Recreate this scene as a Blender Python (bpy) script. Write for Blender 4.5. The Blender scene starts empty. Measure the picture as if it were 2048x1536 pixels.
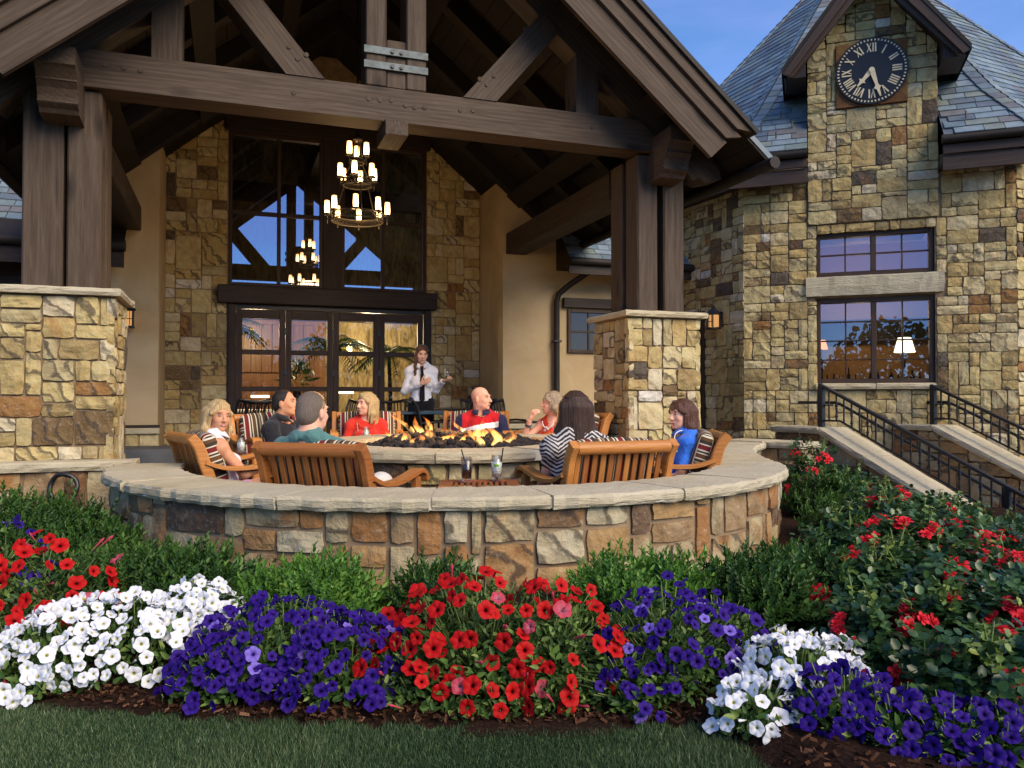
import bpy, math, random
import numpy as np
from mathutils import Vector, Matrix, noise as mnoise
R = math.radians
rng = random.Random(7)
nr = np.random.RandomState(7)
scene = bpy.context.scene
COL = scene.collection

# ------------------------------------------------------------------ camera
F_PX, EYE = 1593.0, 1.08
PITCH = math.atan(27 / F_PX)
cam_d = bpy.data.cameras.new('camera'); cam = bpy.data.objects.new('camera', cam_d); COL.objects.link(cam)
cam_d.lens = 28.0; cam_d.sensor_width = 36.0; cam_d.clip_start = 0.05; cam_d.clip_end = 1500
cam.location = (0, 0, EYE); cam.rotation_euler = (R(90) + PITCH, 0, 0)
scene.camera = cam

# ------------------------------------------------------------------ sky, sun, exposure
SUN_EL, SUN_AZ = R(36), R(136)          # azimuth clockwise from +Y: behind the camera, to the right
w = bpy.data.worlds.new('World'); scene.world = w; w.use_nodes = True
wt = w.node_tree; wt.nodes.clear()
sky = wt.nodes.new('ShaderNodeTexSky'); sky.sky_type = 'NISHITA'; sky.sun_disc = False
sky.sun_elevation = SUN_EL; sky.sun_rotation = SUN_AZ
sky.air_density = 1.0; sky.dust_density = 0.0; sky.ozone_density = 10.0
bg = wt.nodes.new('ShaderNodeBackground'); bg.inputs['Strength'].default_value = 0.066
# thin high cloud veil over the clear sky
tc = wt.nodes.new('ShaderNodeTexCoord'); mp = wt.nodes.new('ShaderNodeMapping'); mp.inputs['Scale'].default_value = (1.2, 1.2, 4.0)
cl = wt.nodes.new('ShaderNodeTexNoise'); cl.inputs['Scale'].default_value = 2.2; cl.inputs['Detail'].default_value = 6
cr = wt.nodes.new('ShaderNodeMapRange'); cr.inputs[1].default_value = .45; cr.inputs[2].default_value = .8; cr.inputs[3].default_value = 0; cr.inputs[4].default_value = .45
mx = wt.nodes.new('ShaderNodeMix'); mx.data_type = 'RGBA'
out = wt.nodes.new('ShaderNodeOutputWorld')
wt.links.new(tc.outputs['Generated'], mp.inputs[0]); wt.links.new(mp.outputs[0], cl.inputs['Vector']); wt.links.new(cl.outputs['Fac'], cr.inputs[0])
wt.links.new(cr.outputs[0], mx.inputs['Factor']); wt.links.new(sky.outputs[0], mx.inputs[6]); mx.inputs[7].default_value = (3.0, 3.1, 6.4, 1)
wt.links.new(mx.outputs[2], bg.inputs['Color']); wt.links.new(bg.outputs[0], out.inputs[0])
sl = bpy.data.lights.new('sun', 'SUN'); so = bpy.data.objects.new('sun', sl); COL.objects.link(so)
sl.energy = 1.5; sl.angle = R(44); sl.color = (1.0, .82, .58)
sd = Vector((math.sin(SUN_AZ) * math.cos(SUN_EL), math.cos(SUN_AZ) * math.cos(SUN_EL), math.sin(SUN_EL)))
so.rotation_euler = sd.to_track_quat('Z', 'Y').to_euler()
vs = scene.view_settings
vs.view_transform = 'Standard'; vs.look = 'None'; vs.gamma = 1; vs.use_curve_mapping = False; vs.exposure = 1.75
scene.render.engine = 'CYCLES'
scene.cycles.max_bounces = 6; scene.cycles.transparent_max_bounces = 16
scene.cycles.use_denoising = True

# ------------------------------------------------------------------ measuring helpers (a pixel of the photograph at a known depth, height or plane)
_c, _s = math.cos(PITCH), math.sin(PITCH)
def ray(px, py):
    x = (px - 1024) / F_PX; y = (768 - py) / F_PX
    return Vector((x, _c - y * _s, _s + y * _c))
def atY(px, py, Y):
    r = ray(px, py); return Vector((0, 0, EYE)) + r * (Y / r.y)
def atZ(px, py, z):
    r = ray(px, py); return Vector((0, 0, EYE)) + r * ((z - EYE) / r.z)
def proj(p):
    dy, dz = p[1], p[2] - EYE
    fw = dy * _c + dz * _s; up = -dy * _s + dz * _c
    if fw < .05: return (-9e3, -9e3, fw)
    return (1024 + F_PX * p[0] / fw, 768 - F_PX * up / fw, fw)

class Frame:
    """an upright plan frame: u along a wall, w into it, z up"""
    def __init__(s, O, ang):
        s.O = Vector((O[0], O[1], 0)); s.U = Vector((math.cos(ang), math.sin(ang), 0)); s.N = Vector((-s.U.y, s.U.x, 0))
    def p(s, u, w, z): return s.O + s.U * u + s.N * w + Vector((0, 0, z))
    def px(s, px, py, w):
        r = ray(px, py); t = (w + s.O.dot(s.N)) / r.dot(s.N); q = Vector((0, 0, EYE)) + r * t
        return ((q - s.O).dot(s.U), q.z)
PF = Frame((-3.07, 6.2), R(19.5))       # porch and main wall
TF = Frame((3.2, 11.0), R(-20.4))       # tower, front facet

# ------------------------------------------------------------------ mesh helpers
BASE = {}
class MB:
    def __init__(s): s.v = []; s.f = []; s.m = []; s.t = []; s.g = []; s.sm = []
    def add(s, verts, faces, m=0, t=None, g=None, smooth=False):
        n = len(s.v); s.v.extend(tuple(x) for x in verts)
        if g is None: g = [(0, 0, 0)] * len(verts)
        s.g.extend(tuple(x) for x in g)
        if t is None: t = rng.random()
        for f in faces:
            s.f.append([i + n for i in f]); s.m.append(m); s.t.append(t); s.sm.append(smooth)
    def mesh(s, name, mats, off=(0, 0, 0)):
        me = bpy.data.meshes.new(name)
        v = np.array(s.v, dtype=np.float32).reshape(-1, 3) - np.array(off, dtype=np.float32)
        me.from_pydata(v, [], s.f)
        for m in (mats if isinstance(mats, (list, tuple)) else [mats]): me.materials.append(m)
        me.polygons.foreach_set('material_index', s.m)
        me.polygons.foreach_set('use_smooth', s.sm)
        a = me.attributes.new('tint', 'FLOAT', 'FACE'); a.data.foreach_set('value', np.array(s.t, dtype=np.float32))
        a = me.attributes.new('gco', 'FLOAT_VECTOR', 'POINT'); a.data.foreach_set('vector', np.array(s.g, dtype=np.float32).ravel())
        me.update()
        return me
    def build(s, name, mats, parent=None, world=True, **kw):
        base = BASE.get(parent.name, (0, 0, 0)) if (parent is not None and world) else (0, 0, 0)
        if parent is None and kw.get('label'):      # a thing of one mesh: origin at its base
            a = np.array(s.v); base = ((a[:, 0].min() + a[:, 0].max()) / 2, (a[:, 1].min() + a[:, 1].max()) / 2, a[:, 2].min())
        o = link(name, s.mesh(name, mats, base), parent)
        if parent is None: o.location = base
        return tag(o, **kw)
def link(name, me, parent=None):
    o = bpy.data.objects.new(name, me); COL.objects.link(o)
    if parent is not None:
        o.parent = parent; BASE[o.name] = BASE.get(parent.name, (0, 0, 0))
    return o
def tag(o, label=None, cat=None, group=None, kind=None):
    if label: o['label'] = label
    if cat: o['category'] = cat
    if group: o['group'] = group
    if kind: o['kind'] = kind
    return o
def thing(name, label, cat, loc=(0, 0, 0), rz=0, group=None):
    o = bpy.data.objects.new(name, None); COL.objects.link(o); o.empty_display_size = .1
    o.location = loc; o.rotation_euler = (0, 0, rz); BASE[o.name] = tuple(loc)
    return tag(o, label, cat, group)
def copy_tree(o, parent=None):
    c = o.copy(); COL.objects.link(c)
    if parent is not None: c.parent = parent
    for ch in list(o.children): copy_tree(ch, c)
    return c

def beam(mb, p0, p1, w, h, up=(0, 0, 1), ch=.012, m=0, t=None):
    """chamfered bar from p0 to p1; w sideways, h along up"""
    p0, p1 = Vector(p0), Vector(p1); d = (p1 - p0); L = d.length; d = d / L
    up = Vector(up); sx = d.cross(up)
    if sx.length < 1e-4: sx = d.cross(Vector((0, 1, 0)))
    sx.normalize(); uy = sx.cross(d).normalized()
    a, b = w / 2, h / 2; c = min(ch, a * .45, b * .45)
    sec = [(-a + c, -b), (a - c, -b), (a, -b + c), (a, b - c), (a - c, b), (-a + c, b), (-a, b - c), (-a, -b + c)]
    e = min(c, L * .2); V = []; G = []; r0 = rng.random() * 50
    for (l, k) in ((0, 1), (e, 0), (L - e, 0), (L, 1)):
        for (x, y) in sec:
            if k: x *= (a - c) / a; y *= (b - c) / b
            V.append(p0 + d * l + sx * x + uy * y); G.append((l + r0, x + r0 * .37, y))
    F = [[7, 6, 5, 4, 3, 2, 1, 0], [24 + i for i in range(8)]]
    for k in range(3):
        for i in range(8): F.append([k * 8 + i, k * 8 + (i + 1) % 8, k * 8 + 8 + (i + 1) % 8, k * 8 + 8 + i])
    mb.add(V, F, m, t, G)
def box(mb, c, s, m=0, t=None, rz=0, ch=.004):
    c = Vector(c); d = Vector((math.cos(rz), math.sin(rz), 0))
    beam(mb, c - d * s[0] / 2, c + d * s[0] / 2, s[1], s[2], (0, 0, 1), ch, m, t)
def fbox(mb, fr, u0, u1, w0, w1, z0, z1, m=0, t=None, ch=.004):
    """box in a plan frame, grain along its longest side"""
    du, dw, dz = u1 - u0, w1 - w0, z1 - z0; uc, wc, zc = (u0 + u1) / 2, (w0 + w1) / 2, (z0 + z1) / 2
    if dz >= du and dz >= dw: beam(mb, fr.p(uc, wc, z0), fr.p(uc, wc, z1), dw, du, fr.U, ch, m, t)
    elif du >= dw: beam(mb, fr.p(u0, wc, zc), fr.p(u1, wc, zc), dw, dz, (0, 0, 1), ch, m, t)
    else: beam(mb, fr.p(uc, w0, zc), fr.p(uc, w1, zc), du, dz, (0, 0, 1), ch, m, t)
def prism(mb, poly, ext, along, m=0, t=None):
    """polygon (3-D points) pushed along ext; grain runs along the vector `along`"""
    poly = [Vector(p) for p in poly]; ext = Vector(ext); al = Vector(along).normalized()
    nrm = ext.normalized(); ac = nrm.cross(al).normalized(); n = len(poly); r0 = rng.random() * 50
    ar = Vector((0, 0, 0))
    for i in range(n): ar += poly[i].cross(poly[(i + 1) % n])
    if ar.dot(ext) > 0: poly = poly[::-1]
    V = poly + [p + ext for p in poly]
    G = [(v.dot(al) + r0, v.dot(ac) + r0 * .37, v.dot(nrm)) for v in V]
    F = [list(range(n)), [n + i for i in range(n)][::-1]]
    for i in range(n): j = (i + 1) % n; F.append([j, i, n + i, n + j])
    V2 = []; G2 = []; F2 = []
    for f in F:
        k = len(V2); V2 += [V[i] for i in f]; G2 += [G[i] for i in f]; F2.append(list(range(k, k + len(f))))
    mb.add(V2, F2, m, t, G2)
def fprism(mb, fr, pts, w0, w1, along=(1, 0), m=0, t=None):
    prism(mb, [fr.p(u, w0, z) for (u, z) in pts], fr.N * (w1 - w0), fr.U * along[0] + Vector((0, 0, along[1])), m, t)
def tube(mb, pts, rad, n=8, m=0, t=None, cap=True, g0=0.):
    pts = [Vector(p) for p in pts]; k = len(pts)
    rad = [rad] * k if not isinstance(rad, (list, tuple)) else rad
    V = []; G = []; prev = None; L = 0
    for i in range(k):
        d = (pts[min(i + 1, k - 1)] - pts[max(i - 1, 0)]).normalized()
        if prev is None:
            x = d.cross(Vector((0, 0, 1)))
            if x.length < 1e-3: x = d.cross(Vector((0, 1, 0)))
        else: x = prev - d * prev.dot(d)
        x.normalize(); prev = x; y = d.cross(x)
        if i: L += (pts[i] - pts[i - 1]).length
        for j in range(n):
            a = 2 * math.pi * j / n; V.append(pts[i] + (x * math.cos(a) + y * math.sin(a)) * rad[i]); G.append((L + g0, math.cos(a) * rad[i], math.sin(a) * rad[i]))
    F = []
    for i in range(k - 1):
        for j in range(n): F.append([i * n + j, i * n + (j + 1) % n, (i + 1) * n + (j + 1) % n, (i + 1) * n + j])
    if t is None: t = rng.random()
    mb.add(V, F, m, t, G, True)
    if cap: mb.add(V[:n], [list(range(n))[::-1]], m, t, G[:n]); mb.add(V[-n:], [list(range(n))], m, t, G[-n:])
def lathe(mb, prof, c, n=16, m=0, t=None, smooth=True, sx=1, sy=1):
    V = []; F = []; G = []
    for (r, z) in prof:
        for j in range(n):
            a = 2 * math.pi * j / n; V.append((c[0] + r * math.cos(a) * sx, c[1] + r * math.sin(a) * sy, c[2] + z)); G.append((z, a, r))
    for i in range(len(prof) - 1):
        for j in range(n): F.append([i * n + j, i * n + (j + 1) % n, (i + 1) * n + (j + 1) % n, (i + 1) * n + j])
    mb.add(V, F, m, t, G, smooth)
def disc(mb, c, nrm, r, n=12, m=0, th=.0, t=None):
    nrm = Vector(nrm).normalized(); x = nrm.orthogonal().normalized(); y = nrm.cross(x); c = Vector(c)
    if th: tube(mb, [c, c + nrm * th], r, n, m, t)
    else: mb.add([c + (x * math.cos(2 * math.pi * j / n) + y * math.sin(2 * math.pi * j / n)) * r for j in range(n)], [list(range(n))], m, t)

# ------------------------------------------------------------------ materials
class NT:
    def __init__(s, name, base=(.5, .5, .5), rough=.7, spec=.4, metal=0.):
        s.m = bpy.data.materials.new(name); s.m.use_nodes = True; s.n = s.m.node_tree; s.b = s.n.nodes['Principled BSDF']; s.out = s.n.nodes['Material Output']
        s.b.inputs['Base Color'].default_value = (*base, 1); s.b.inputs['Roughness'].default_value = rough
        s.b.inputs['Specular IOR Level'].default_value = spec; s.b.inputs['Metallic'].default_value = metal
    def new(s, t, **kw):
        x = s.n.nodes.new('ShaderNode' + t)
        for k, v in kw.items(): setattr(x, k, v)
        return x
    def L(s, a, b): s.n.links.new(a, b)
    def attr(s, name): x = s.new('Attribute'); x.attribute_name = name; return x
    def pos(s): return s.new('NewGeometry').outputs['Position']
    def gco(s): return s.attr('gco').outputs['Vector']
    def tint(s): return s.attr('tint').outputs['Fac']
    def vec(s, v, scale=(1, 1, 1), add=None):
        x = s.new('VectorMath', operation='MULTIPLY'); s.L(v, x.inputs[0]); x.inputs[1].default_value = scale; o = x.outputs[0]
        if add is not None:
            y = s.new('VectorMath', operation='ADD'); s.L(o, y.inputs[0])
            z = s.new('VectorMath', operation='SCALE'); z.inputs[0].default_value = (37.1, 91.7, 53.3); s.L(add, z.inputs['Scale']); s.L(z.outputs[0], y.inputs[1]); o = y.outputs[0]
        return o
    def noise(s, v, sc=5, det=4, rough=.55, dist=0.):
        x = s.new('TexNoise'); s.L(v, x.inputs['Vector']); x.inputs['Scale'].default_value = sc; x.inputs['Detail'].default_value = det
        x.inputs['Roughness'].default_value = rough; x.inputs['Distortion'].default_value = dist; return x.outputs['Fac']
    def voro(s, v, sc=5, feat='F1'):
        x = s.new('TexVoronoi', feature=feat); s.L(v, x.inputs['Vector']); x.inputs['Scale'].default_value = sc; return x.outputs['Distance']
    def ramp(s, f, stops, mode='LINEAR'):
        x = s.new('ValToRGB'); x.color_ramp.interpolation = mode; e = x.color_ramp.elements
        while len(e) < len(stops): e.new(.5)
        for i, (p, c) in enumerate(stops): e[i].position = p; e[i].color = (*c, 1) if len(c) == 3 else c
        s.L(f, x.inputs[0]); return x.outputs[0]
    def rng(s, f, a, b, c=0., d=1.):
        x = s.new('MapRange'); s.L(f, x.inputs[0])
        for i, v in enumerate((a, b, c, d)): x.inputs[i + 1].default_value = v
        return x.outputs[0]
    def math(s, op, a, b=None):
        x = s.new('Math', operation=op)
        for i, v in enumerate((a, b)):
            if v is None: continue
            if isinstance(v, (int, float)): x.inputs[i].default_value = v
            else: s.L(v, x.inputs[i])
        return x.outputs[0]
    def mix(s, f, a, b, blend='MIX'):
        x = s.new('Mix'); x.data_type = 'RGBA'; x.blend_type = blend
        for i, v in ((0, f), (6, a), (7, b)):
            if isinstance(v, (int, float)): x.inputs[i].default_value = v
            elif isinstance(v, tuple): x.inputs[i].default_value = (*v, 1)
            else: s.L(v, x.inputs[i])
        return x.outputs[2]
    def bump(s, h, strength=.5, dist=.01):
        x = s.new('Bump'); x.inputs['Strength'].default_value = strength; x.inputs['Distance'].default_value = dist; s.L(h, x.inputs['Height']); s.L(x.outputs[0], s.b.inputs['Normal'])
    def col(s, c): s.L(c, s.b.inputs['Base Color']); return s
    def rough(s, c): s.L(c, s.b.inputs['Roughness']); return s

def m_stone(name, stops, rust=.6, scale=1., dark=1.):
    k = NT(name, rough=.85, spec=.25); t = k.tint(); P = k.vec(k.pos(), (1, 1, 1), t)
    base = k.ramp(t, stops, 'CONSTANT')
    n1 = k.noise(P, 7 * scale, 6, .62, .6); n2 = k.noise(P, 3.2 * scale, 4, .6, 1.2); n3 = k.noise(P, 38 * scale, 4, .7)
    c = k.mix(k.rng(n1, .3, .62), k.mix(1., base, (.70 * dark, .62 * dark, .54 * dark), 'MULTIPLY'), base)
    t2 = k.math('FRACT', k.math('MULTIPLY', t, 17.31))
    rs = k.math('MULTIPLY', k.rng(n2, .5, .64), k.rng(t2, .35, .9, 0, rust))
    c = k.mix(rs, c, k.ramp(n1, [(.3, (.09, .035, .013)), (.55, (.28, .12, .035)), (.8, (.40, .24, .09))]))
    # veins and flaked faces
    wv = k.new('TexWave', wave_type='BANDS', bands_direction='DIAGONAL'); k.L(P, wv.inputs['Vector']); wv.inputs['Scale'].default_value = 3.0 * scale
    wv.inputs['Distortion'].default_value = 9; wv.inputs['Detail'].default_value = 4; wv.inputs['Detail Scale'].default_value = 1.6
    t3 = k.math('FRACT', k.math('MULTIPLY', t, 41.7))
    vn = k.math('MULTIPLY', k.rng(wv.outputs['Fac'], .74, .95), k.rng(t3, .55, .75, 0, .75))
    c = k.mix(vn, c, (.05, .04, .032))
    c = k.mix(k.math('MULTIPLY', k.rng(n3, .55, .8), .35), c, (.62, .58, .48))
    k.col(c)
    h = k.math('ADD', k.math('MULTIPLY', n1, 1.), k.math('MULTIPLY', n3, .28)); h = k.math('ADD', h, k.math('MULTIPLY', wv.outputs['Fac'], .22))
    k.bump(h, .9, .03)
    return k.m
SAND = [(0, (.52, .43, .20)), (.14, (.44, .35, .155)), (.27, (.57, .49, .28)), (.40, (.33, .255, .115)), (.46, (.47, .355, .15)), (.56, (.53, .45, .23)), (.68, (.41, .35, .19)),
        (.76, (.17, .115, .055)), (.82, (.56, .50, .34)), (.90, (.30, .165, .06)), (.935, (.43, .36, .18)), (.972, (.10, .08, .06)), (.988, (.60, .57, .50))]
M = {}
M['stone'] = m_stone('stone', SAND, .45)
M['ringstone'] = m_stone('ring_stone', [(0, (.40, .34, .205)), (.18, (.30, .21, .115)), (.3, (.33, .17, .065)), (.42, (.38, .325, .20)), (.58, (.21, .13, .07)), (.68, (.38, .25, .115)), (.80, (.45, .40, .27)), (.94, (.14, .09, .055))], rust=.85, scale=.8)
k = NT('mortar', rough=.95, spec=.1); n1 = k.noise(k.pos(), 9, 5); k.col(k.ramp(n1, [(.3, (.19, .135, .085)), (.7, (.30, .22, .14))])); k.bump(k.noise(k.pos(), 90, 3), .5, .004); M['mortar'] = k.m
k = NT('capstone', rough=.9, spec=.2); P = k.vec(k.pos(), (1, 1, 1), k.tint()); n1 = k.noise(P, 2.5, 5, .6, .5); n2 = k.noise(k.vec(P, (1, 1, 5)), 9, 6, .65, .4); n3 = k.noise(P, 60, 3)
c = k.mix(k.rng(n1, .3, .7), (.41, .345, .205), (.52, .455, .31)); c = k.mix(k.math('MULTIPLY', k.rng(n2, .52, .75), .5), c, (.30, .24, .145)); c = k.mix(k.math('MULTIPLY', k.tint(), .35), c, (.44, .42, .35))
k.col(c); k.bump(k.math('ADD', n2, k.math('MULTIPLY', n3, .3)), .9, .016); M['cap'] = k.m
k = NT('pale_joint', (.55, .52, .44), .95, .1); k.bump(k.noise(k.pos(), 80, 3), .4, .003); M['joint'] = k.m

def m_wood(name, c0, c1, c2, rough=.6, knots=True, bs=.4, gsc=1., spec=.3, ringw=.07):
    k = NT(name, rough=rough, spec=spec); g = k.vec(k.gco(), (1, 1, 1), k.tint())
    gr = k.noise(k.vec(g, (.9 * gsc, 16 * gsc, 16 * gsc)), 3.0, 6, .6, .8); wide = k.noise(k.vec(g, (.5, 3, 3)), 1.5, 4, .6, 1.)
    ring = k.new('TexWave', wave_type='RINGS', rings_direction='X'); k.L(k.vec(g, (.35 * gsc, 1.6 * gsc, 1.6 * gsc)), ring.inputs['Vector'])
    ring.inputs['Scale'].default_value = 6; ring.inputs['Distortion'].default_value = 5; ring.inputs['Detail'].default_value = 3; ring.inputs['Detail Scale'].default_value = .9
    f = k.math('ADD', k.math('MULTIPLY', gr, .6), k.math('MULTIPLY', ring.outputs['Fac'], ringw)); f = k.math('ADD', f, k.math('MULTIPLY', wide, .3))
    c = k.ramp(f, [(.26, c0), (.46, c1), (.68, c2)])
    c = k.mix(k.rng(k.tint(), 0, 1, 0, .45), c, k.mix(1., c, (.62, .58, .55), 'MULTIPLY'))
    if knots:
        v = k.voro(k.vec(g, (1.1, 3.2, 3.2)), 1.25); c = k.mix(k.rng(v, .06, .21, .9, 0), c, tuple(x * .35 for x in c0))
        ck = k.noise(k.vec(g, (.35, 30, 30)), 2., 2); c = k.mix(k.rng(ck, .69, .73, 0, .8), c, (.01, .008, .007))
    k.col(c); k.bump(f, bs, .006); k.rough(k.rng(f, .2, .9, rough + .12, rough - .1)); return k.m
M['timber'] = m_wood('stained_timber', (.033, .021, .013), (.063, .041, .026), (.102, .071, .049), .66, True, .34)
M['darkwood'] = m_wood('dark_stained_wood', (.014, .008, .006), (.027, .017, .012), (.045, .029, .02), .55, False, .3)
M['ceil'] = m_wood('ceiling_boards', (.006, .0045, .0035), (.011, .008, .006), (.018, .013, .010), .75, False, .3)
M['frame'] = m_wood('window_frame_wood', (.026, .015, .010), (.048, .029, .02), (.075, .047, .033), .5, False, .2)
M['teak'] = m_wood('oiled_teak', (.30, .10, .018), (.47, .185, .042), (.60, .28, .08), .42, False, .12, 2.2, .4)
M['teakdark'] = m_wood('weathered_teak', (.20, .062, .013), (.33, .115, .026), (.42, .17, .045), .5, False, .12, 2.2, .35)
M['teakred'] = m_wood('red_brown_teak', (.15, .04, .012), (.27, .075, .02), (.36, .13, .04), .38, False, .2, 2.2, .5)
k = NT('stucco', rough=.93, spec=.15); P = k.pos(); n1 = k.noise(P, 1.1, 5, .6, .6); n2 = k.noise(P, 70, 3, .6)
k.col(k.mix(k.rng(n1, .3, .7), (.36, .26, .135), (.50, .38, .225))); k.bump(n2, .3, .004); M['stucco'] = k.m
k = NT('slate', rough=.5, spec=.5); t = k.tint(); P = k.vec(k.pos(), (1, 1, 1), t); n1 = k.noise(P, 9, 5, .6, .4)
c = k.ramp(t, [(0, (.145, .20, .235)), (.2, (.20, .265, .305)), (.4, (.165, .215, .22)), (.55, (.12, .15, .18)), (.68, (.23, .295, .325)), (.8, (.19, .225, .20)), (.9, (.16, .16, .165))], 'CONSTANT')
c = k.mix(k.rng(n1, .3, .75), k.mix(1., c, (.68, .68, .70), 'MULTIPLY'), c); k.col(c); k.bump(n1, .5, .008); k.rough(k.rng(n1, .3, .7, .36, .62)); M['slate'] = k.m
def m_plain(name, c, rough=.6, spec=.4, metal=0., var=.25, sc=8, bs=.0, bsc=60):
    k = NT(name, rough=rough, spec=spec, metal=metal); n = k.noise(k.pos(), sc, 4, .6)
    k.col(k.mix(k.rng(n, .3, .7), tuple(x * (1 - var) for x in c), tuple(min(1, x * (1 + var)) for x in c)))
    if bs: k.bump(k.noise(k.pos(), bsc, 3), bs, .004)
    M[name] = k.m; return k.m
m_plain('iron', (.012, .012, .014), .42, .5, .0, .3, 30, .25, 120)
m_plain('bronze', (.028, .021, .016), .4, .5, .3)
m_plain('gutter', (.020, .016, .014), .6, .25)
m_plain('steel_strap', (.085, .105, .11), .55, .5, .4, .35, 14, .2)
m_plain('bluegreen_table', (.02, .05, .085), .25, .6, .0, .2)
m_plain('blackpaint', (.004, .005, .009), .45, .4)
m_plain('cream_paint', (.70, .58, .36), .5, .4, .0, .1)
k = NT('rusted_plate', rough=.75, spec=.3); n1 = k.noise(k.pos(), 3.2, 6, .65, 1.); k.col(k.ramp(n1, [(.3, (.055, .025, .012)), (.5, (.15, .065, .02)), (.62, (.24, .12, .035)), (.78, (.30, .26, .19))])); k.bump(n1, .3, .004); M['rust'] = k.m
m_plain('slatefloor', (.075, .08, .09), .6, .4, .0, .3, 3, .2, 30)
k = NT('mulch', rough=.95, spec=.1); n = k.noise(k.vec(k.pos(), (1, 1, 3)), 45, 5, .7, 1.); k.col(k.ramp(n, [(.3, (.008, .005, .004)), (.55, (.035, .017, .010)), (.75, (.085, .040, .022))])); k.bump(n, 1., .03); M['mulch'] = k.m
m_plain('bark_chip', (.045, .021, .012), .9, .15, .0, .5, 40)
k = NT('lawn', rough=.9, spec=.2); n = k.noise(k.pos(), 60, 4, .7); n2 = k.noise(k.pos(), 1.6, 3); c = k.ramp(n, [(.3, (.014, .026, .010)), (.7, (.045, .075, .030))]); k.col(k.mix(k.rng(n2, .3, .7, 0, .4), c, (.02, .04, .016))); k.bump(n, .8, .02); M['lawn'] = k.m
def m_leaf(name, stops, rough=.45, trans=.25, spec=.4):
    k = NT(name, rough=rough, spec=spec); t = k.tint(); c = k.ramp(t, stops); n = k.noise(k.pos(), 25, 2); c = k.mix(k.rng(n, .3, .7, 0, .4), c, k.mix(1., c, (.6, .65, .6), 'MULTIPLY'))
    k.col(c)
    tr = k.new('BsdfTranslucent'); k.L(c, tr.inputs[0]); ms = k.new('MixShader'); ms.inputs[0].default_value = trans; k.L(k.b.outputs[0], ms.inputs[1]); k.L(tr.outputs[0], ms.inputs[2]); k.L(ms.outputs[0], k.out.inputs[0])
    M[name] = k.m; return k.m
m_leaf('grass_blade', [(0, (.022, .050, .018)), (.4, (.052, .105, .040)), (.75, (.11, .175, .072)), (1, (.27, .30, .16))], .55, .2, .3)
m_leaf('shrub_leaf', [(0, (.016, .048, .010)), (.5, (.048, .120, .022)), (.85, (.105, .21, .04)), (1, (.18, .29, .055))])
m_leaf('bright_leaf', [(0, (.04, .12, .018)), (.5, (.10, .24, .034)), (.85, (.17, .34, .05)), (1, (.26, .40, .07))])
m_leaf('rose_leaf', [(0, (.022, .060, .020)), (.5, (.058, .125, .036)), (.8, (.11, .20, .05)), (.9, (.14, .22, .05)), (1, (.25, .31, .06))], .32, .2, .5)
m_leaf('petunia_leaf', [(0, (.03, .075, .016)), (.5, (.075, .155, .03)), (.85, (.15, .25, .05)), (1, (.26, .33, .09))], .5, .25, .3)
m_leaf('palm_leaf', [(0, (.02, .06, .02)), (1, (.07, .14, .035))])
def m_petal(name, rim, mid, throat, vein, trans=.25):
    k = NT(name, rough=.6, spec=.15); g = k.new('SeparateXYZ'); k.L(k.gco(), g.inputs[0])
    c = k.ramp(g.outputs[0], [(0, throat), (.16, throat), (.26, mid), (.7, rim), (1, rim)])
    oi = k.new('ObjectInfo'); c = k.mix(k.rng(oi.outputs['Random'], 0, 1, 0, .55), c, k.mix(1., c, vein, 'MULTIPLY'))
    an = k.math('SINE', k.math('MULTIPLY', g.outputs[1], 5)); c = k.mix(k.rng(an, .55, 1, 0, .35), c, k.mix(1., c, vein, 'MULTIPLY')); k.col(c)
    tr = k.new('BsdfTranslucent'); k.L(c, tr.inputs[0]); ms = k.new('MixShader'); ms.inputs[0].default_value = trans; k.L(k.b.outputs[0], ms.inputs[1]); k.L(tr.outputs[0], ms.inputs[2]); k.L(ms.outputs[0], k.out.inputs[0])
    M[name] = k.m
m_petal('petal_red', (.55, .010, .010), (.44, .005, .006), (.06, .004, .004), (.62, .4, .5))
m_petal('petal_white', (.80, .82, .86), (.82, .83, .84), (.50, .48, .10), (.93, .94, .97))
m_petal('petal_purple', (.036, .009, .225), (.025, .005, .16), (.010, .002, .04), (.5, .42, .6))
m_petal('petal_lilac', (.24, .17, .62), (.17, .10, .5), (.05, .02, .2), (.8, .75, .9))
m_petal('petal_pink', (.55, .07, .11), (.52, .14, .19), (.45, .2, .25), (.8, .7, .75))
m_petal('petal_rose', (.78, .035, .055), (.66, .018, .03), (.40, .008, .015), (.8, .55, .65))
m_leaf('stem', [(0, (.12, .20, .05)), (1, (.22, .29, .09))], .5, .1)
def m_glass(name, refl=.25, tint=(1, 1, 1), rc=(1, 1, 1), rough=.0, top=1.):
    k = NT(name); k.n.nodes.remove(k.b); tr = k.new('BsdfTransparent'); tr.inputs[0].default_value = (*tint, 1); gl = k.new('BsdfGlossy'); gl.inputs['Roughness'].default_value = rough; gl.inputs['Color'].default_value = (*rc, 1)
    fr = k.new('LayerWeight'); fr.inputs[0].default_value = .25; f = k.rng(fr.outputs['Fresnel'], 0, 1, refl, top)
    ms = k.new('MixShader'); k.L(f, ms.inputs[0]); k.L(tr.outputs[0], ms.inputs[1]); k.L(gl.outputs[0], ms.inputs[2]); k.L(ms.outputs[0], k.out.inputs[0]); M[name] = k.m
m_glass('pane_coated', .45, (.62, .62, .62), (.50, .53, .70))
m_glass('pane_clear', .08, (.92, .94, .92), (.6, .65, .85), .0, .6)
m_glass('tumbler_glass', .05, (.95, .97, .97), (1, 1, 1), .02, .45)
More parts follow.
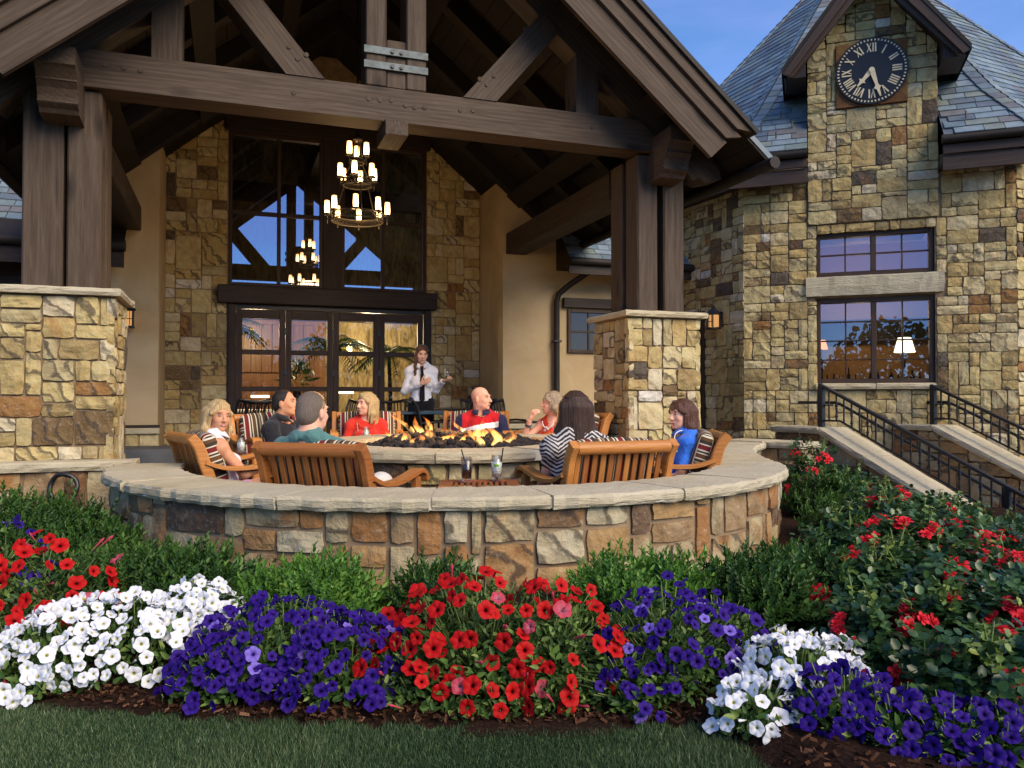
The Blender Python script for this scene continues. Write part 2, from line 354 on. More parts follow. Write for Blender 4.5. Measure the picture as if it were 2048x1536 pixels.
def m_emit(name, c, s):
    k = NT(name); k.n.nodes.remove(k.b); e = k.new('Emission'); e.inputs[0].default_value = (*c, 1); e.inputs[1].default_value = s; k.L(e.outputs[0], k.out.inputs[0]); M[name] = k.m; return k
def m_cloth(name, c, rough=.9, sc=220, var=.12):
    k = NT(name, rough=rough, spec=.15); n = k.noise(k.pos(), 9, 4, .6); w = k.noise(k.pos(), sc, 2)
    k.col(k.mix(k.rng(n, .3, .7), tuple(x * (1 - var) for x in c), tuple(min(1, x * (1 + var)) for x in c)))
    k.bump(k.math('ADD', k.math('MULTIPLY', k.noise(k.pos(), 14, 4, .6, 1.), 1.), k.math('MULTIPLY', w, .06)), .5, .03); k.b.inputs['Sheen Weight'].default_value = .15; M[name] = k.m
def m_skin(name, c):
    k = NT(name, rough=.62, spec=.22); n = k.noise(k.pos(), 26, 5, .65); k.col(k.mix(k.rng(n, .3, .7), (c[0] * .88, c[1] * .74, c[2] * .70), (min(1, c[0] * 1.06), c[1] * 1.1, c[2] * 1.1)))
    k.b.inputs['Subsurface Weight'].default_value = .06; k.b.inputs['Subsurface Radius'].default_value = (.02, .008, .004); M[name] = k.m
def m_hair(name, c0, c1, sc=1.):
    k = NT(name, rough=.45, spec=.4); g = k.gco(); n = k.noise(k.vec(g, (55 * sc, 55 * sc, 5 * sc)), 2.2, 5, .65, .6); k.col(k.ramp(n, [(.3, c0), (.7, c1)])); k.bump(n, .8, .012); M[name] = k.m
# striped outdoor fabric: maroon, brown, cream, charcoal bands
k = NT('striped_canvas', rough=.9, spec=.15); g = k.new('SeparateXYZ'); k.L(k.gco(), g.inputs[0]); fx = k.math('FRACT', k.math('MULTIPLY', g.outputs[0], 4.6))
MA, BR, CR, CH, TN = (.17, .022, .024), (.115, .06, .028), (.62, .57, .44), (.045, .037, .03), (.30, .22, .12)
c = k.ramp(fx, [(0, CR), (.05, MA), (.21, CR), (.25, CH), (.36, BR), (.47, CR), (.53, CH), (.57, TN), (.63, CH), (.72, CR), (.76, BR), (.90, CR), (.94, CH)], 'CONSTANT')
k.col(c); k.bump(k.noise(k.pos(), 300, 2), .2, .002); M['stripe'] = k.m
m_cloth('piping', (.07, .03, .02))
# ================================================================== masonry
def ashlar(W, H, unit, holes=(), sizes=None, seed=1):
    """squared rubble: uneven courses with jumpers, dips and split stones"""
    rg = random.Random(seed); nx, ny = max(2, int(round(W / unit))), max(2, int(round(H / unit))); ux, uy = W / nx, H / ny
    occ = np.zeros((nx, ny), bool); out = []
    for (a, b, c, d) in holes:
        occ[max(0, int(round(a / ux))):max(0, int(round(b / ux))), max(0, int(round(c / uy))):max(0, int(round(d / uy)))] = True
    big = max([s[0] for s in sizes]) if sizes else 6
    def put(x, y, w, h, lev=0):
        if lev < 2 and h >= 4 and w >= 3 and rg.random() < .55:
            k = rg.randint(2, h - 2); put(x, y, w, k, lev + 1); put(x, y + k, w, h - k, lev + 1)
        elif lev < 3 and w >= 5 and (lev and rg.random() < .6 or w > big): k = rg.randint(2, w - 2); put(x, y, k, h, lev + 1); put(x + k, y, w - k, h, lev + 1)
        else: out.append((x * ux, y * uy, w * ux, h * uy))
    y0 = 0
    while y0 < ny:
        hb = rg.choice((3, 3, 4, 4, 5, 2)); 
        if ny - y0 - hb < 2: hb = ny - y0
        x = 0
        while x < nx:
            b = max(0, y0 - 2)
            while b < y0 + hb and occ[x, b]: b += 1
            if b >= y0 + hb: x += 1; continue
            lim = 1
            while x + lim < nx and lim < big + 2 and not occ[x + lim, b] and (b == 0 or occ[x + lim, b - 1]): lim += 1
            w = min(lim, rg.choice((3, 4, 4, 5, 5, 6, 6, 7, 2)))
            if lim - w == 1: w = lim if w < 5 else w - 1
            top = y0 + hb
            if top < ny - 1:
                q = rg.random(); top += (1 if q < .14 else 2 if q < .20 else -1 if q < .34 and top - b > 2 else 0)
            top = min(top, ny); h = 1
            while b + h < top and not occ[x:x + w, b + h].any(): h += 1
            occ[x:x + w, b:b + h] = True; put(x, b, w, h); x += w
        y0 += hb
    for y in range(ny):         # whatever is still open
        for x in range(nx):
            if not occ[x, y]:
                w = 1
                while x + w < nx and not occ[x + w, y] and w < 4: w += 1
                occ[x:x + w, y] = True; out.append((x * ux, y * uy, w * ux, uy))
    return out
def stone_geo(rect, fn, proud, gap, rg, sink=.03):
    x0, y0, w, h = rect; n = 4; V = []; pr = proud * rg.uniform(.75, 1.3); tilt = (rg.uniform(-.35, .35) * pr, rg.uniform(-.35, .35) * pr)
    jw = min(.009, w * .05); jh = min(.009, h * .05)
    for j in range(n):
        for i in range(n):
            a, b = i / 3, j / 3; e = i in (0, 3) or j in (0, 3); cn = i in (0, 3) and j in (0, 3)
            u = x0 + gap + (w - 2 * gap) * a; v = y0 + gap + (h - 2 * gap) * b
            if cn: u += (.5 - a) * jw * rg.uniform(.2, 2.2); v += (.5 - b) * jh * rg.uniform(.2, 2.2)
            else: u += rg.uniform(-jw, jw) * .7; v += rg.uniform(-jh, jh) * .7
            d = pr * (rg.uniform(.55, .95) if e else rg.uniform(.8, 1.3)) + tilt[0] * (a - .5) + tilt[1] * (b - .5)
            V.append((u, v, d))
    ring = [0, 1, 2, 3, 7, 11, 15, 14, 13, 12, 8, 4]
    k = len(V); V += [(V[i][0], V[i][1], -sink) for i in ring]
    F = [[j * 4 + i, j * 4 + i + 1, (j + 1) * 4 + i + 1, (j + 1) * 4 + i] for j in range(3) for i in range(3)]
    for a in range(12): b = (a + 1) % 12; F.append([ring[b], ring[a], k + a, k + b])
    return [fn(*p) for p in V], F
def px_size(V):
    P = [proj(V[i]) for i in ((0, 3, 15, 12) if len(V) >= 16 else (0, 1, 2, 3))]
    if any(p[2] < .1 for p in P): return 0
    cx = sum(p[0] for p in P) / 4; cy = sum(p[1] for p in P) / 4
    if not (-40 < cx < 2090 and -40 < cy < 1580): return 0
    return math.sqrt(abs(sum(P[j][0] * P[(j + 1) % 4][1] - P[(j + 1) % 4][0] * P[j][1] for j in range(4))) / 2)
def lay(parent, items, name, mat, limit=300, rest='small_stones', minpx=9):
    """items: (verts, faces, tint): the ones that show largest become parts of their own, the rest one joined part"""
    items = sorted(items, key=lambda it: -px_size(it[0]))
    r = MB()
    for i, (V, F, t) in enumerate(items):
        if i < limit and px_size(V) > minpx:
            b = MB(); b.add(V, F, 0, t); b.build(name, mat, parent)
        else: r.add(V, F, 0, t)
    if r.v: r.build(rest, mat, parent, kind='stuff')
def stones(rects, fn, proud=.024, gap=.006, seed=3, keep=None, tw=None):
    rg = random.Random(seed); out = []
    for rc in rects:
        if keep and not keep(rc[0] + rc[2] / 2, rc[1] + rc[3] / 2): continue
        V, F = stone_geo(rc, fn, proud, gap, rg); t = rg.random()
        if tw: t = tw(t, rg)
        out.append((V, F, t))
    return out
def wall_fn(fr, u0, z0, w=0.):
    return lambda u, v, d: fr.p(u0 + u, w - d, z0 + v)
def slab_cap(mb, P, z0, z1, jit=.006, t=None, rg=rng, n=8):
    """rough-edged flat stone over a quadrilateral P (4 plan points, anticlockwise)"""
    P = [Vector((p[0], p[1], 0)) for p in P]; rim = []
    for i in range(4):
        a, b = P[i], P[(i + 1) % 4]; m = max(2, int((b - a).length / .07)); out = Vector(((b - a).y, -(b - a).x, 0)).normalized()
        for k in range(m):
            q = a.lerp(b, k / m); rim.append((q, out))
    N = len(rim); c = sum((p for p, _ in rim), Vector()) / N
    V = []
    for lev, (z, ins) in enumerate(((z0, .010), (z0 + (z1 - z0) * .45, 0), (z1 - .012, .004), (z1, .016))):
        for (q, o) in rim: V.append(q - o * (ins + rg.uniform(-jit, jit)) + Vector((0, 0, z + rg.uniform(-.002, .002))))
    F = []
    for l in range(3):
        for i in range(N): F.append([l * N + i, l * N + (i + 1) % N, (l + 1) * N + (i + 1) % N, (l + 1) * N + i])
    F.append([3 * N + i for i in range(N)]); F.append([i for i in range(N)][::-1])
    mb.add(V, F, 0, t)

# ------------------------------------------------------------------ terrain
RC = Vector((-.45, 6.27, 0)); R_OUT, R_IN = 2.47, 1.98
LAWN_EDGE = [atZ(x, y, 0.0) for (x, y) in ((-900, 1330), (-300, 1375), (0, 1405), (350, 1440), (700, 1460), (1000, 1462), (1250, 1462), (1400, 1458), (1480, 1492), (1560, 1545))] + [Vector((.80, 2.1, 0)), Vector((.83, 1.6, 0)), Vector((.85, .9, 0)), Vector((.86, -60, 0))]
def lawn_edge_y(x):
    e = LAWN_EDGE
    if x <= e[0].x: return e[0].y
    for a, b in zip(e, e[1:]):
        if a.x <= x <= b.x: return a.y + (b.y - a.y) * (x - a.x) / (b.x - a.x)
    return -99
SA, SD = Vector((3.48, 9.0, 0)), Vector((.425, -.905, 0)); SN = Vector((.905, .425, 0))
CF = Frame((3.48, 9.0), math.atan2(-.905, .425))      # stair cheek wall: u down the stair, w away to the right
def ground_z(x, y):
    p = Vector((x, y, 0)); r = (p - RC).length; c = CF
    s = (p - SA).dot(SN); u = (p - SA).dot(SD)
    if s > .1 and u > -.5 and s < 6 and u < 12: return -1.3
    if y > 6.3 and x < 2: return -.05
    ly = lawn_edge_y(x)
    if y < ly: return -.004
    k = min(1, max(0, (y - ly) / .5)); k = k * k * (3 - 2 * k)
    z = .015 + .07 * k
    if r < 3.4: z += .05 * max(0, min(1, (3.4 - r) / .8))
    z += .015 * mnoise.noise((x * 3, y * 3, 0))
    return z
def graded(a, b, n, far):
    v = list(np.linspace(a, b, n)); s = (b - a) / (n - 1); x = a
    while x > -far: s *= 1.5; x -= s; v.insert(0, x)
    s = (b - a) / (n - 1); x = b
    while x < far: s *= 1.5; x += s; v.append(x)
    return v
gx = graded(-5, 7, 121, 300); gy = graded(1.0, 12, 111, 300)
b = MB(); V = [(x, y, ground_z(x, y)) for y in gy for x in gx]; nx_ = len(gx)
FL, FM = [], []
for j in range(len(gy) - 1):
    for i in range(nx_ - 1):
        f = [j * nx_ + i, j * nx_ + i + 1, (j + 1) * nx_ + i + 1, (j + 1) * nx_ + i]
        cx, cy = (gx[i] + gx[i + 1]) / 2, (gy[j] + gy[j + 1]) / 2
        (FL if cy < lawn_edge_y(cx) - .25 and cx < .5 or cy > 40 or abs(cx) > 30 else FM).append(f)
n0 = len(b.v); b.add(V, FL, 0, .5); 
b.f += [f for f in FM]; b.m += [1] * len(FM); b.t += [.5] * len(FM); b.sm += [True] * len(FM)
b.build('ground', [M['lawn'], M['mulch']], kind='structure')
# paved court inside the ring and the porch floor
b = MB(); rg = random.Random(5)
for i in range(-9, 14):
    for j in range(-1, 10):
        u0, w0 = i * .62 + (j % 2) * .31, j * .62 - .5
        c = PF.p(u0 + .3, w0 + .3, 0)
        if w0 > 5.2 or c.x > 3.3 or (w0 < .75 and u0 < .3) or w0 < -.2: continue
        fbox(b, PF, u0 + .006, u0 + .614, w0 + .006, w0 + .614, .10, .15 + rg.uniform(-.002, .002), 0, rg.random())
b.build('porch_floor', M['slatefloor'], kind='structure')
b = MB(); 
for ring, (ra, rb) in enumerate(((.0, 1.0), (1.0, 1.5), (1.5, 2.1))):
    nn = 30
    for k in range(nn):
        a0, a1 = 2 * math.pi * k / nn + .004, 2 * math.pi * (k + 1) / nn - .004; rb2 = rb - .008
        b.add([RC + Vector((math.cos(a) * r, math.sin(a) * r, z)) for z in (-.04, 0.004) for (a, r) in ((a0, ra), (a1, ra), (a1, rb2), (a0, rb2))], [[4, 5, 6, 7], [0, 1, 5, 4], [1, 2, 6, 5], [2, 3, 7, 6], [3, 0, 4, 7]], 0)
b.build('court_paving', M['slatefloor'], kind='structure')

# ------------------------------------------------------------------ ring wall
path = [RC + Vector((math.cos(R(a)), math.sin(R(a)), 0)) * 2.22 for a in range(-168, 1, 4)] + [Vector((1.87, 6.9, 0)), Vector((2.0, 7.45, 0)), Vector((2.2, 8.05, 0)), Vector((2.5, 8.65, 0))]
cum = [0]
for p, q in zip(path, path[1:]): cum.append(cum[-1] + (q - p).length)
def on_path(s, off):
    s = max(0, min(cum[-1] - 1e-4, s)); i = 0
    while cum[i + 1] < s: i += 1
    t = (s - cum[i]) / (cum[i + 1] - cum[i]); p = path[i].lerp(path[i + 1], t)
    def nrm(i):
        a, c = path[max(0, i - 1)], path[min(len(path) - 1, i + 1)]; d = (c - a).normalized(); return Vector((d.y, -d.x, 0))
    n = nrm(i).lerp(nrm(i + 1), t).normalized(); return p + n * off
LEN = cum[-1]
ringw = thing('ring_wall', 'low curved stone seat wall with pale flagstone top around the fire pit', 'seat wall', (-.45, 3.85, 0))
b = MB(); n = 60
for off, sgn in ((.185, 1), (-.185, -1)):
    V = [on_path(LEN * i / n, off) + Vector((0, 0, z)) for z in (-.1, .56) for i in range(n + 1)]
    F = [[i, i + 1, n + 2 + i, n + 1 + i][::sgn] for i in range(n)]; b.add(V, F, 0, .5, None, True)
V = [on_path(LEN * e, o) + Vector((0, 0, z)) for e in (0, 1) for (o, z) in ((-.185, -.1), (.185, -.1), (.185, .56), (-.185, .56))]
b.add(V, [[0, 1, 2, 3], [7, 6, 5, 4]], 0, .5)
b.build('core', M['mortar'], ringw)
sz = [(5, 3, 5), (4, 3, 4), (6, 4, 2.2), (3, 2, 3), (4, 2, 3), (3, 3, 4), (7, 3, 1.5), (5, 4, 3), (2, 2, 1.5), (4, 4, 3)]
U_ = .060; s0 = .0
hol = [(LEN * .345, LEN * .345 + .10, .14, .27), (LEN * .578, LEN * .578 + .10, .14, .27)]
rects = ashlar(LEN - .02, .66, U_, hol, sz, 21)
it = stones(rects, lambda u, v, d: on_path(u + .01, .185 + d) + Vector((0, 0, v - .11)), .020, .009, 4)
it2 = stones(ashlar(LEN * .5, .54, .06, (), sz, 8), lambda u, v, d: on_path(LEN - u, -.185 - d) + Vector((0, 0, v + .005)), .03, .01, 14)
lay(ringw, it + it2, 'stone', M['ringstone'], 300, minpx=8)
b = MB()
for (a, c, z0, z1) in hol:   # weep holes: flat dark quads, the shade of the openings put into colour
    V = [on_path(a + .01 + (c - a) * i, .19) + Vector((0, 0, z - .11)) for z in (z0, z1) for i in (0, 1)]
    b.add(V, [[0, 1, 3, 2]], 0, .5)
b.build('weep_hole', M['iron'], ringw)
b = MB(); V = [on_path(LEN * i / n, o) + Vector((0, 0, z)) for (o, z) in ((.236, .54), (.236, .592), (-.226, .592), (-.226, .54)) for i in range(n + 1)]
b.add(V, [[k * (n + 1) + i, k * (n + 1) + i + 1, (k + 1) * (n + 1) + i + 1, (k + 1) * (n + 1) + i] for k in range(3) for i in range(n)], 0, .5, None, False); b.build('joint_mortar', M['joint'], ringw)
rg = random.Random(11); s = 0.; 
while s < LEN - .05:
    L = rg.uniform(.50, .86); e = min(LEN, s + L)
    if LEN - e < .3: e = LEN
    m = max(4, int((e - s) / .055)); V = []; g = .007; jit = [rg.uniform(-.010, .010) for _ in range(m + 1)]; jz = rg.uniform(-.003, .003); dr = rg.uniform(-.008, .008)
    prof = [(.240, .535), (.252, .555), (.250, .585), (.238, .6), (.0, .602), (-.225, .6), (-.238, .575), (-.235, .535)]
    for i in range(m + 1):
        ss = s + g + (e - s - 2 * g) * i / m
        for (o, z) in prof:
            j = jit[i] + rg.uniform(-.005, .005) if abs(o) > .1 else 0
            V.append(on_path(ss, o + (j + dr if o > 0 else -j)) + Vector((0, 0, z + jz + (rg.uniform(-.003, .003) if abs(o) > .1 else 0))))
    K = len(prof); F = [[i * K + k, (i + 1) * K + k, (i + 1) * K + (k + 1) % K, i * K + (k + 1) % K] for i in range(m) for k in range(K)]
    F += [[k for k in range(K)][::-1], [m * K + k for k in range(K)]]
    b = MB(); b.add(V, F, 0, rg.random()); b.build('capstone', M['cap'], ringw); s = e

# cross wall that ties the ring to the stair
tie = thing('tie_wall', 'short stone wall with flat cap between seat wall and stair cheek', 'garden wall', (2.9, 8.9, 0))
tf = Frame((2.38, 9.0), math.atan2(8.33 - 9.0, 2.98 - 2.38)); tl = .9
b = MB(); fbox(b, tf, 0, tl, .06, .4, -.1, .54, 0, .5); b.build('core', M['mortar'], tie)
lay(tie, stones(ashlar(tl, .6, .06, (), sz, 31), wall_fn(tf, 0, -.06, .06), .035, .01, 5), 'stone', M['ringstone'])
for (a, c) in ((-.03, .5), (.51, tl + .03)):
    b = MB(); slab_cap(b, [tf.p(a, 0, 0), tf.p(c, 0, 0), tf.p(c, .46, 0), tf.p(a, .46, 0)], .54, .605, .006); b.build('capstone', M['cap'], tie)

# ------------------------------------------------------------------ fire pit
PC = Vector((-.45, 6.4, 0))
pit = thing('fire_pit', 'round stone fire pit with lava rock and open gas flames', 'fire pit', PC)
def ell(a, rx, ry, z): return PC + Vector((math.cos(a) * rx, math.sin(a) * ry, z))
rx, ry, qx, qy = 1.17, 1.36, .80, .97; n = 56
b = MB()
V = [ell(2 * math.pi * i / n, x, y, z) for (x, y, z) in ((rx - .09, ry - .09, 0), (rx - .09, ry - .09, .67), (qx + .03, qy + .03, .67), (qx + .03, qy + .03, .55), (.01, .01, .58)) for i in range(n)]
b.add(V, [[k * n + i, k * n + (i + 1) % n, (k + 1) * n + (i + 1) % n, (k + 1) * n + i] for k in range(4) for i in range(n)], 0, .5, None, True); b.build('core', M['mortar'], pit)
peri = 2 * math.pi * math.sqrt(((rx - .09) ** 2 + (ry - .09) ** 2) / 2)
rects = ashlar(peri, .66, .07, (), [(4, 3, 4), (5, 3, 4), (5, 4, 2), (3, 3, 3), (4, 2, 2), (3, 2, 1)], 5)
lay(pit, stones(rects, lambda u, v, d: ell(-math.pi + 2 * math.pi * u / peri, rx - .09 + d, ry - .09 + d, v), .03, .01, 6), 'stone', M['stone'], 300)
rg = random.Random(3); nseg = 11
for s_ in range(nseg):
    a0, a1 = 2 * math.pi * (s_ + .2 + rg.uniform(-.1, .1)) / nseg, 2 * math.pi * (s_ + 1.2) / nseg; m = 9; V = []
    a0 += .006; a1 -= .006
    prof = [(1, -.004, .662), (1, .012, .685), (1, .008, .722), (1, -.006, .735), (0, .0, .735), (0, -.006, .70), (0, 0, .66)]
    for i in range(m + 1):
        a = a0 + (a1 - a0) * i / m
        for (o, d, z) in prof:
            j = d + rg.uniform(-.006, .006); V.append(ell(a, (rx if o else qx) + j, (ry if o else qy) + j, z + rg.uniform(-.002, .002)))
    K = len(prof); F = [[i * K + k, (i + 1) * K + k, (i + 1) * K + (k + 1) % K, i * K + (k + 1) % K] for i in range(m) for k in range(K)] + [[k for k in range(K)][::-1], [m * K + k for k in range(K)]]
    b = MB(); b.add(V, F, 0, rg.random()); b.build('capstone', M['cap'], pit)
b = MB(); V = [ell(2 * math.pi * i / n, x, y, z) for (x, y, z) in ((rx - .01, ry - .01, .665), (rx - .01, ry - .01, .728), (qx + .01, qy + .01, .728), (qx + .01, qy + .01, .66)) for i in range(n)]
b.add(V, [[k * n + i, k * n + (i + 1) % n, (k + 1) * n + (i + 1) % n, (k + 1) * n + i] for k in range(3) for i in range(n)], 0, .5); b.build('joint_mortar', M['joint'], pit)
# lava rock: lumps heaped in the bowl
k = NT('lava_rock', (.018, .016, .017), .8, .35); k.bump(k.noise(k.pos(), 50, 4, .7), 1., .02); n1 = k.noise(k.pos(), 12, 3); k.col(k.ramp(n1, [(.35, (.008, .007, .008)), (.7, (.045, .036, .034))])); M['lava'] = k.m
ico = []
import bmesh
bm = bmesh.new(); bmesh.ops.create_icosphere(bm, subdivisions=1, radius=1); ICO_V = [v.co.copy() for v in bm.verts]; ICO_F = [[v.index for v in f.verts] for f in bm.faces]; bm.free()
b = MB(); rg = random.Random(9)
for i in range(620):
    a = rg.uniform(0, 2 * math.pi); q = math.sqrt(rg.random()) * .97; s = rg.uniform(.028, .058)
    c = ell(a, qx * q, qy * q, .63 + .13 * (1 - q ** 2.2) + rg.uniform(-.02, .035)); sh = rg.random() * 99
    b.add([c + Vector((v.x * s * rg.uniform(.75, 1.2), v.y * s * rg.uniform(.75, 1.2), v.z * s * .85)) for v in ICO_V], ICO_F, 0)
b.build('lava_rocks', M['lava'], pit, kind='stuff')
# flames: curling tongues of fire, each a thin twisted ribbon volume
k = NT('flame'); k.n.nodes.remove(k.b); g = k.new('SeparateXYZ'); k.L(k.gco(), g.inputs[0])
c = k.ramp(g.outputs[0], [(0, (1., .66, .26)), (.3, (1., .50, .13)), (.65, (1., .28, .04)), (1, (.7, .09, .01))])
e = k.new('Emission'); k.L(c, e.inputs[0]); e.inputs[1].default_value = 2.0
tr = k.new('BsdfTransparent'); ms = k.new('MixShader'); lw = k.new('LayerWeight'); lw.inputs[0].default_value = .5
nz = k.noise(k.vec(k.pos(), (1, 1, .35)), 16, 4, .6, 1.)
al = k.math('MULTIPLY', k.math('POWER', k.rng(lw.outputs['Facing'], .0, .9, 1, 0), 1.6), k.rng(nz, .40, .66, .0, .8)); al = k.math('MULTIPLY', al, k.rng(g.outputs[0], .45, 1, 1, 0))
al = k.math('MULTIPLY', al, k.rng(g.outputs[0], 0, .2, 0., .48))
k.L(al, ms.inputs[0]); k.L(tr.outputs[0], ms.inputs[1]); k.L(e.outputs[0], ms.inputs[2]); k.L(ms.outputs[0], k.out.inputs[0]); M['flame'] = k.m
rg = random.Random(17)
def flame(c, h, wd, lean, sw):
    b = MB(); K = 12; n = 8; V = []; G = []; ph = rg.random() * 6; tw = rg.uniform(-1.5, 1.5)
    for i in range(K + 1):
        t = i / K; r = wd * (math.sin(math.pi * (t * .80 + .2)) ** .8) * (1 - t) ** .30
        if i == K: r = .001
        o = Vector((lean[0] * t ** 1.4 + sw * math.sin(t * 5 + ph) * t, lean[1] * t + sw * .5 * math.cos(t * 4 + ph) * t, h * t)); a0 = tw * t
        for j in range(n):
            a = 2 * math.pi * j / n; x, y = math.cos(a) * r, math.sin(a) * r * .38
            V.append(c + o + Vector((x * math.cos(a0) - y * math.sin(a0), x * math.sin(a0) + y * math.cos(a0), 0))); G.append((t, a, 0))
    b.add(V, [[i * n + j, i * n + (j + 1) % n, (i + 1) * n + (j + 1) % n, (i + 1) * n + j] for i in range(K) for j in range(n)], 0, .5, G, True)
    b.build('flame', M['flame'], pit)
for (px, py, D, h, wd, lx) in ((815, 888, 6.0, .16, .05, -.06), (830, 890, 5.9, .12, .07, .04), (850, 884, 6.2, .18, .06, .08), (868, 880, 6.4, .13, .08, .10), (893, 880, 6.3, .12, .09, .12), (845, 872, 6.8, .24, .05, -.10), (860, 868, 6.9, .22, .045, -.06),
        (905, 878, 6.5, .14, .07, -.08), (962, 893, 5.8, .20, .05, -.10), (955, 885, 6.2, .26, .05, .02), (972, 880, 6.3, .17, .045, -.05), (1000, 890, 5.9, .26, .045, -.12), (1012, 888, 6.0, .15, .05, .06), (990, 892, 5.8, .10, .05, .04), (1022, 886, 6.2, .14, .035, .03),
        (880, 884, 6.1, .10, .10, .14), (920, 886, 6.0, .10, .08, .1), (800, 882, 6.5, .12, .06, -.12), (940, 888, 6.0, .12, .05, -.07), (825, 868, 7.0, .26, .04, -.2), (935, 872, 6.9, .2, .04, -.16), (980, 876, 6.7, .16, .05, -.12)):
    p = atY(px, py, D); p.z = max(p.z, .64); flame(p, h * .74, wd * .95, (lx, rg.uniform(-.04, .04)), .03)

fl_ = bpy.data.lights.new('fire_light', 'POINT'); fl_.energy = 16; fl_.color = (1., .50, .16); fl_.shadow_soft_size = .3
fo_ = bpy.data.objects.new('fire_light', fl_); COL.objects.link(fo_); fo_.location = PC + Vector((0, 0, .92))
# ================================================================== piers and ledge
def pier(u0, u1, label, seed):
    t = thing('stone_pier', label, 'pier', PF.p((u0 + u1) / 2, .4, 0), 0, 'stone piers that carry the porch posts')
    b = MB(); fbox(b, PF, u0 + .03, u1 - .03, .03, .77, -.1, 1.87, 0, .5); b.build('core', M['mortar'], t)
    W = u1 - u0; it = []
    psz = [(4, 3, 5), (5, 3, 4), (3, 3, 4), (3, 2, 4), (4, 2, 4), (5, 4, 2.5), (2, 3, 3), (2, 2, 2), (4, 4, 1.5)]
    it += stones(ashlar(W, 1.86, .055, (), psz, seed), wall_fn(PF, u0, 0, .03), .026, .006, seed)
    left = Frame(PF.p(u0 + .03, .8, 0)[:2], math.atan2(-PF.N.y, -PF.N.x))       # left side, seen from the left
    it += stones(ashlar(.8, 1.86, .055, (), psz, seed + 1), wall_fn(left, 0, 0, 0), .026, .006, seed + 1)
    right = Frame(PF.p(u1 - .03, 0, 0)[:2], math.atan2(PF.N.y, PF.N.x))
    it += stones(ashlar(.8, 1.86, .055, (), psz, seed + 2), wall_fn(right, 0, 0, 0), .026, .006, seed + 2)
    lay(t, it, 'stone', M['stone'], 300, minpx=6)
    b = MB(); slab_cap(b, [PF.p(a, c, 0) for (a, c) in ((u0 - .05, -.05), (u1 + .05, -.05), (u1 + .05, .85), (u0 - .05, .85))], 1.868, 1.925, .006); b.build('capstone', M['cap'], t)
    return t
pier(-1.75, -.02, 'wide stone pier at the left behind the ledge, under the twin timber posts', 41)
pier(4.45, 5.265, 'narrower stone pier under the right timber posts, behind the brunette in blue', 51)
led = thing('ledge_wall', 'low dark stone ledge with a flat cap in front of the wide pier', 'garden wall', PF.p(-.9, -.2, 0))
b = MB(); fbox(b, PF, -3.2, .1, -.17, -.0, -.1, .53, 0, .5); b.build('core', M['mortar'], led)
lay(led, stones(ashlar(3.3, .64, .07, (), [(7, 4, 4), (5, 4, 4), (8, 4, 2), (4, 3, 2), (6, 5, 2)], 61), wall_fn(PF, -3.2, -.1, -.17), .03, .01, 61), 'stone', M['ringstone'])
for (a, c) in ((-3.2, -2.1), (-2.09, -1.02), (-1.01, .16)):
    b = MB(); slab_cap(b, [PF.p(a, -.235, 0), PF.p(c, -.235, 0), PF.p(c, .02, 0), PF.p(a, .02, 0)], .535, .60 + (.004 if a > -2 else 0), .006); b.build('capstone', M['cap'], led)

# ================================================================== timber porch
porch = thing('timber_porch', 'dark brown timber porch gable with king posts, braces and heavy posts', 'porch', PF.p(2.2, .2, 0))
T = M['timber']
def part(name, mat, fn, parent=None, **kw):
    b = MB(); fn(b); return b.build(name, mat, parent or porch, **kw)
UC, SL = 2.19, .826
def low(u): return 5.815 - SL * abs(u - UC)
def upp(u): return 6.19 - SL * abs(u - UC)
W0, W1 = .06, .34
for (a, c) in ((-.69, -.41), (-.385, -.145), (4.62, 4.846), (4.915, 5.147)):
    part('post', T, lambda b: fbox(b, PF, a, c, .12, .38, 1.926, 3.50 if .0 < a < 4.9 or -.4 < a < 0 else 3.75, ch=.014))
for (a, c) in ((-.69, -.41), (-.385, -.145), (4.62, 4.846), (4.915, 5.147)):
    part('post', T, lambda b: fbox(b, PF, a, c, .46, .72, 1.926, 3.50, ch=.014))
part('tie_beam', T, lambda b: fprism(b, PF, [(-.40, 3.51), (4.80, 3.51), (4.86, 3.60), (4.62, 3.805), (-.235, 3.805), (-.45, 3.64)], W0, W1))
part('ridge_block', T, lambda b: fbox(b, PF, 2.085, 2.285, -.02, .42, 3.37, 3.507))
for sgn in (1, -1):
    U = lambda u: UC + sgn * (u - UC)
    pts = [(U(2.19 + .0), 6.19), (U(5.10), upp(5.10)), (U(5.52), upp(5.52)), (U(5.56), upp(5.52) - .12), (U(5.36), 3.27), (U(5.29), 3.31), (U(5.22), 3.27), (U(5.12), low(5.12)), (U(2.19), 5.815)]
    part('rafter', T, lambda b: fprism(b, PF, pts, W0 + .015, W1 - .015, (sgn, -SL)))
    part('strut', T, lambda b: fprism(b, PF, [(U(3.935), 3.808), (U(4.165), 3.808), (U(4.165), low(4.165) - .003), (U(3.935), low(3.935) - .003)], W0 + .01, W1 - .01, (0, 1)))
    # brace from the tie beam up to the rafter
    part('brace', T, lambda b: fprism(b, PF, [(U(2.806), 3.808), (U(3.125), 3.808), (U(3.753), low(3.753) + .028), (U(3.572), low(3.572) + .028)], W0 - .012, W1 + .012, (sgn * .62, .75)))
    for (pu, pz) in ((3.03, 3.95), (2.96, 3.99), (3.10, 4.04), (3.45, 4.45), (3.40, 4.52)):
        part('peg', T, lambda b: disc(b, PF.p(U(pu), W0 - .011, pz), -PF.N, .021, 8, 0, .010))
for (a, c) in ((1.925, 2.106), (2.284, 2.462)):
    part('king_post', T, lambda b: fbox(b, PF, a, c, W0 - .01, W1 + .01, 3.808, 5.95, ch=.01))
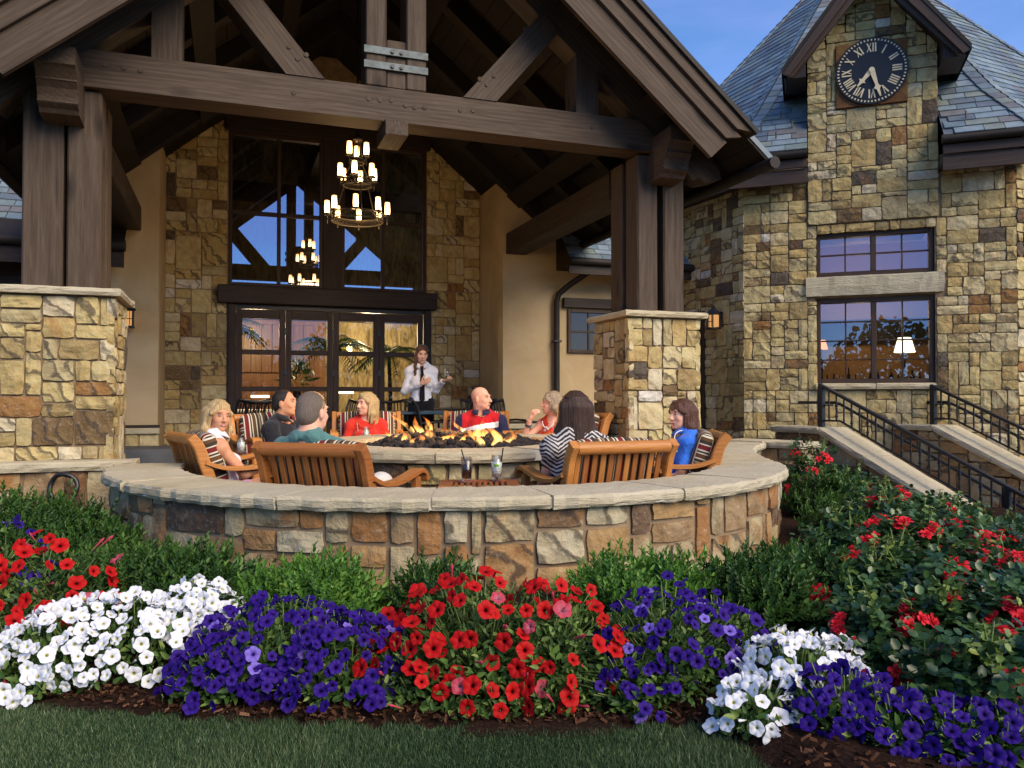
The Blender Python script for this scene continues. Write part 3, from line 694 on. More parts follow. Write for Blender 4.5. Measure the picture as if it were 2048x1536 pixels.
part('king_block', T, lambda b: fbox(b, PF, 2.109, 2.281, W0 + .004, W1, 3.808, 4.235, ch=.008))
for (z0, z1) in ((4.085, 4.15), (3.955, 4.02)):
    st = part('strap', M['steel_strap'], lambda b: fbox(b, PF, 1.905, 2.475, W0 - .028, W0 - .012, z0, z1, ch=.002))
    for uu in (2.155, 2.235): part('bolt', M['iron'], lambda b: disc(b, PF.p(uu, W0 - .027, (z0 + z1) / 2), -PF.N, .017, 8, 0, .016), st)
for (pu, pz) in ((-.12, 3.70), (.02, 3.69), (.14, 3.685), (1.95, 3.69), (2.05, 3.69), (2.15, 3.70), (2.28, 3.67), (2.36, 3.66), (2.45, 3.67), (2.9, 3.70), (2.78, 3.69), (1.32, 3.66), (4.1, 3.68)):
    part('peg', T, lambda b: disc(b, PF.p(pu, W0 + .001, pz), -PF.N, .021, 8, 0, .008))
for u0 in (-.535, 4.745):       # stepped corbel between the twin posts
    pr = [(.12, 3.64), (-.30, 3.66), (-.30, 3.53), (-.275, 3.515), (-.24, 3.47), (-.225, 3.445), (-.235, 3.43), (-.225, 3.425), (-.19, 3.385), (-.17, 3.33), (-.165, 3.30), (-.175, 3.285), (-.165, 3.275), (-.12, 3.25), (-.10, 3.22), (.12, 3.20)]
    part('corbel', T, lambda b: prism(b, [PF.p(u0, wq, z) for (wq, z) in pr], PF.U * .27, PF.N))
# roof: barge boards, deck, rafters behind, purlins
WB = -.5
def barge(sgn):
    U = lambda u: UC + sgn * (u - UC)
    bl = lambda u: 5.71 - .83 * (u - UC)         # lower edge of the first board
    ue = 5.06
    for (dz0, dz1, wo, ex) in ((0, .30, 0, 0), (.305, .47, -.035, .14), (.475, .60, -.07, .24)):
        e = ue + ex
        part('barge_board', T, lambda b: fprism(b, PF, [(U(UC), 5.71 + dz0), (U(UC), 5.71 + dz1), (U(e + .17), bl(e + .17) + dz1), (U(e), bl(e) + dz0)], WB + wo, WB + wo + .05, (sgn, -.83)))
    part('drip_edge', M['gutter'], lambda b: fprism(b, PF, [(U(UC), 5.71 + .603), (U(UC), 5.71 + .66), (U(ue + .46), bl(ue + .46) + .66), (U(ue + .44), bl(ue + .44) + .603)], WB - .10, WB + .05, (sgn, -.83)))
    # deck boards (underside) and roof slab
    for i in range(20):
        a, c = UC + i * .178, UC + (i + 1) * .178 - .006
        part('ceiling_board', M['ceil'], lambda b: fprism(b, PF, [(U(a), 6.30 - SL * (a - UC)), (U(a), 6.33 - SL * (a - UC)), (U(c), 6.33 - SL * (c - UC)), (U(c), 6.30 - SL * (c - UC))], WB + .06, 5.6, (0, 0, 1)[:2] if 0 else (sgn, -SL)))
    part('roof_slab', M['slate'], lambda b: fprism(b, PF, [(U(UC), 6.335), (U(UC), 6.40), (U(5.80), 6.40 - SL * 3.61), (U(5.80), 6.335 - SL * 3.61)], WB + .05, 6.0, (sgn, -SL)))
    for wq in (1.5, 2.7, 3.9):
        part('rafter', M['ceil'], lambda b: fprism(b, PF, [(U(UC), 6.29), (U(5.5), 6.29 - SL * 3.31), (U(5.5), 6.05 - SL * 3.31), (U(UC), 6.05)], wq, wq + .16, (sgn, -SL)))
    for uq in (2.95, 3.85, 4.75):
        zq = 6.29 - SL * (uq - UC)
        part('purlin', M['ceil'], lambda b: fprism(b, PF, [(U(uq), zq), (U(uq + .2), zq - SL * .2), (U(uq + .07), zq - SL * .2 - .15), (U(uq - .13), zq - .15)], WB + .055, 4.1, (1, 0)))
    part('eave_beam', M['darkwood'], lambda b: fbox(b, PF, min(U(4.62), U(4.93)), max(U(4.62), U(4.93)), .75, 4.12, 3.18, 3.48, ch=.01))
    part('gutter', M['gutter'], lambda b: tube(b, [PF.p(U(5.70), WB - .1, 3.32), PF.p(U(5.70), 5.5, 3.32)], .06, 8))
barge(1); barge(-1)

# ================================================================== main wall of the clubhouse
club = thing('clubhouse', 'stone and tan stucco clubhouse wall behind the porch with tall dark windows', 'building', PF.p(2.2, 5.3, 0))
WW = 5.24
b = MB()
for (a, c, z0, z1) in ((-.1, .80, -.1, 6.2), (3.69, 4.7, -.1, 6.2), (.80, 3.69, 5.0, 6.2)):
    fbox(b, PF, a, c, WW + .03, WW + .35, z0, z1, 0, .5)
b.build('wall', M['mortar'], club)
wsz = [(4, 3, 5), (3, 3, 4), (5, 3, 3), (3, 2, 5), (4, 2, 4), (2, 2, 3), (2, 3, 3), (5, 4, 1.6), (4, 4, 1.5), (2, 4, 1)]
it = stones(ashlar(.83, 4.9, .068, (), wsz, 71), wall_fn(PF, -.05, .1, WW + .03), .022, .006, 71)
it += stones(ashlar(.86, 4.95, .068, (), wsz, 72), wall_fn(PF, 3.71, .1, WW + .03), .022, .006, 72)
lay(club, it, 'stone', M['stone'], 300, minpx=7)
def cp(name, mat, fn, parent=None, **kw): return part(name, mat, fn, parent or club, **kw)
# stucco returns
sl_top = lambda u: 6.27 - SL * abs(u - UC)
cp('stucco_wall', M['stucco'], lambda b: fprism(b, PF, [(-.80, -.1), (-.035, -.1), (-.035, sl_top(-.035)), (-.80, sl_top(-.80))], 4.13, 5.26, (0, 1)))
cp('stucco_wall', M['stucco'], lambda b: fprism(b, PF, [(4.58, -.1), (8.2, -.1), (8.2, 3.9), (5.6, 3.9), (5.1, sl_top(5.1)), (4.58, sl_top(4.58))], 4.13, 5.26, (0, 1)))
for (a, c) in ((-1.9, -.01), (4.555, 7.6)):
    cp('base_trim', M['darkwood'], lambda b: fbox(b, PF, a, c, 4.085, 4.128, .70, .735))
    cp('base_ledge', M['cap'], lambda b: fbox(b, PF, a, c, 4.06, 4.128, .62, .697, ch=.012))
    lay(club, stones(ashlar(c - a, .52, .08, (), [(4, 3, 3), (3, 3, 3), (5, 3, 2), (3, 2, 2), (2, 3, 2)], 77), wall_fn(PF, a, .1, 4.12), .03, .009, 77), 'base_stone', M['stone'], 40, 'base_stones')
land = MB(); fbox(land, PF, -3.5, .45, 3.3, 4.1, .1, .475, 0, .4, ch=.012); land.build('slate_landing', M['slatefloor'], kind='structure')
# framing round door and window
FW = M['frame']; DW = M['darkwood']
cp('header_beam', DW, lambda b: fbox(b, PF, .65, 3.84, WW - .13, WW + .1, 2.43, 2.69, ch=.012))
cp('top_beam', DW, lambda b: fbox(b, PF, .74, 3.76, WW - .04, WW + .2, 4.93, 5.35, ch=.012))
cp('jamb', DW, lambda b: fbox(b, PF, .795, .90, WW - .05, WW + .2, .15, 2.428))
cp('jamb', DW, lambda b: fbox(b, PF, 3.66, 3.765, WW - .05, WW + .2, .15, 2.428))
cp('door_track', M['iron'], lambda b: fbox(b, PF, .902, 3.658, WW + .0, WW + .12, 2.365, 2.427))
cp('window_post', DW, lambda b: fbox(b, PF, 2.12, 2.395, WW - .03, WW + .2, 2.692, 4.928))
for (a, c) in ((.80, 2.118), (2.397, 3.69)):
    wn = cp('window', FW, lambda b: (fbox(b, PF, a, a + .045, WW, WW + .1, 2.692, 4.928), fbox(b, PF, c - .045, c, WW, WW + .1, 2.692, 4.928), fbox(b, PF, a + .047, c - .047, WW, WW + .1, 2.692, 2.745), fbox(b, PF, a + .047, c - .047, WW, WW + .1, 4.875, 4.928)))
    mu = (a + c) / 2 + (.03 if a < 1 else -.02)
    cp('mullion', FW, lambda b: fbox(b, PF, mu - .026, mu + .026, WW + .012, WW + .08, 2.747, 4.873), wn)
    cp('mullion', FW, lambda b: (fbox(b, PF, a + .047, mu - .028, WW + .012, WW + .08, 3.735, 3.79), fbox(b, PF, mu + .028, c - .047, WW + .012, WW + .08, 3.735, 3.79)), wn)
    for (x0, x1) in ((a + .03, mu), (mu, c - .03)):
        for (z0, z1) in ((2.73, 3.76), (3.76, 4.89)):
            cp('pane', M['pane_coated'], lambda b: b.add([PF.p(x0, WW + .05, z0), PF.p(x1, WW + .05, z0), PF.p(x1, WW + .05, z1), PF.p(x0, WW + .05, z1)], [[0, 1, 2, 3]]), wn)
dw = (3.658 - .902) / 4
for i in range(4):
    a = .902 + i * dw; c = a + dw - .006; z0, z1 = .16, 2.36
    d = cp('door', FW, lambda b: (fbox(b, PF, a, a + .085, WW + .02, WW + .075, z0, z1), fbox(b, PF, c - .085, c, WW + .02, WW + .075, z0, z1), fbox(b, PF, a + .086, c - .086, WW + .02, WW + .075, z1 - .13, z1), fbox(b, PF, a + .086, c - .086, WW + .02, WW + .075, z0, z0 + .2)))
    for zz in (1.205, 1.74): cp('rail', FW, lambda b: fbox(b, PF, a + .086, c - .086, WW + .025, WW + .07, zz - .035, zz + .035), d)
    for (p0, p1) in ((z0 + .2, 1.17), (1.24, 1.705), (1.775, z1 - .13)):
        cp('pane', M['pane_clear'], lambda b: b.add([PF.p(a + .08, WW + .05, p0 - .005), PF.p(c - .08, WW + .05, p0 - .005), PF.p(c - .08, WW + .05, p1 + .005), PF.p(a + .08, WW + .05, p1 + .005)], [[0, 1, 2, 3]]), d)
    for zz in (.5, 1.45, 2.05): cp('hinge', M['iron'], lambda b: fbox(b, PF, a - .03, a + .03, WW + .008, WW + .019, zz - .05, zz + .05), d)
# the room behind the glass
k = NT('room_wall', (.30, .23, .12), .9, .1); n1 = k.noise(k.vec(k.pos(), (3, 3, .8)), 2.6, 6, .7, 1.2); k.col(k.mix(k.rng(n1, .36, .62), (.12, .085, .035), (.42, .34, .18))); M['room'] = k.m
room = cp('room', M['room'], lambda b: (fbox(b, PF, -.1, 5.6, 9.2, 9.3, .1, 6.0, 0, .5), fbox(b, PF, -.3, -.11, WW + .4, 9.3, .1, 6.0, 0, .5), fbox(b, PF, 5.61, 5.8, WW + .4, 9.3, .1, 6.0, 0, .5), fbox(b, PF, -.3, 5.8, WW + .4, 9.3, .02, .14, 0, .5), fbox(b, PF, -.3, 5.8, WW + .4, 9.3, 6.0, 6.1, 0, .5)))
m_cloth('room_ceiling_beam', (.05, .03, .02))
cp('room_cornice', DW, lambda b: (fbox(b, PF, -.1, 5.6, 9.0, 9.19, 3.0, 3.25), fbox(b, PF, -.1, 5.6, 7.1, 7.3, 4.4, 4.7), fbox(b, PF, 2.1, 2.4, WW + .4, 9.1, 4.9, 5.3)))
M['cherry'] = m_wood('cherry_panels', (.055, .022, .009), (.10, .042, .016), (.15, .068, .028), .4, False, .2)
cp('light_baffle', DW, lambda b: fbox(b, PF, -.1, 5.6, WW + .4, 8.4, 2.50, 2.62))  # added slab that keeps the lower lamp light out of the upper windows
cab = cp('wood_door', M['cherry'], lambda b: fbox(b, PF, .35, 2.55, 8.75, 8.95, .15, 2.95))
for i in range(9):
    for (z0, z1) in ((.4, 1.35), (1.55, 2.45)): cp('panel_board', M['cherry'], lambda b: fbox(b, PF, .62 + i * .19, .62 + i * .19 + .18, 8.70, 8.745, z0, z1), cab)
m_emit('lamp_shade_glow', (1., .72, .34), 3.5)
m_emit('warm_panel_light', (1., .8, .45), 2.5)
for (uu, zz) in ((3.05, 1.95), (3.75, 1.9)):
    cp('wall_sconce', M['lamp_shade_glow'], lambda b: lathe(b, [(.045, 0), (.055, .2), (.04, .21)], PF.p(uu, 9.05, zz), 10))
for (uu, zz) in ((1.35, 2.62), (1.35, .98), (2.9, 1.06)):
    cp('ceiling_downlight', M['warm_panel_light'], lambda b: fbox(b, PF, uu - .16, uu + .16, 8.55, 8.6, zz + .1, zz + .14))
def lamp(loc, e, c=(1., .74, .42), r=.15, name='room_lamp'):
    l = bpy.data.lights.new(name, 'POINT'); l.energy = e; l.color = c; l.shadow_soft_size = r
    o = bpy.data.objects.new(name, l); COL.objects.link(o); o.location = loc; return o
lamp(PF.p(1.2, 7.4, 2.2), 42); lamp(PF.p(3.2, 7.4, 2.2), 55); lamp(PF.p(2.2, 7.0, 4.2), 2.5)
# palms and flowers indoors
def palm(u, wq, n, h, R_, seed, label):
    rg = random.Random(seed); t = thing('potted_palm', label, 'palm', PF.p(u, wq, .14), 0, 'palms inside the glass doors')
    bp = Vector(t.location)
    b = MB(); lathe(b, [(.0, 0), (.14, 0), (.19, .32), (.17, .33), (.0, .31)], bp, 12); b.build('pot', M['bronze'], t)
    b = MB(); tube(b, [bp + Vector((0, 0, .3)), bp + Vector((.03, 0, h * .55)), bp + Vector((0, 0, h))], [.045, .035, .03], 7); b.build('trunk', M['bark_chip'], t)
    for i in range(n):
        az = i * 2.4 + rg.random(); el = rg.uniform(.1, 1.3); b = MB(); pts = []
        for q in range(9):
            s = q / 8; r = R_ * s * math.cos(el * (1 - s * .7)); z = R_ * s * math.sin(el) - .75 * R_ * s * s
            pts.append(bp + Vector((math.cos(az) * r, math.sin(az) * r, h + z)))
        tube(b, pts, [.008] * 8 + [.003], 4)
        for q in range(1, 9):
            for sd_ in (1, -1):
                for f in (0, .5):
                    p = pts[q - 1].lerp(pts[q], f); d = (pts[q] - pts[q - 1]).normalized(); s_ = d.cross(Vector((0, 0, 1))).normalized() * sd_
                    l = R_ * .38 * (1 - abs(q / 8 - .5)); tip = p + s_ * l * .8 + d * l * .55 - Vector((0, 0, l * .35)); wv = d * .016
                    b.add([p - wv, p + wv, tip], [[0, 1, 2]], 0)
        b.build('frond', M['palm_leaf'], t)
palm(2.45, 6.7, 16, 1.75, .75, 3, 'tall green palm inside the third door panel from the left')
palm(3.35, 6.5, 16, 1.65, .7, 4, 'dark palm inside the rightmost door panel behind the waitress')
palm(.75, 6.6, 12, 2.05, .65, 5, 'palm with high fronds inside the leftmost door panel')
vt = thing('flower_vase', 'vase with white blooms and greenery on a round stand inside the doors', 'flower vase', PF.p(1.86, 6.6, .14)); vb = Vector(vt.location)
b = MB(); lathe(b, [(0, 0), (.2, 0), (.05, .05), (.05, .68), (.26, .70), (.26, .74), (0, .74)], vb, 14); b.build('stand', M['darkwood'], vt)
b = MB(); lathe(b, [(0, .745), (.07, .745), (.11, .9), (.06, 1.05), (.08, 1.1)], vb, 14); b.build('vase', M['bronze'], vt)
rg = random.Random(4); b = MB()
for i in range(160):
    d = Vector((rg.gauss(0, 1), rg.gauss(0, 1), rg.gauss(.6, .8))).normalized(); c = vb + Vector((0, 0, 1.22)) + d * rg.uniform(.1, .30); s_ = d.orthogonal().normalized() * .02; b.add([c - s_, c + d * .12, c + s_], [[0, 1, 2]], 0)
b.build('greenery', M['palm_leaf'], vt)
for i in range(9):
    d = Vector((rg.uniform(-1, 1), rg.uniform(-1, .2), rg.uniform(.1, 1.2))).normalized(); b = MB(); c = vb + Vector((0, 0, 1.25)) + d * .25
    b.add([c + v * .045 for v in ICO_V], ICO_F, 0, .5, None, True); b.build('bloom', M['cream_paint'], vt)

# small window, lean-to roof and downspout on the right stucco
cp('lintel', DW, lambda b: fbox(b, PF, 5.52, 6.75, 4.05, 4.128, 2.43, 2.575))
sw = cp('small_window', FW, lambda b: (fbox(b, PF, 5.60, 5.65, 4.09, 4.128, 1.75, 2.41), fbox(b, PF, 6.55, 6.60, 4.09, 4.128, 1.75, 2.41), fbox(b, PF, 5.652, 6.548, 4.09, 4.128, 1.75, 1.80), fbox(b, PF, 5.652, 6.548, 4.09, 4.128, 2.36, 2.41), fbox(b, PF, 5.93, 5.96, 4.10, 4.126, 1.802, 2.358), fbox(b, PF, 5.652, 6.548, 4.104, 4.124, 2.06, 2.09)))
k = NT('dim_room_glass', (.035, .02, .01), .08, .6); M['dimglass'] = k.m
cp('pane', M['dimglass'], lambda b: b.add([PF.p(5.63, 4.118, 1.78), PF.p(6.57, 4.118, 1.78), PF.p(6.57, 4.118, 2.38), PF.p(5.63, 4.118, 2.38)], [[0, 1, 2, 3]]), sw)
def slate_field(fnp, L, S, ew, expo, rg, keep=None, th=.012):
    """courses of slates: fnp(along, up_slope, out) -> point"""
    out = []; rows = int(S / expo)
    for r in range(rows):
        x = -rg.uniform(0, .2) if r % 2 else -ew * .5 - rg.uniform(0, .1)
        while x < L:
            w_ = ew * rg.uniform(.7, 1.3); a, c = x + .004, x + w_ - .004; x += w_
            y0, y1 = r * expo + rg.uniform(-.008, .008), (r + 1) * expo + .05
            if keep:
                q = keep(a, c, y0, y1)
                if not q: continue
                a, c = q
            else: a, c = max(0, a), min(L, c)
            if c - a < .03: continue
            o = .024 + rg.uniform(-.002, .003)
            P = [(a, y0, o), (c, y0, o), (c, y1, .008), (a, y1, .008), (a, y0, o - th), (c, y0, o - th)]
            out.append(([fnp(*p) for p in P], [[0, 1, 2, 3], [4, 5, 1, 0], [0, 3, 4], [1, 5, 2]], rg.random()))
    return out
rg = random.Random(31)
lt0, lt1 = PF.p(5.42, 3.62, 3.08), PF.p(5.42, 4.13, 3.72); lts = (lt1 - lt0); lS = lts.length; lts.normalize(); lno = PF.U.cross(lts).normalized()
lno = lno if lno.z > 0 else -lno
ltr = thing('lean_to_roof', 'small slate lean-to roof with gutter on the stucco wall above the downspout', 'roof', PF.p(6.3, 4.0, 3.0))
part('deck', DW, lambda b: prism(b, [PF.p(5.42, 3.62, 3.06), PF.p(5.42, 4.125, 3.70), PF.p(5.42, 4.125, 2.98), PF.p(5.42, 3.62, 2.98)], PF.U * 2.2, PF.U), ltr)
lay(ltr, slate_field(lambda a, s, o: lt0 + PF.U * a + lts * s + lno * o, 2.2, lS, .24, .11, rg), 'slate', M['slate'], 300, 'small_slates')
part('gutter', M['gutter'], lambda b: tube(b, [PF.p(5.40, 3.56, 3.04), PF.p(7.6, 3.56, 3.04)], .055, 8), ltr)
part('fascia', DW, lambda b: fbox(b, PF, 5.40, 7.6, 3.595, 3.618, 2.86, 3.06), ltr)
dsp = [PF.p(5.80, 3.62, 2.99), PF.p(5.78, 3.7, 2.93), PF.p(5.55, 3.95, 2.74), PF.p(5.43, 4.05, 2.62), PF.p(5.40, 4.06, 2.5), PF.p(5.40, 4.06, .4), PF.p(5.40, 3.95, .2)]
part('downspout', M['gutter'], lambda b: tube(b, dsp, .045, 10), None, label=None) if 0 else None
b = MB(); tube(b, dsp, .045, 10); o = b.build('downspout', M['gutter'], ltr)
for zz in (.9, 1.9): part('bracket', M['iron'], lambda b: fbox(b, PF, 5.34, 5.46, 4.0, 4.126, zz, zz + .03), o)

# neighbouring wing at far left with slate roof, gutter and dark wall
wing = thing('side_wing', 'dark side wing with slate roof and gutter beyond the left posts', 'building', PF.p(-3, 4.5, 0))
part('wall', DW, lambda b: fbox(b, PF, -7, -.81, 4.4, 5.2, -.1, 3.0), wing)
wl0, wl1 = PF.p(-7, 3.85, 2.98), PF.p(-7, 6.4, 5.25); wls = wl1 - wl0; wS = wls.length; wls.normalize(); wno = PF.U.cross(wls).normalized(); wno = wno if wno.z > 0 else -wno
part('deck', DW, lambda b: prism(b, [PF.p(-7, 3.85, 2.95), PF.p(-7, 6.4, 5.22), PF.p(-7, 6.4, 5.0), PF.p(-7, 3.85, 2.78)], PF.U * 6.15, PF.U), wing)
lay(wing, slate_field(lambda a, s, o: wl0 + PF.U * a + wls * (s + .35) + wno * o, 5.6, wS - .4, .26, .15, rg), 'slate', M['slate'], 300, 'small_slates')
part('metal_apron', M['gutter'], lambda b: prism(b, [wl0 + wno * .01, wl0 + wls * .36 + wno * .01, wl0 + wls * .36, wl0], PF.U * 6.6, PF.U), wing)
part('gutter', M['gutter'], lambda b: tube(b, [PF.p(-7, 3.78, 2.92), PF.p(-.38, 3.78, 2.92)], .07, 8), wing)
part('fascia', DW, lambda b: fbox(b, PF, -7, -.40, 3.81, 3.83, 2.66, 2.90), wing)
# ================================================================== stone tower
tower = thing('stone_tower', 'eight sided stone tower with steep slate roof, clock gable and divided windows', 'tower', TF.p(1.64, 3.96, 0))
SIDE = 3.28; AP = 3.96; TC = TF.p(1.64, AP, 0)
def facet(i):       # 0 front, -1 left, 1 right ...
    a = R(-20.4 + 45 * i); n = Vector((math.sin(a + 0), -math.cos(a), 0)); u = Vector((math.cos(a), math.sin(a), 0))
    o = TC + n * AP - u * SIDE / 2
    return Frame((o.x, o.y), a)
FR = {i: facet(i) for i in range(-3, 5)}
LFc = FR[-1]
def tp(name, mat, fn, parent=None, **kw): return part(name, mat, fn, parent or tower, **kw)
cw = MB(); f0 = FR[0]
for i in FR:
    if i == 0:
        for (a, c, z0, z1) in ((0, .93, -1.4, 4.2), (2.37, SIDE, -1.4, 4.2), (.93, 2.37, -1.4, 1.2), (.93, 2.37, 2.42, 2.69), (.93, 2.37, 3.29, 4.2)): fbox(cw, f0, a, c, .03, .35, z0, z1, 0, .5, ch=.0)
    else: fbox(cw, FR[i], 0, SIDE, .03, .35, -1.4, 4.2, 0, .5, ch=.0)
cw.build('wall', M['mortar'], tower)
tsz = [(4, 3, 6), (6, 4, 1.6), (5, 5, .8), (3, 3, 4), (5, 3, 4), (3, 2, 5), (4, 2, 5), (2, 2, 3), (2, 3, 3), (5, 4, 2), (4, 4, 1.6), (2, 4, 1), (6, 3, 1)]
z0_ = -.5; UN = .060
rt = ashlar(SIDE, 4.55, UN, [(.93, 2.37, 1.19 + .5, 2.40 + .5), (.815, 2.475, 2.40 + .5, 2.70 + .5), (.93, 2.37, 2.70 + .5, 3.29 + .5), (.84, 2.42, 3.40 + .5, 4.6 + .5)], tsz, 81)
brighter = lambda t, rg: t if rg.random() < .75 or t < .7 else t * .7
it = stones(rt, wall_fn(f0, 0, z0_, .03), .024, .005, 81, tw=brighter)
rb = ashlar(1.57, 3.2, UN, [(1.19 - .845, 2.08 - .845, 4.90 - 3.40, 5.76 - 3.40)], tsz, 82)
gline = lambda u: 6.42 - 1.3 * abs(u - 1.63)
it += stones(rb, lambda u, v, d: f0.p(.845 + u, -d, min(3.40 + v, gline(u + .845) + .22)), .024, .005, 82, keep=lambda x, y: y + 3.40 < gline(x + .845) + .42, tw=brighter)
it += stones(ashlar(1.9, 4.2, UN, [(.0, SIDE - 2.45, 0, 2.35 + .1)], tsz, 83), wall_fn(LFc, SIDE - 1.9, -.1, .03), .024, .005, 83)
it += stones(ashlar(SIDE, 4.2, .06, (), tsz, 84), wall_fn(FR[1], 0, -.1, .03), .035, .008, 84)
lay(tower, it, 'stone', M['stone'], 300, minpx=8)
tp('clock_gable', M['mortar'], lambda b: fprism(b, f0, [(.85, 3.40), (2.41, 3.40), (2.41, 5.40), (1.63, 6.46), (.85, 5.40)], .0, 1.6, (1, 0)))
tp('lintel', M['cap'], lambda b: slab_cap(b, [f0.p(a, c, 0) for (a, c) in ((.815, -.035), (2.475, -.035), (2.475, .2), (.815, .2))], 2.435, 2.69, .007, .95))
for (a, c) in ((.93, 1.66), (1.67, 2.37)): tp('sill', M['cap'], lambda b: slab_cap(b, [f0.p(*q, 0) for q in ((a, -.06), (c, -.06), (c, .25), (a, .25))], 1.19, 1.268, .006))
def grid_window(z0, z1, rows):
    a, c = .945, 2.362
    wn = tp('window', FW, lambda b: (fbox(b, f0, a, a + .055, .07, .2, z0, z1), fbox(b, f0, c - .055, c, .07, .2, z0, z1), fbox(b, f0, a + .057, c - .057, .07, .2, z0, z0 + .06), fbox(b, f0, a + .057, c - .057, .07, .2, z1 - .06, z1), fbox(b, f0, 1.62, 1.685, .07, .2, z0 + .062, z1 - .062)))
    for (x0, x1) in ((a + .057, 1.618), (1.687, c - .057)):
        xm = (x0 + x1) / 2; cols = ((x0, xm - .009), (xm + .009, x1))
        tp('muntin', FW, lambda b: fbox(b, f0, xm - .009, xm + .009, .10, .15, z0 + .062, z1 - .062, ch=.002), wn)
        for r in range(rows):
            y0 = z0 + .06 + (z1 - z0 - .12) * r / rows; y1 = z0 + .06 + (z1 - z0 - .12) * (r + 1) / rows
            for (p, q) in cols:
                if r: tp('muntin', FW, lambda b: fbox(b, f0, p, q, .102, .148, y0 - .009, y0 + .009, ch=.002), wn)
                tp('pane', M['pane_tower'], lambda b: b.add([f0.p(p - .01, .13, y0), f0.p(q + .01, .13, y0), f0.p(q + .01, .13, y1), f0.p(p - .01, .13, y1)], [[0, 1, 2, 3]]), wn)
m_glass('pane_tower', .30, (.75, .75, .75), (.36, .46, .68))
grid_window(1.27, 2.405, 4); grid_window(2.70, 3.285, 2)
# bar room behind the tower windows
k = NT('bar_wall', (.46, .27, .12), .85, .2); M['barwall'] = k.m
tp('room', M['barwall'], lambda b: (fbox(b, f0, -.2, 3.5, 2.9, 3.0, .3, 4.1, 0, .5), fbox(b, f0, -.2, 3.5, .4, 3.0, .2, .3, 0, .5)))
tp('room_ceiling', M['cream_paint'], lambda b: fbox(b, f0, -.2, 3.5, .4, 3.0, 3.6, 3.7, 0, .5))
tp('cornice', DW, lambda b: (fbox(b, f0, .6, 2.7, 2.7, 2.88, 2.0, 2.35), fbox(b, f0, .3, 3.2, 2.82, 2.89, 2.75, 2.95)))
m_emit('bar_lamp_glow', (1., .82, .5), 1.6); m_emit('amber_lamp_glow', (1., .36, .08), .8)
def bar_lamp(u, wq, z, mat, r, label):
    t = thing('table_lamp', label, 'lamp', f0.p(u, wq, 1.22)); p = Vector(t.location)
    b = MB(); lathe(b, [(0, 0), (.07, 0), (.02, .03), (.015, z - 1.22)], p, 10); b.build('base', M['bronze'], t)
    b = MB(); lathe(b, [(r, z - 1.22), (r * .6, z - 1.22 + r * 1.5)], p, 14); b.build('shade', mat, t)
bar_lamp(2.12, 1.1, 1.72, M['bar_lamp_glow'], .14, 'glowing pale lamp inside the lower tower window at right')
bar_lamp(1.02, 1.0, 1.78, M['amber_lamp_glow'], .09, 'amber lamp inside the lower tower window at left')
tp('back_bar', M['cherry'], lambda b: fbox(b, f0, .7, 2.7, .55, 1.25, .3, 1.215))
rg = random.Random(8)
k = NT('bottle_glass', (.10, .045, .012), .12, .6); k.b.inputs['Transmission Weight'].default_value = .5; M['bottle'] = k.m
for i in range(15):
    u = 1.0 + i * .092; p = f0.p(u, rg.uniform(.60, .95), 1.216); b = MB(); h = rg.uniform(.18, .30); r = rg.uniform(.022, .034)
    if i % 3: lathe(b, [(0, 0), (r, 0), (r, h * .6), (r * .35, h * .75), (r * .35, h), (0, h)], p, 9); nm, mt = 'bottle', M['bottle']
    else: lathe(b, [(0, 0), (r, .0), (.005, .01), (.005, h * .4), (r * 1.2, h * .55), (r, h * .8)], p, 9); nm, mt = 'wine_glass', M['tumbler_glass']
    b.build(nm, mt, None, label='%s %s from the left in the row behind the lower tower window' % (('first second third fourth fifth sixth seventh eighth ninth tenth eleventh twelfth thirteenth fourteenth fifteenth').split()[i], 'vessel, an amber bottle,' if nm == 'bottle' else 'vessel, a stemmed glass,'), cat='bottle' if nm == 'bottle' else 'glass', group='bottles and glasses on the bar in the tower')
lamp(f0.p(1.6, 1.9, 2.3), 7, (1., .72, .4), .12, 'bar_lamp'); lamp(f0.p(1.6, 1.8, 3.2), 2.5, (1., .75, .45), .12, 'bar_lamp')
# eaves
for (a, c) in ((-.15, .842), (2.418, SIDE + .15)):
    tp('fascia', M['frame'], lambda b: fbox(b, f0, a, c, -.335, -.30, 3.90, 4.09, ch=.004))
    tp('fascia', M['frame'], lambda b: fbox(b, f0, a, c, -.375, -.337, 4.095, 4.21, ch=.004))
    tp('gutter', M['gutter'], lambda b: tube(b, [f0.p(a - .02, -.42, 4.265), f0.p(c, -.42, 4.265)], .055, 10))
    tp('soffit', DW, lambda b: fbox(b, f0, a, c, -.30, .03, 3.98, 4.0))
ex = .15
tp('fascia', M['frame'], lambda b: fbox(b, LFc, -.15, SIDE + .12, -.335, -.30, 3.90, 4.09)); tp('fascia', M['frame'], lambda b: fbox(b, LFc, -.15, SIDE + .14, -.375, -.337, 4.095, 4.21)); tp('gutter', M['gutter'], lambda b: tube(b, [LFc.p(-.15, -.42, 4.265), LFc.p(SIDE + .17, -.42, 4.265)], .055, 10)); tp('soffit', DW, lambda b: fbox(b, LFc, -.1, SIDE + .1, -.30, .03, 3.98, 4.0))
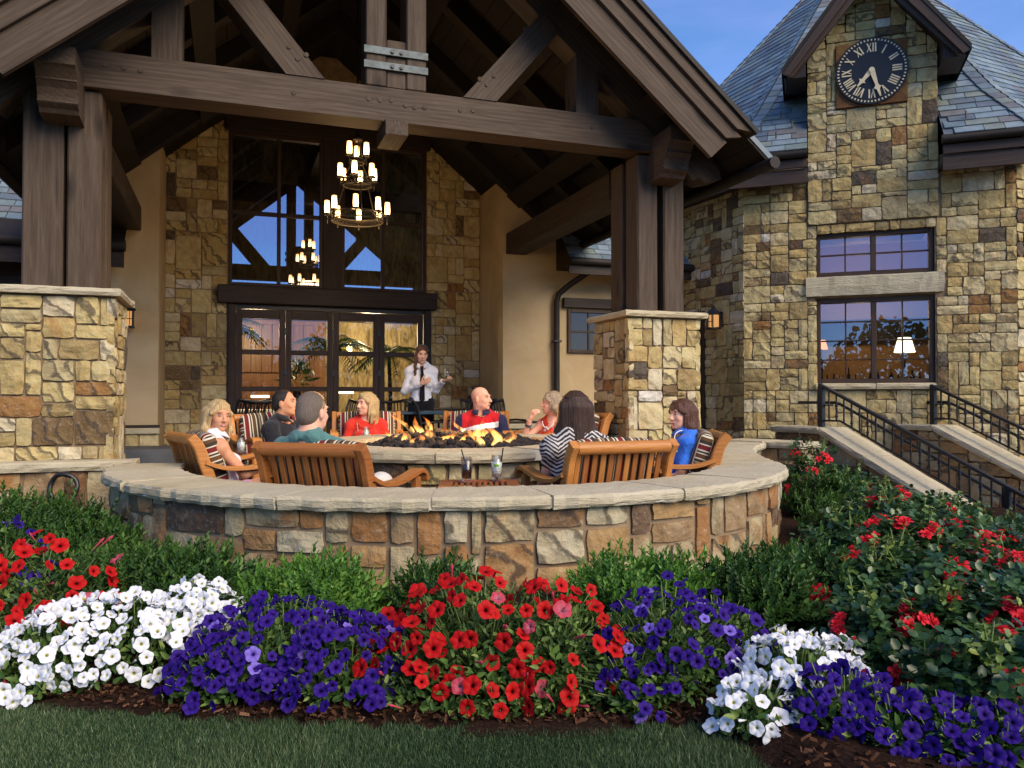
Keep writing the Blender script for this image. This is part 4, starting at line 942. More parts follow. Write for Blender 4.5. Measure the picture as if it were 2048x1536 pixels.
# roof
AE, ZE, ZK, TK, ZA = AP + .45, 4.30, 5.10, .2, 9.15
def roof_pt(i, lat, t, out=0):
    z = ZE + (ZK - ZE) * t / TK if t < TK else ZK + (ZA - ZK) * (t - TK) / (1 - TK); n = -FR[i].N
    up = (Vector((0, 0, (ZK - ZE) / TK if t < TK else (ZA - ZK) / (1 - TK))) - n * AE).normalized(); no = FR[i].U.cross(up)
    return TC + n * AE * (1 - t) + FR[i].U * lat + Vector((0, 0, z)) + no * out
HW = AE * math.tan(R(22.5)); b = MB()
for i in FR:
    V = [roof_pt(i, -HW, 0), roof_pt(i, HW, 0), roof_pt(i, HW * (1 - TK), TK), roof_pt(i, -HW * (1 - TK), TK), TC + Vector((0, 0, ZA))]
    V += [TC - FR[i].N * AE * .0 + Vector((0, 0, 4.2))]
    if i == 0:      # the front slope stops either side of the clock gable
        for (l0, l1) in ((-HW, -.80), (.78, HW)): b.add([roof_pt(0, l0, 0), roof_pt(0, l1, 0), roof_pt(0, max(-HW * (1 - TK), min(HW * (1 - TK), l1)), TK), roof_pt(0, max(-HW * (1 - TK), min(HW * (1 - TK), l0)), TK)], [[0, 1, 2, 3]], 0, .6)
        b.add(V, [[3, 2, 4]], 0, .6)
    else: b.add(V, [[0, 1, 2, 3], [3, 2, 4], [1, 0, 5]], 0, .6)
b.build('roof_deck', M['slate'], tower)
s1 = math.hypot(AE * TK, ZK - ZE); s2 = math.hypot(AE * (1 - TK), ZA - ZK)
def s2t(s): return s / s1 * TK if s < s1 else TK + (s - s1) / s2 * (1 - TK)
rg = random.Random(12); sl_it = []
for i in (-1, 0, 1, -2, 2):
    def keep(a, c, y0, y1):
        t = s2t(y1); hw = HW * (1 - t) + .03; a, c = max(a, HW - hw), min(c, HW + hw)
        if c - a < .04: return None
        m = (a + c) / 2 - HW
        if i == 0 and ZE + (ZK - ZE) * t / TK < 6.0 and t < .55:
            if -.80 < m < .78 and t < .5: return None
            if a - HW < -.80 < c - HW: c = HW - .80
            if a - HW < .78 < c - HW: a = HW + .78
            if c - a < .04: return None
        return a, c
    sl_it += slate_field(lambda a, s, o: roof_pt(i, a - HW, s2t(s), o), 2 * HW, s1 + s2 - .1, .29, .165, rg, keep, .014)
    # hip slates
for (i, sg) in ((0, -1), (0, 1), (-1, -1), (1, 1)):
    q = 0.
    while q < s1 + s2 - .3:
        t0, t1 = s2t(q), s2t(q + .22); P = []
        for ii, s_ in ((i, sg), (i + sg, -sg)):
            n_ = ii if ii in FR else ii
            for (t, o) in ((t0, .045), (t1, .028)):
                hw = HW * (1 - t); P.append((roof_pt(n_, s_ * hw, t, o), roof_pt(n_, s_ * (hw - .14), t, o)))
        for k0 in (0, 2):
            V = [P[k0][0], P[k0][1], P[k0 + 1][1], P[k0 + 1][0]]; dn = Vector((0, 0, -.014)); V += [v + dn for v in V]
            sl_it.append((V, [[0, 1, 2, 3], [4, 5, 1, 0], [5, 6, 2, 1]], rg.random()))
        q += .165
lay(tower, sl_it, 'slate', M['slate'], 300, 'small_slates', minpx=8)
rg = random.Random(2)
for (u, z, tt) in ((.05, 0, .06), (.45, 0, .06), (.25, 0, .11), (.65, 0, .11), (-.1, 0, .10), (.1, 0, .16), (.5, 0, .17), (2.7, 0, .06)):
    c0 = roof_pt(0, u - 1.64, tt, .03); tp('snow_guard', M['bronze'], lambda b: beam(b, c0, c0 + Vector((0, 0, .09)), .018, .018))
# gable roof over the clock
for sg in (-1, 1):
    G = lambda u: 1.63 + sg * u
    zz = lambda u, o=0: 6.74 + o - 1.3 * u
    tp('gable_roof', M['gutter'], lambda b: fprism(b, f0, [(G(0), 6.76), (G(0), 6.83), (G(1.10), zz(1.10, .09)), (G(1.10), zz(1.10, .02))], -.44, 2.6, (sg, -1.3)))
    tp('barge_board', M['frame'], lambda b: fprism(b, f0, [(G(0), 6.755), (G(1.09), zz(1.09, .015)), (G(1.01), zz(1.01, -.125)), (G(0), 6.56)], -.43, -.385, (sg, -1.3)))
    tp('barge_board', M['frame'], lambda b: fprism(b, f0, [(G(0), 6.60), (G(1.04), zz(1.04, -.09)), (G(.96), zz(.96, -.19)), (G(0), 6.44)], -.38, -.335, (sg, -1.3)))
    tp('soffit', DW, lambda b: fprism(b, f0, [(G(0), 6.61), (G(0), 6.75), (G(1.06), zz(1.06, .0)), (G(1.02), zz(1.02, -.10))], -.33, .3, (sg, -1.3)))
    tp('eave_return', DW, lambda b: fprism(b, f0, [(G(.80), 5.30), (G(1.06), 5.30), (G(1.08), 5.36), (G(.80), 5.72)], -.325, .25, (0, 1)))
# clock
clock = thing('clock', 'black round clock with cream roman numerals on a rusted square plate', 'clock', f0.p(1.638, -.14, 4.92))
CW = -.052; CC = (1.638, 5.357)
b = MB(); fbox(b, f0, 1.205, 2.065, CW, -.002, 4.92, 5.75, 0, .3); b.build('backplate', M['rust'], clock)
b = MB(); disc(b, f0.p(CC[0], CW + .002, CC[1]), -f0.N, .437, 48, 0, .035); b.build('dial', M['blackpaint'], clock)
CF_ = CW - .036
def bar2(b, p, q, wd, lift=.004):   # flat bar on the dial between 2-D points
    P, Q = Vector((p[0], p[1])), Vector((q[0], q[1])); d = (Q - P).normalized(); s_ = Vector((-d.y, d.x)) * wd / 2
    V = [f0.p(CC[0] + v.x, CF_ - o, CC[1] + v.y) for o in (0, lift) for v in (P - s_, Q - s_, Q + s_, P + s_)]
    b.add(V, [[4, 5, 6, 7], [0, 1, 5, 4], [1, 2, 6, 5], [2, 3, 7, 6], [3, 0, 4, 7]], 0, .5)
b = MB()
for i in range(60):
    a = R(i * 6); d = Vector((math.sin(a), math.cos(a))); bar2(b, d * .392, d * .416, .017)
b.build('minute_marks', M['cream_paint'], clock)
def numeral(s_, ang):
    b = MB(); a = R(ang); rad = Vector((math.sin(a), math.cos(a))); tan = Vector((math.cos(a), -math.sin(a))); ws = dict(I=.030, V=.062, X=.068); tot = sum(ws[c] for c in s_); x = -tot / 2
    r0, r1 = .245, .362
    for c in s_:
        w_ = ws[c]; xm = x + w_ / 2; h = w_ * .36
        Q = lambda x_, r_: tan * x_ + rad * r_
        if c == 'I': bar2(b, Q(xm, r0), Q(xm, r1), .017)
        elif c == 'V': bar2(b, Q(xm - h, r1), Q(xm, r0), .018); bar2(b, Q(xm + h, r1), Q(xm, r0), .009, .0045)
        else: bar2(b, Q(xm - h, r1), Q(xm + h, r0), .018); bar2(b, Q(xm + h, r1), Q(xm - h, r0), .009, .0045)
        x += w_
    b.build('numeral', M['cream_paint'], clock)
for i, s_ in enumerate(('XII', 'I', 'II', 'III', 'IIII', 'V', 'VI', 'VII', 'VIII', 'IX', 'X', 'XI')): numeral(s_, i * 30)
def hand(name, ang, L, w_, lift):
    a = R(ang); d = Vector((math.sin(a), math.cos(a))); n_ = Vector((-d.y, d.x)); b = MB()
    o = [(-.02, w_ * .5), (.0, w_ * .6), (L * .55, w_ * .32), (L * .62, w_ * .45), (L * .66, w_ * .85), (L * .71, w_ * .45), (L * .76, w_ * .32), (L, w_ * .14)]
    pts = [d * r + n_ * h for r, h in o] + [d * r - n_ * h for r, h in o[::-1]]
    N_ = len(pts); V = [f0.p(CC[0] + p.x, CF_ - l, CC[1] + p.y) for l in (lift, lift + .008) for p in pts]
    b.add(V, [[N_ + i for i in range(N_)][::-1]] + [[i, (i + 1) % N_, N_ + (i + 1) % N_, N_ + i] for i in range(N_)], 0, .5); b.build(name, M['cream_paint'], clock)
hand('hour_hand', 222, .26, .062, .012); hand('minute_hand', 164, .37, .058, .024)
b = MB(); disc(b, f0.p(CC[0], CF_ - .008, CC[1]), -f0.N, .034, 20, 0, .03); b.build('hub', M['cream_paint'], clock)
# lanterns
m_emit('lantern_glow', (1., .50, .18), .22)
def lantern(fr, u, w0, zc, label):
    t = thing('wall_lantern', label, 'lantern', fr.p(u, w0, zc - .17), 0, 'black wall lanterns'); P = lambda a, c, z: (a, c, z)
    L_ = lambda nm, mt, fn: (lambda b: (fn(b), b.build(nm, mt, t)))(MB())
    h = .062; wc = w0 - .13
    for (a, c) in ((-h, -h), (h, -h), (-h, h), (h, h)): L_('corner_bar', M['iron'], lambda b: fbox(b, fr, u + a - .007, u + a + .007, wc + c - .007, wc + c + .007, zc - .11, zc + .08, ch=.001))
    L_('glass', M['lantern_glow'], lambda b: fbox(b, fr, u - .052, u + .052, wc - .052, wc + .052, zc - .10, zc + .07, ch=.001))
    for q in (-.03, .03): L_('glazing_bar', M['iron'], lambda b: (fbox(b, fr, u + q - .004, u + q + .004, wc - .062, wc - .054, zc - .10, zc + .07, ch=.001)))
    L_('glazing_bar', M['iron'], lambda b: fbox(b, fr, u - .06, u + .06, wc - .064, wc - .055, zc - .03, zc - .02, ch=.001))
    L_('base', M['iron'], lambda b: fbox(b, fr, u - .078, u + .078, wc - .078, wc + .078, zc - .135, zc - .111))
    L_('roof', M['iron'], lambda b: lathe(b, [(.115, .081), (.05, .15), (.035, .155), (.035, .18), (.012, .20), (0, .215)], fr.p(u, wc, zc), 4, smooth=False))
    L_('bracket', M['iron'], lambda b: (fbox(b, fr, u - .02, u + .02, wc + .08, w0, zc + .02, zc + .05), fbox(b, fr, u - .05, u + .05, w0 - .012, w0, zc - .1, zc + .12)))
lantern(LFc, SIDE - .475, .0, 2.19, 'black wall lantern with lit panes on the shaded side of the stone tower')
uu, zz = PF.px(255, 634, 4.0); lantern(PF, uu, 4.125, zz, 'black wall lantern half hidden behind the wide left pier on tan stucco')
# dark doorway on the shaded tower side
dr = tp('doorway', DW, lambda b: fbox(b, LFc, SIDE - 1.75, SIDE - .84, -.012, .028, -.05, 2.36))
tp('opening_shade', M['iron'], lambda b: fbox(b, LFc, SIDE - 1.67, SIDE - .92, -.02, -.013, -.05, 2.28), dr)  # flat black sheet coloured for the shade inside the opening

# ================================================================== stair with cheek walls and railings
SLP = (.70 + .44) / 2.54
def cheek(off, u_end, label, seed, face_h=1.6):
    fr = Frame((SA + SN * off)[:2], math.atan2(SD.y, SD.x)); t = thing('stair_cheek', label, 'stair wall', fr.p(1, .18, -.3), 0, 'stone cheek walls of the outdoor stair')
    zt = lambda u: .665 - SLP * max(0, u)
    b = MB(); prism(b, [fr.p(u, .03, z) for (u, z) in ((-.7, -1.3), (u_end, -1.3), (u_end, zt(u_end)), (0, .665), (-.7, .665))], fr.N * .30, fr.U, 0, .5); b.build('core', M['mortar'], t)
    keep = lambda x, y: y - 1.25 < zt(x - .7) + .04; wf = wall_fn(fr, -.7, -1.25, .03); cl_fn = lambda u, v, d: wf(u, min(v, zt(u - .7) + 1.25 - .004), d)
    it = stones(ashlar(u_end + .7, 1.95, .075, (), [(5, 3, 4), (4, 3, 4), (6, 4, 3), (4, 4, 2), (3, 2, 2), (7, 4, 2), (3, 3, 2)], seed), cl_fn, .03, .01, seed, keep)
    lay(t, it, 'stone', M['ringstone'], 200)
    b = MB(); slab_cap(b, [fr.p(-.75, -.04, 0), fr.p(.0, -.04, 0), fr.p(.0, .40, 0), fr.p(-.75, .40, 0)], .67, .74, .006); b.build('capstone', M['cap'], t)
    u = .003; rg = random.Random(seed)
    while u < u_end:
        e = min(u_end, u + rg.uniform(.6, .9)); b = MB(); rim = []
        m = 7; V = []
        for i in range(m + 1):
            x = u + .006 + (e - u - .012) * i / m
            for (wq, dz) in ((-.04, 0), (-.045, .035), (-.035, .07), (.40, .07), (.41, .03), (.40, 0)):
                V.append(fr.p(x, wq + rg.uniform(-.006, .006), .67 - SLP * x + dz + rg.uniform(-.003, .003)))
        K = 6; b.add(V, [[i * K + k_, (i + 1) * K + k_, (i + 1) * K + (k_ + 1) % K, i * K + (k_ + 1) % K] for i in range(m) for k_ in range(K)] + [[k_ for k_ in range(K)][::-1], [m * K + k_ for k_ in range(K)]], 0, rg.random()); b.build('capstone', M['cap'], t); u = e
    return fr
fa = cheek(0, 5.2, 'sloping stone stair wall with pale cap rising from the rose bed to the tower', 91)
fb = cheek(1.9, 6.0, 'second sloping stair wall with pale cap, farther right near the tower window', 92)
stair = thing('stair', 'stone steps going down between the two sloping cheek walls', 'stairs', fa.p(1.5, 1.2, -.3))
for i in range(13):
    b = MB(); fbox(b, fa, -.7 if i == 0 else i * .36 - .36, i * .36 + .02, .36, 2.0, -1.3, .02 - i * .16, 0, rng.random()); b.build('step', M['cap'], stair)
def knob(b, p, s_=1.): lathe(b, [(.008, -.05 * s_), (.016, -.03 * s_), (.010, -.02 * s_), (.022, 0), (.010, .02 * s_), (.016, .03 * s_), (.008, .05 * s_)], p, 8)
def railing(fr, wq, u_end, label, side):
    t = thing('stair_railing', label, 'railing', fr.p(.2, wq, .0), 0, 'black iron railings along the stair')
    zt = lambda u: 1.245 - SLP * u * 1.08; zb = lambda u: .80 - SLP * max(0, u - .26) if u > .26 else .80
    I = M['iron']; B = lambda nm, fn: (lambda b: (fn(b), b.build(nm, I, t)))(MB())
    u0 = -.15
    def ztop(u): return 1.225 - SLP * (u - u0) * .985
    def zbot(u): return .815 if u < .12 else .815 - SLP * (u - .12)
    B('newel', lambda b: fbox(b, fr, u0 - .032, u0 + .032, wq - .03, wq + .03, .735, 1.215))
    for un in (2.02, 4.3):
        if un < u_end: B('newel', lambda b: fbox(b, fr, un - .026, un + .026, wq - .024, wq + .024, .735 - SLP * un, ztop(un) - .01))
    B('top_rail', lambda b: beam(b, fr.p(u0 - .035, wq, 1.235), fr.p(u_end, wq, ztop(u_end) + .01), .05, .034))
    B('bottom_rail', lambda b: (beam(b, fr.p(u0, wq, .815), fr.p(.12, wq, .815), .022, .022), beam(b, fr.p(.12, wq, .815), fr.p(u_end, wq, zbot(u_end)), .022, .022)))
    i = 0; u = u0 + .11
    while u < u_end:
        bl = (lambda b: (fbox(b, fr, u - .0075, u + .0075, wq - .0075, wq + .0075, zbot(u), ztop(u) - .012, ch=.002), knob(b, fr.p(u, wq, (zbot(u) * .55 + ztop(u) * .45) + .03), 1.) if i % 2 else None, knob(b, fr.p(u, wq, zbot(u) + .05), .6) if i % 2 else None))
        B('baluster', bl); u += .106; i += 1
    # grab rail on brackets inside the stair
    g = wq + .12
    B('grab_rail', lambda b: tube(b, [fr.p(-.62, g, 1.02), fr.p(-.05, g, 1.02), fr.p(.02, g, 1.0), fr.p(u_end, g, 1.0 - SLP * (u_end - .02))], .018, 8))
    for un in (-.1, 1.2, 2.4, 3.6): B('bracket', lambda b: fbox(b, fr, un - .01, un + .01, wq, g, (1.0 if un < 0 else 1.0 - SLP * un) - .02, (1.0 if un < 0 else 1.0 - SLP * un), ch=.002))
    return t
railing(fa, .18, 5.1, 'black iron stair railing standing on the nearer sloping cap', 1)
rl = railing(fb, .18, 5.6, 'black iron stair railing on the farther sloping cap below the tower window', 1)
gd = thing('landing_guard', 'short level black iron guard rail beside the farther stair railing', 'railing', fb.p(-.15, .8, .7))
for (p, q, h_) in ((.2, 1.1, 1.225), (.2, 1.1, .815)):
    b = MB(); beam(b, fb.p(-.19, p, h_), fb.p(-.19, q, h_), .04, .028); b.build('rail', M['iron'], gd)
for i in range(9):
    wq = .28 + i * .095; b = MB(); fbox(b, fb, -.1975, -.1825, wq - .0075, wq + .0075, .82, 1.21, ch=.002)
    if i % 2: knob(b, fb.p(-.19, wq, .96))
    b.build('baluster', M['iron'], gd)
b = MB(); fbox(b, fb, -.22, -.16, 1.1, 1.16, .60, 1.23); b.build('newel', M['iron'], gd)

# ================================================================== chandelier
k = m_emit('candle_glow', (1., .60, .22), 1.)
g = k.new('SeparateXYZ'); k.L(k.gco(), g.inputs[0]); cc = k.ramp(g.outputs[0], [(0, (1., .58, .20)), (.07, (1., .66, .26)), (.15, (1., .42, .11))]); st = k.rng(g.outputs[0], 0, .14, 4.5, 1.6)
em = [n for n in k.n.nodes if n.type == 'EMISSION'][0]; k.L(cc, em.inputs[0]); k.L(st, em.inputs[1])
ch = thing('chandelier', 'three tiered iron ring chandelier with glowing candle lights under the porch', 'chandelier', PF.p(2.19, 2.3, 3.05)); cb = Vector(ch.location)
I = M['bronze']; CB = lambda nm, mt, fn, p=None: (lambda b: (fn(b), b.build(nm, mt, p or ch))[1])(MB())
def ringpts(r, z, n=28): return [cb + Vector((math.cos(2 * math.pi * i / n) * r, math.sin(2 * math.pi * i / n) * r, z)) for i in range(n + 1)]
CB('hub', I, lambda b: lathe(b, [(0, .97), (.06, .97), (.065, 1.0), (.03, 1.02), (.02, 1.1), (0, 1.1)], cb, 12))
CB('rod', I, lambda b: tube(b, [cb + Vector((0, 0, 1.08)), cb + Vector((0, 0, 3.05))], .012, 6))
tiers = ((.295, .05, 8, .34), (.165, .46, 6, .205), (.075, .72, 3, .11)); rg = random.Random(6)
for ti, (r, z, n, rc) in enumerate(tiers):
    def band(b):
        m = 40
        for zz, hh in ((z, .010), (z + .075 - ti * .015, .010)): tube(b, ringpts(r, zz), .008, 5)
        for i in range(m):      # pierced scrollwork between the two hoops
            a0, a1 = 2 * math.pi * i / m, 2 * math.pi * (i + 1.4) / m
            tube(b, [cb + Vector((math.cos(a) * r, math.sin(a) * r, z + (.07 - ti * .015) * s_)) for a, s_ in ((a0, 0), (a1, .5), (a0, 1))], .005, 4)
    CB('ring', I, band)
    for i in range(n):
        a = 2 * math.pi * (i + .35 * ti + .18) / n; d = Vector((math.cos(a), math.sin(a), 0)); p = cb + d * rc + Vector((0, 0, z + .045))
        arm = CB('arm', I, lambda b: (tube(b, [cb + d * r + Vector((0, 0, z + .02)), p + Vector((0, 0, -.02)), p + Vector((0, 0, .02))], .008, 5), lathe(b, [(.0, .015), (.045, .02), (.048, .028), (.03, .035), (.03, .04)], p, 10), lathe(b, [(.006, -.08), (.012, -.05), (.006, -.02)], p, 6)))
        CB('candle', M['candle_glow'], lambda b: lathe(b, [(.027, .0), (.030, .05), (.027, .14), (.020, .143), (.0, .128)], p + Vector((0, 0, .04)), 12), arm)
    if ti < 2:
        rn, zn = tiers[ti + 1][0], tiers[ti + 1][1]
        for i in range(3):
            a = 2 * math.pi * i / 3 + .9; d = Vector((math.cos(a), math.sin(a), 0))
            CB('chain', I, lambda b: tube(b, [cb + d * r + Vector((0, 0, z + .07)), cb + d * (r * .6 + rn * .4) + Vector((0, 0, z + .16)), cb + d * rn + Vector((0, 0, zn))], [.008, .005, .008], 5))
for i in range(3):
    a = 2 * math.pi * i / 3 + .9; d = Vector((math.cos(a), math.sin(a), 0)); CB('chain', I, lambda b: tube(b, [cb + d * .075 + Vector((0, 0, .76)), cb + d * .03 + Vector((0, 0, .98))], .006, 5))
lamp(cb + Vector((0, 0, -.1)), 15, (1., .62, .28), .3, 'chandelier_light')
# ================================================================== garden furniture
def strip(mb, pts, ths, x0, x1, m=0, t=None):
    """bent board: side profile pts (y,z) with thickness ths, from x0 to x1"""
    P = [Vector((p[0], p[1])) for p in pts]; n = len(P); A, B_ = [], []
    for i in range(n):
        d = (P[min(i + 1, n - 1)] - P[max(i - 1, 0)]).normalized(); nn = Vector((-d.y, d.x)) * ths[i] / 2; A.append(P[i] + nn); B_.append(P[i] - nn)
    c = .006; V = []; G = []; L = 0; r0 = rng.random() * 40
    for i in range(n):
        if i: L += (P[i] - P[i - 1]).length
        for (x, q) in ((x0 + c, A[i]), (x1 - c, A[i]), (x1, A[i].lerp(B_[i], .12)), (x1, A[i].lerp(B_[i], .88)), (x1 - c, B_[i]), (x0 + c, B_[i]), (x0, A[i].lerp(B_[i], .88)), (x0, A[i].lerp(B_[i], .12))):
            V.append((x, q.x, q.y)); G.append((L + r0, x, q.y))
    F = [[i * 8 + k, i * 8 + (k + 1) % 8, i * 8 + 8 + (k + 1) % 8, i * 8 + 8 + k] for i in range(n - 1) for k in range(8)] + [[k for k in range(8)][::-1], [(n - 1) * 8 + k for k in range(8)]]
    mb.add(V, F, m, t, G)
def smooth_path(pts, n=6):
    out = []; P = [Vector(p) for p in pts]
    for i in range(len(P) - 1):
        p0, p1, p2, p3 = P[max(i - 1, 0)], P[i], P[i + 1], P[min(i + 2, len(P) - 1)]
        for k in range(n):
            t = k / n; out.append(.5 * ((2 * p1) + (p2 - p0) * t + (2 * p0 - 5 * p1 + 4 * p2 - p3) * t * t + (3 * p1 - p0 - 3 * p2 + p3) * t ** 3))
    return out + [P[-1]]
def cushion(mb, c, s, tiltx, rad=.045, n=9, bulge=.02):
    hx, hy, hz = s[0] / 2, s[1] / 2, s[2] / 2; rot = Matrix.Rotation(tiltx, 3, 'X'); c = Vector(c)
    for ax in range(3):
        for sg in (1, -1):
            V = []; G = []
            for i in range(n + 1):
                for j in range(n + 1):
                    # concentrate the samples near the rounded edges
                    f = lambda k: math.copysign(1 - (1 - abs(2 * k / n - 1)) ** 1.6, 2 * k / n - 1)
                    a, b = f(i), f(j); p = [0, 0, 0]; p[ax] = sg; p[(ax + 1) % 3] = a * sg; p[(ax + 2) % 3] = b
                    q = Vector((p[0] * hx, p[1] * hy, p[2] * hz)); inn = Vector((max(-hx + rad, min(hx - rad, q.x)), max(-hy + rad, min(hy - rad, q.y)), max(-hz + rad, min(hz - rad, q.z))))
                    d = (q - inn); q = inn + (d.normalized() * rad if d.length > 1e-6 else d)
                    mid = (1 - (p[0]) ** 2) * (1 - p[1] ** 2 if abs(p[1]) < 1 else 1) * (1 - p[2] ** 2 if abs(p[2]) < 1 else 1)
                    if ax == 1: q.y += sg * bulge * (1 - p[0] ** 2) * (1 - p[2] ** 2)
                    if ax == 2: q.z += sg * bulge * (1 - p[0] ** 2) * (1 - p[1] ** 2)
                    G.append((q.x if ax != 0 else (q.z if hz > hy else q.y) + .11, 0, 0)); V.append(c + rot @ q)
            F = [[i * (n + 1) + j, (i + 1) * (n + 1) + j, (i + 1) * (n + 1) + j + 1, i * (n + 1) + j + 1] for i in range(n) for j in range(n)]
            mb.add(V, F, 0, .5, G, True)
def lounge_chair(label, loc, head, mats=('teak', 'teakdark')):
    t = thing('lounge_chair', label, 'chair', loc, math.atan2(head[1], head[0]) - math.pi / 2, 'teak lounge chairs round the fire pit'); TK, TD = M[mats[0]], M[mats[1]]
    def B(nm, mt, fn, p=None): b = MB(); fn(b); return b.build(nm, mt, p or t, world=False)
    st = smooth_path([(-.20, 0, 0), (-.225, .20, 0), (-.27, .42, 0), (-.335, .62, 0), (-.375, .74, 0), (-.43, .815, 0)]); th = [.058 + .018 * math.sin(i / len(st) * 3) for i in range(len(st))]
    for sx in (-1, 1): B('stile', TK, lambda b: strip(b, [(p.x, p.y) for p in st], th, sx * .335 - .024, sx * .335 + .024))
    yb = lambda z: -.27 - (z - .42) * .325 if z > .42 else -.225 - (z - .2) * .2
    B('top_rail', TK, lambda b: (tube(b, [(-.309, -.405, .79), (.309, -.405, .79)], .038, 12)))
    B('back_rail', TK, lambda b: beam(b, (-.31, yb(.40), .40), (.31, yb(.40), .40), .03, .07))
    for i in range(11):
        x = -.275 + i * .055; B('slat', TD if i % 3 else TK, lambda b: beam(b, (x, yb(.435), .435), (x, yb(.76) + .012, .765), .034, .014, (0, 1, .3), .003))
    arm = smooth_path([(-.335, .635, 0), (-.2, .59, 0), (-.02, .585, 0), (.14, .61, 0), (.25, .63, 0), (.31, .612, 0), (.335, .565, 0)])
    for sx in (-1, 1):
        B('arm', TK, lambda b: strip(b, [(p.x, p.y) for p in arm], [.030] * (len(arm) - 4) + [.033, .036, .036, .03], sx * .335 - .04, sx * .335 + .04))
        B('leg', TK, lambda b: beam(b, (sx * .335, .25, 0), (sx * .335, .235, .60), .05, .06, (0, 1, 0)))
        B('side_rail', TK, lambda b: beam(b, (sx * .335, -.20, .22), (sx * .335, .215, .24), .03, .08))
    B('front_rail', TK, lambda b: beam(b, (-.31, .24, .23), (.31, .24, .23), .03, .08))
    for i in range(6): B('seat_slat', TD, lambda b: beam(b, (-.318, -.16 + i * .07, .225), (.318, -.16 + i * .07, .225), .06, .018))
    B('seat_cushion', M['stripe'], lambda b: cushion(b, (0, .0, .295), (.60, .54, .12), 0))
    B('back_cushion', M['stripe'], lambda b: cushion(b, (0, -.228, .588), (.58, .12, .49), R(17), .05))
    return t
k = NT('wicker', (.1, .1, .1)); 
def iron_chair(label, loc, rz, proto=None):
    if proto:
        t = copy_tree(proto); t.location = loc; t.rotation_euler = (0, 0, rz); t['label'] = label; return t
    t = thing('cafe_chair', label, 'chair', loc, rz, 'black metal chairs on the porch'); I = M['blackpaint']
    def B(nm, fn): b = MB(); fn(b); return b.build(nm, I, t, world=False)
    B('seat', lambda b: beam(b, (-.22, 0, .44), (.22, 0, .44), .44, .025))
    for sx in (-1, 1):
        B('leg', lambda b: tube(b, [(sx * .22, .2, 0), (sx * .21, .2, .44)], .014, 6)); B('leg', lambda b: tube(b, [(sx * .22, -.24, 0), (sx * .21, -.2, .44)], .014, 6))
        B('back_post', lambda b: tube(b, [(sx * .21, -.2, .43), (sx * .215, -.23, .65), (sx * .225, -.27, .82), (sx * .245, -.33, .90)], .015, 7))
        B('arm', lambda b: tube(b, [(sx * .215, -.225, .64), (sx * .25, -.05, .655), (sx * .25, .16, .65), (sx * .23, .2, .62), (sx * .22, .19, .44)], .014, 6))
    B('top_bar', lambda b: tube(b, [(-.25, -.335, .90), (-.12, -.30, .875), (0, -.29, .868), (.12, -.30, .875), (.25, -.335, .90)], .018, 7))
    for i in range(9): x = -.17 + i * .0425; B('slat', lambda b: tube(b, [(x, -.205, .45), (x, -.23, .65), (x, -.29, .87)], .0085, 5))
    return t
def bistro_table(label, loc, w_, mat, rz=0):
    t = thing('patio_table', label, 'table', loc, rz, 'metal tables on the porch')
    b = MB(); beam(b, (-w_ / 2, 0, .755), (w_ / 2, 0, .755), .8, .035, m=0); b.build('table_top', M[mat], t, world=False)
    b = MB(); tube(b, [(0, 0, .02), (0, 0, .737)], .035, 8); b.build('pedestal', M['blackpaint'], t, world=False)
    for i in range(4):
        a = i * math.pi / 2 + .6; b = MB(); tube(b, [(0, 0, .06), (math.cos(a) * .32, math.sin(a) * .32, .02)], .02, 6); b.build('foot', M['blackpaint'], t, world=False)

# ================================================================== people (implicit surfaces, one continuous skin each)
def surface_nets(Fd, org, vox):
    s = Fd < 0; nx, ny, nz = Fd.shape
    c = np.zeros((nx - 1, ny - 1, nz - 1), np.int8); offs = [(i, j, k) for i in (0, 1) for j in (0, 1) for k in (0, 1)]
    for (i, j, k) in offs: c += s[i:nx - 1 + i, j:ny - 1 + j, k:nz - 1 + k]
    mask = (c > 0) & (c < 8); I = np.argwhere(mask); idx = np.full(mask.shape, -1, np.int32); idx[mask] = np.arange(len(I))
    vals = {o: Fd[I[:, 0] + o[0], I[:, 1] + o[1], I[:, 2] + o[2]] for o in offs}; acc = np.zeros((len(I), 3)); cnt = np.zeros(len(I))
    for a in offs:
        for ax in range(3):
            if a[ax]: continue
            b = list(a); b[ax] = 1; b = tuple(b); va, vb = vals[a], vals[b]; m = (va < 0) != (vb < 0); t = np.where(m, va / np.where(m, va - vb, 1), 0)
            p = np.array(a, float)[None] + 0 * acc; p[:, ax] += t; acc += p * m[:, None]; cnt += m
    V = np.array(org) + (I + acc / cnt[:, None]) * vox; Q = []
    for ax in range(3):
        sl0 = [slice(None)] * 3; sl1 = [slice(None)] * 3; sl0[ax] = slice(0, -1); sl1[ax] = slice(1, None); A = s[tuple(sl0)]; Bq = s[tuple(sl1)]
        E = np.argwhere(A != Bq); o1, o2 = (ax + 1) % 3, (ax + 2) % 3; E = E[(E[:, o1] > 0) & (E[:, o2] > 0) & (E[:, o1] < Fd.shape[o1] - 1) & (E[:, o2] < Fd.shape[o2] - 1)]
        fl = A[E[:, 0], E[:, 1], E[:, 2]]; q = []
        for (d1, d2) in ((1, 1), (0, 1), (0, 0), (1, 0)):
            e = E.copy(); e[:, o1] -= d1; e[:, o2] -= d2; q.append(idx[e[:, 0], e[:, 1], e[:, 2]])
        q = np.stack(q, 1); q[~fl] = q[~fl][:, ::-1]; Q.append(q)
    return V, np.concatenate(Q)
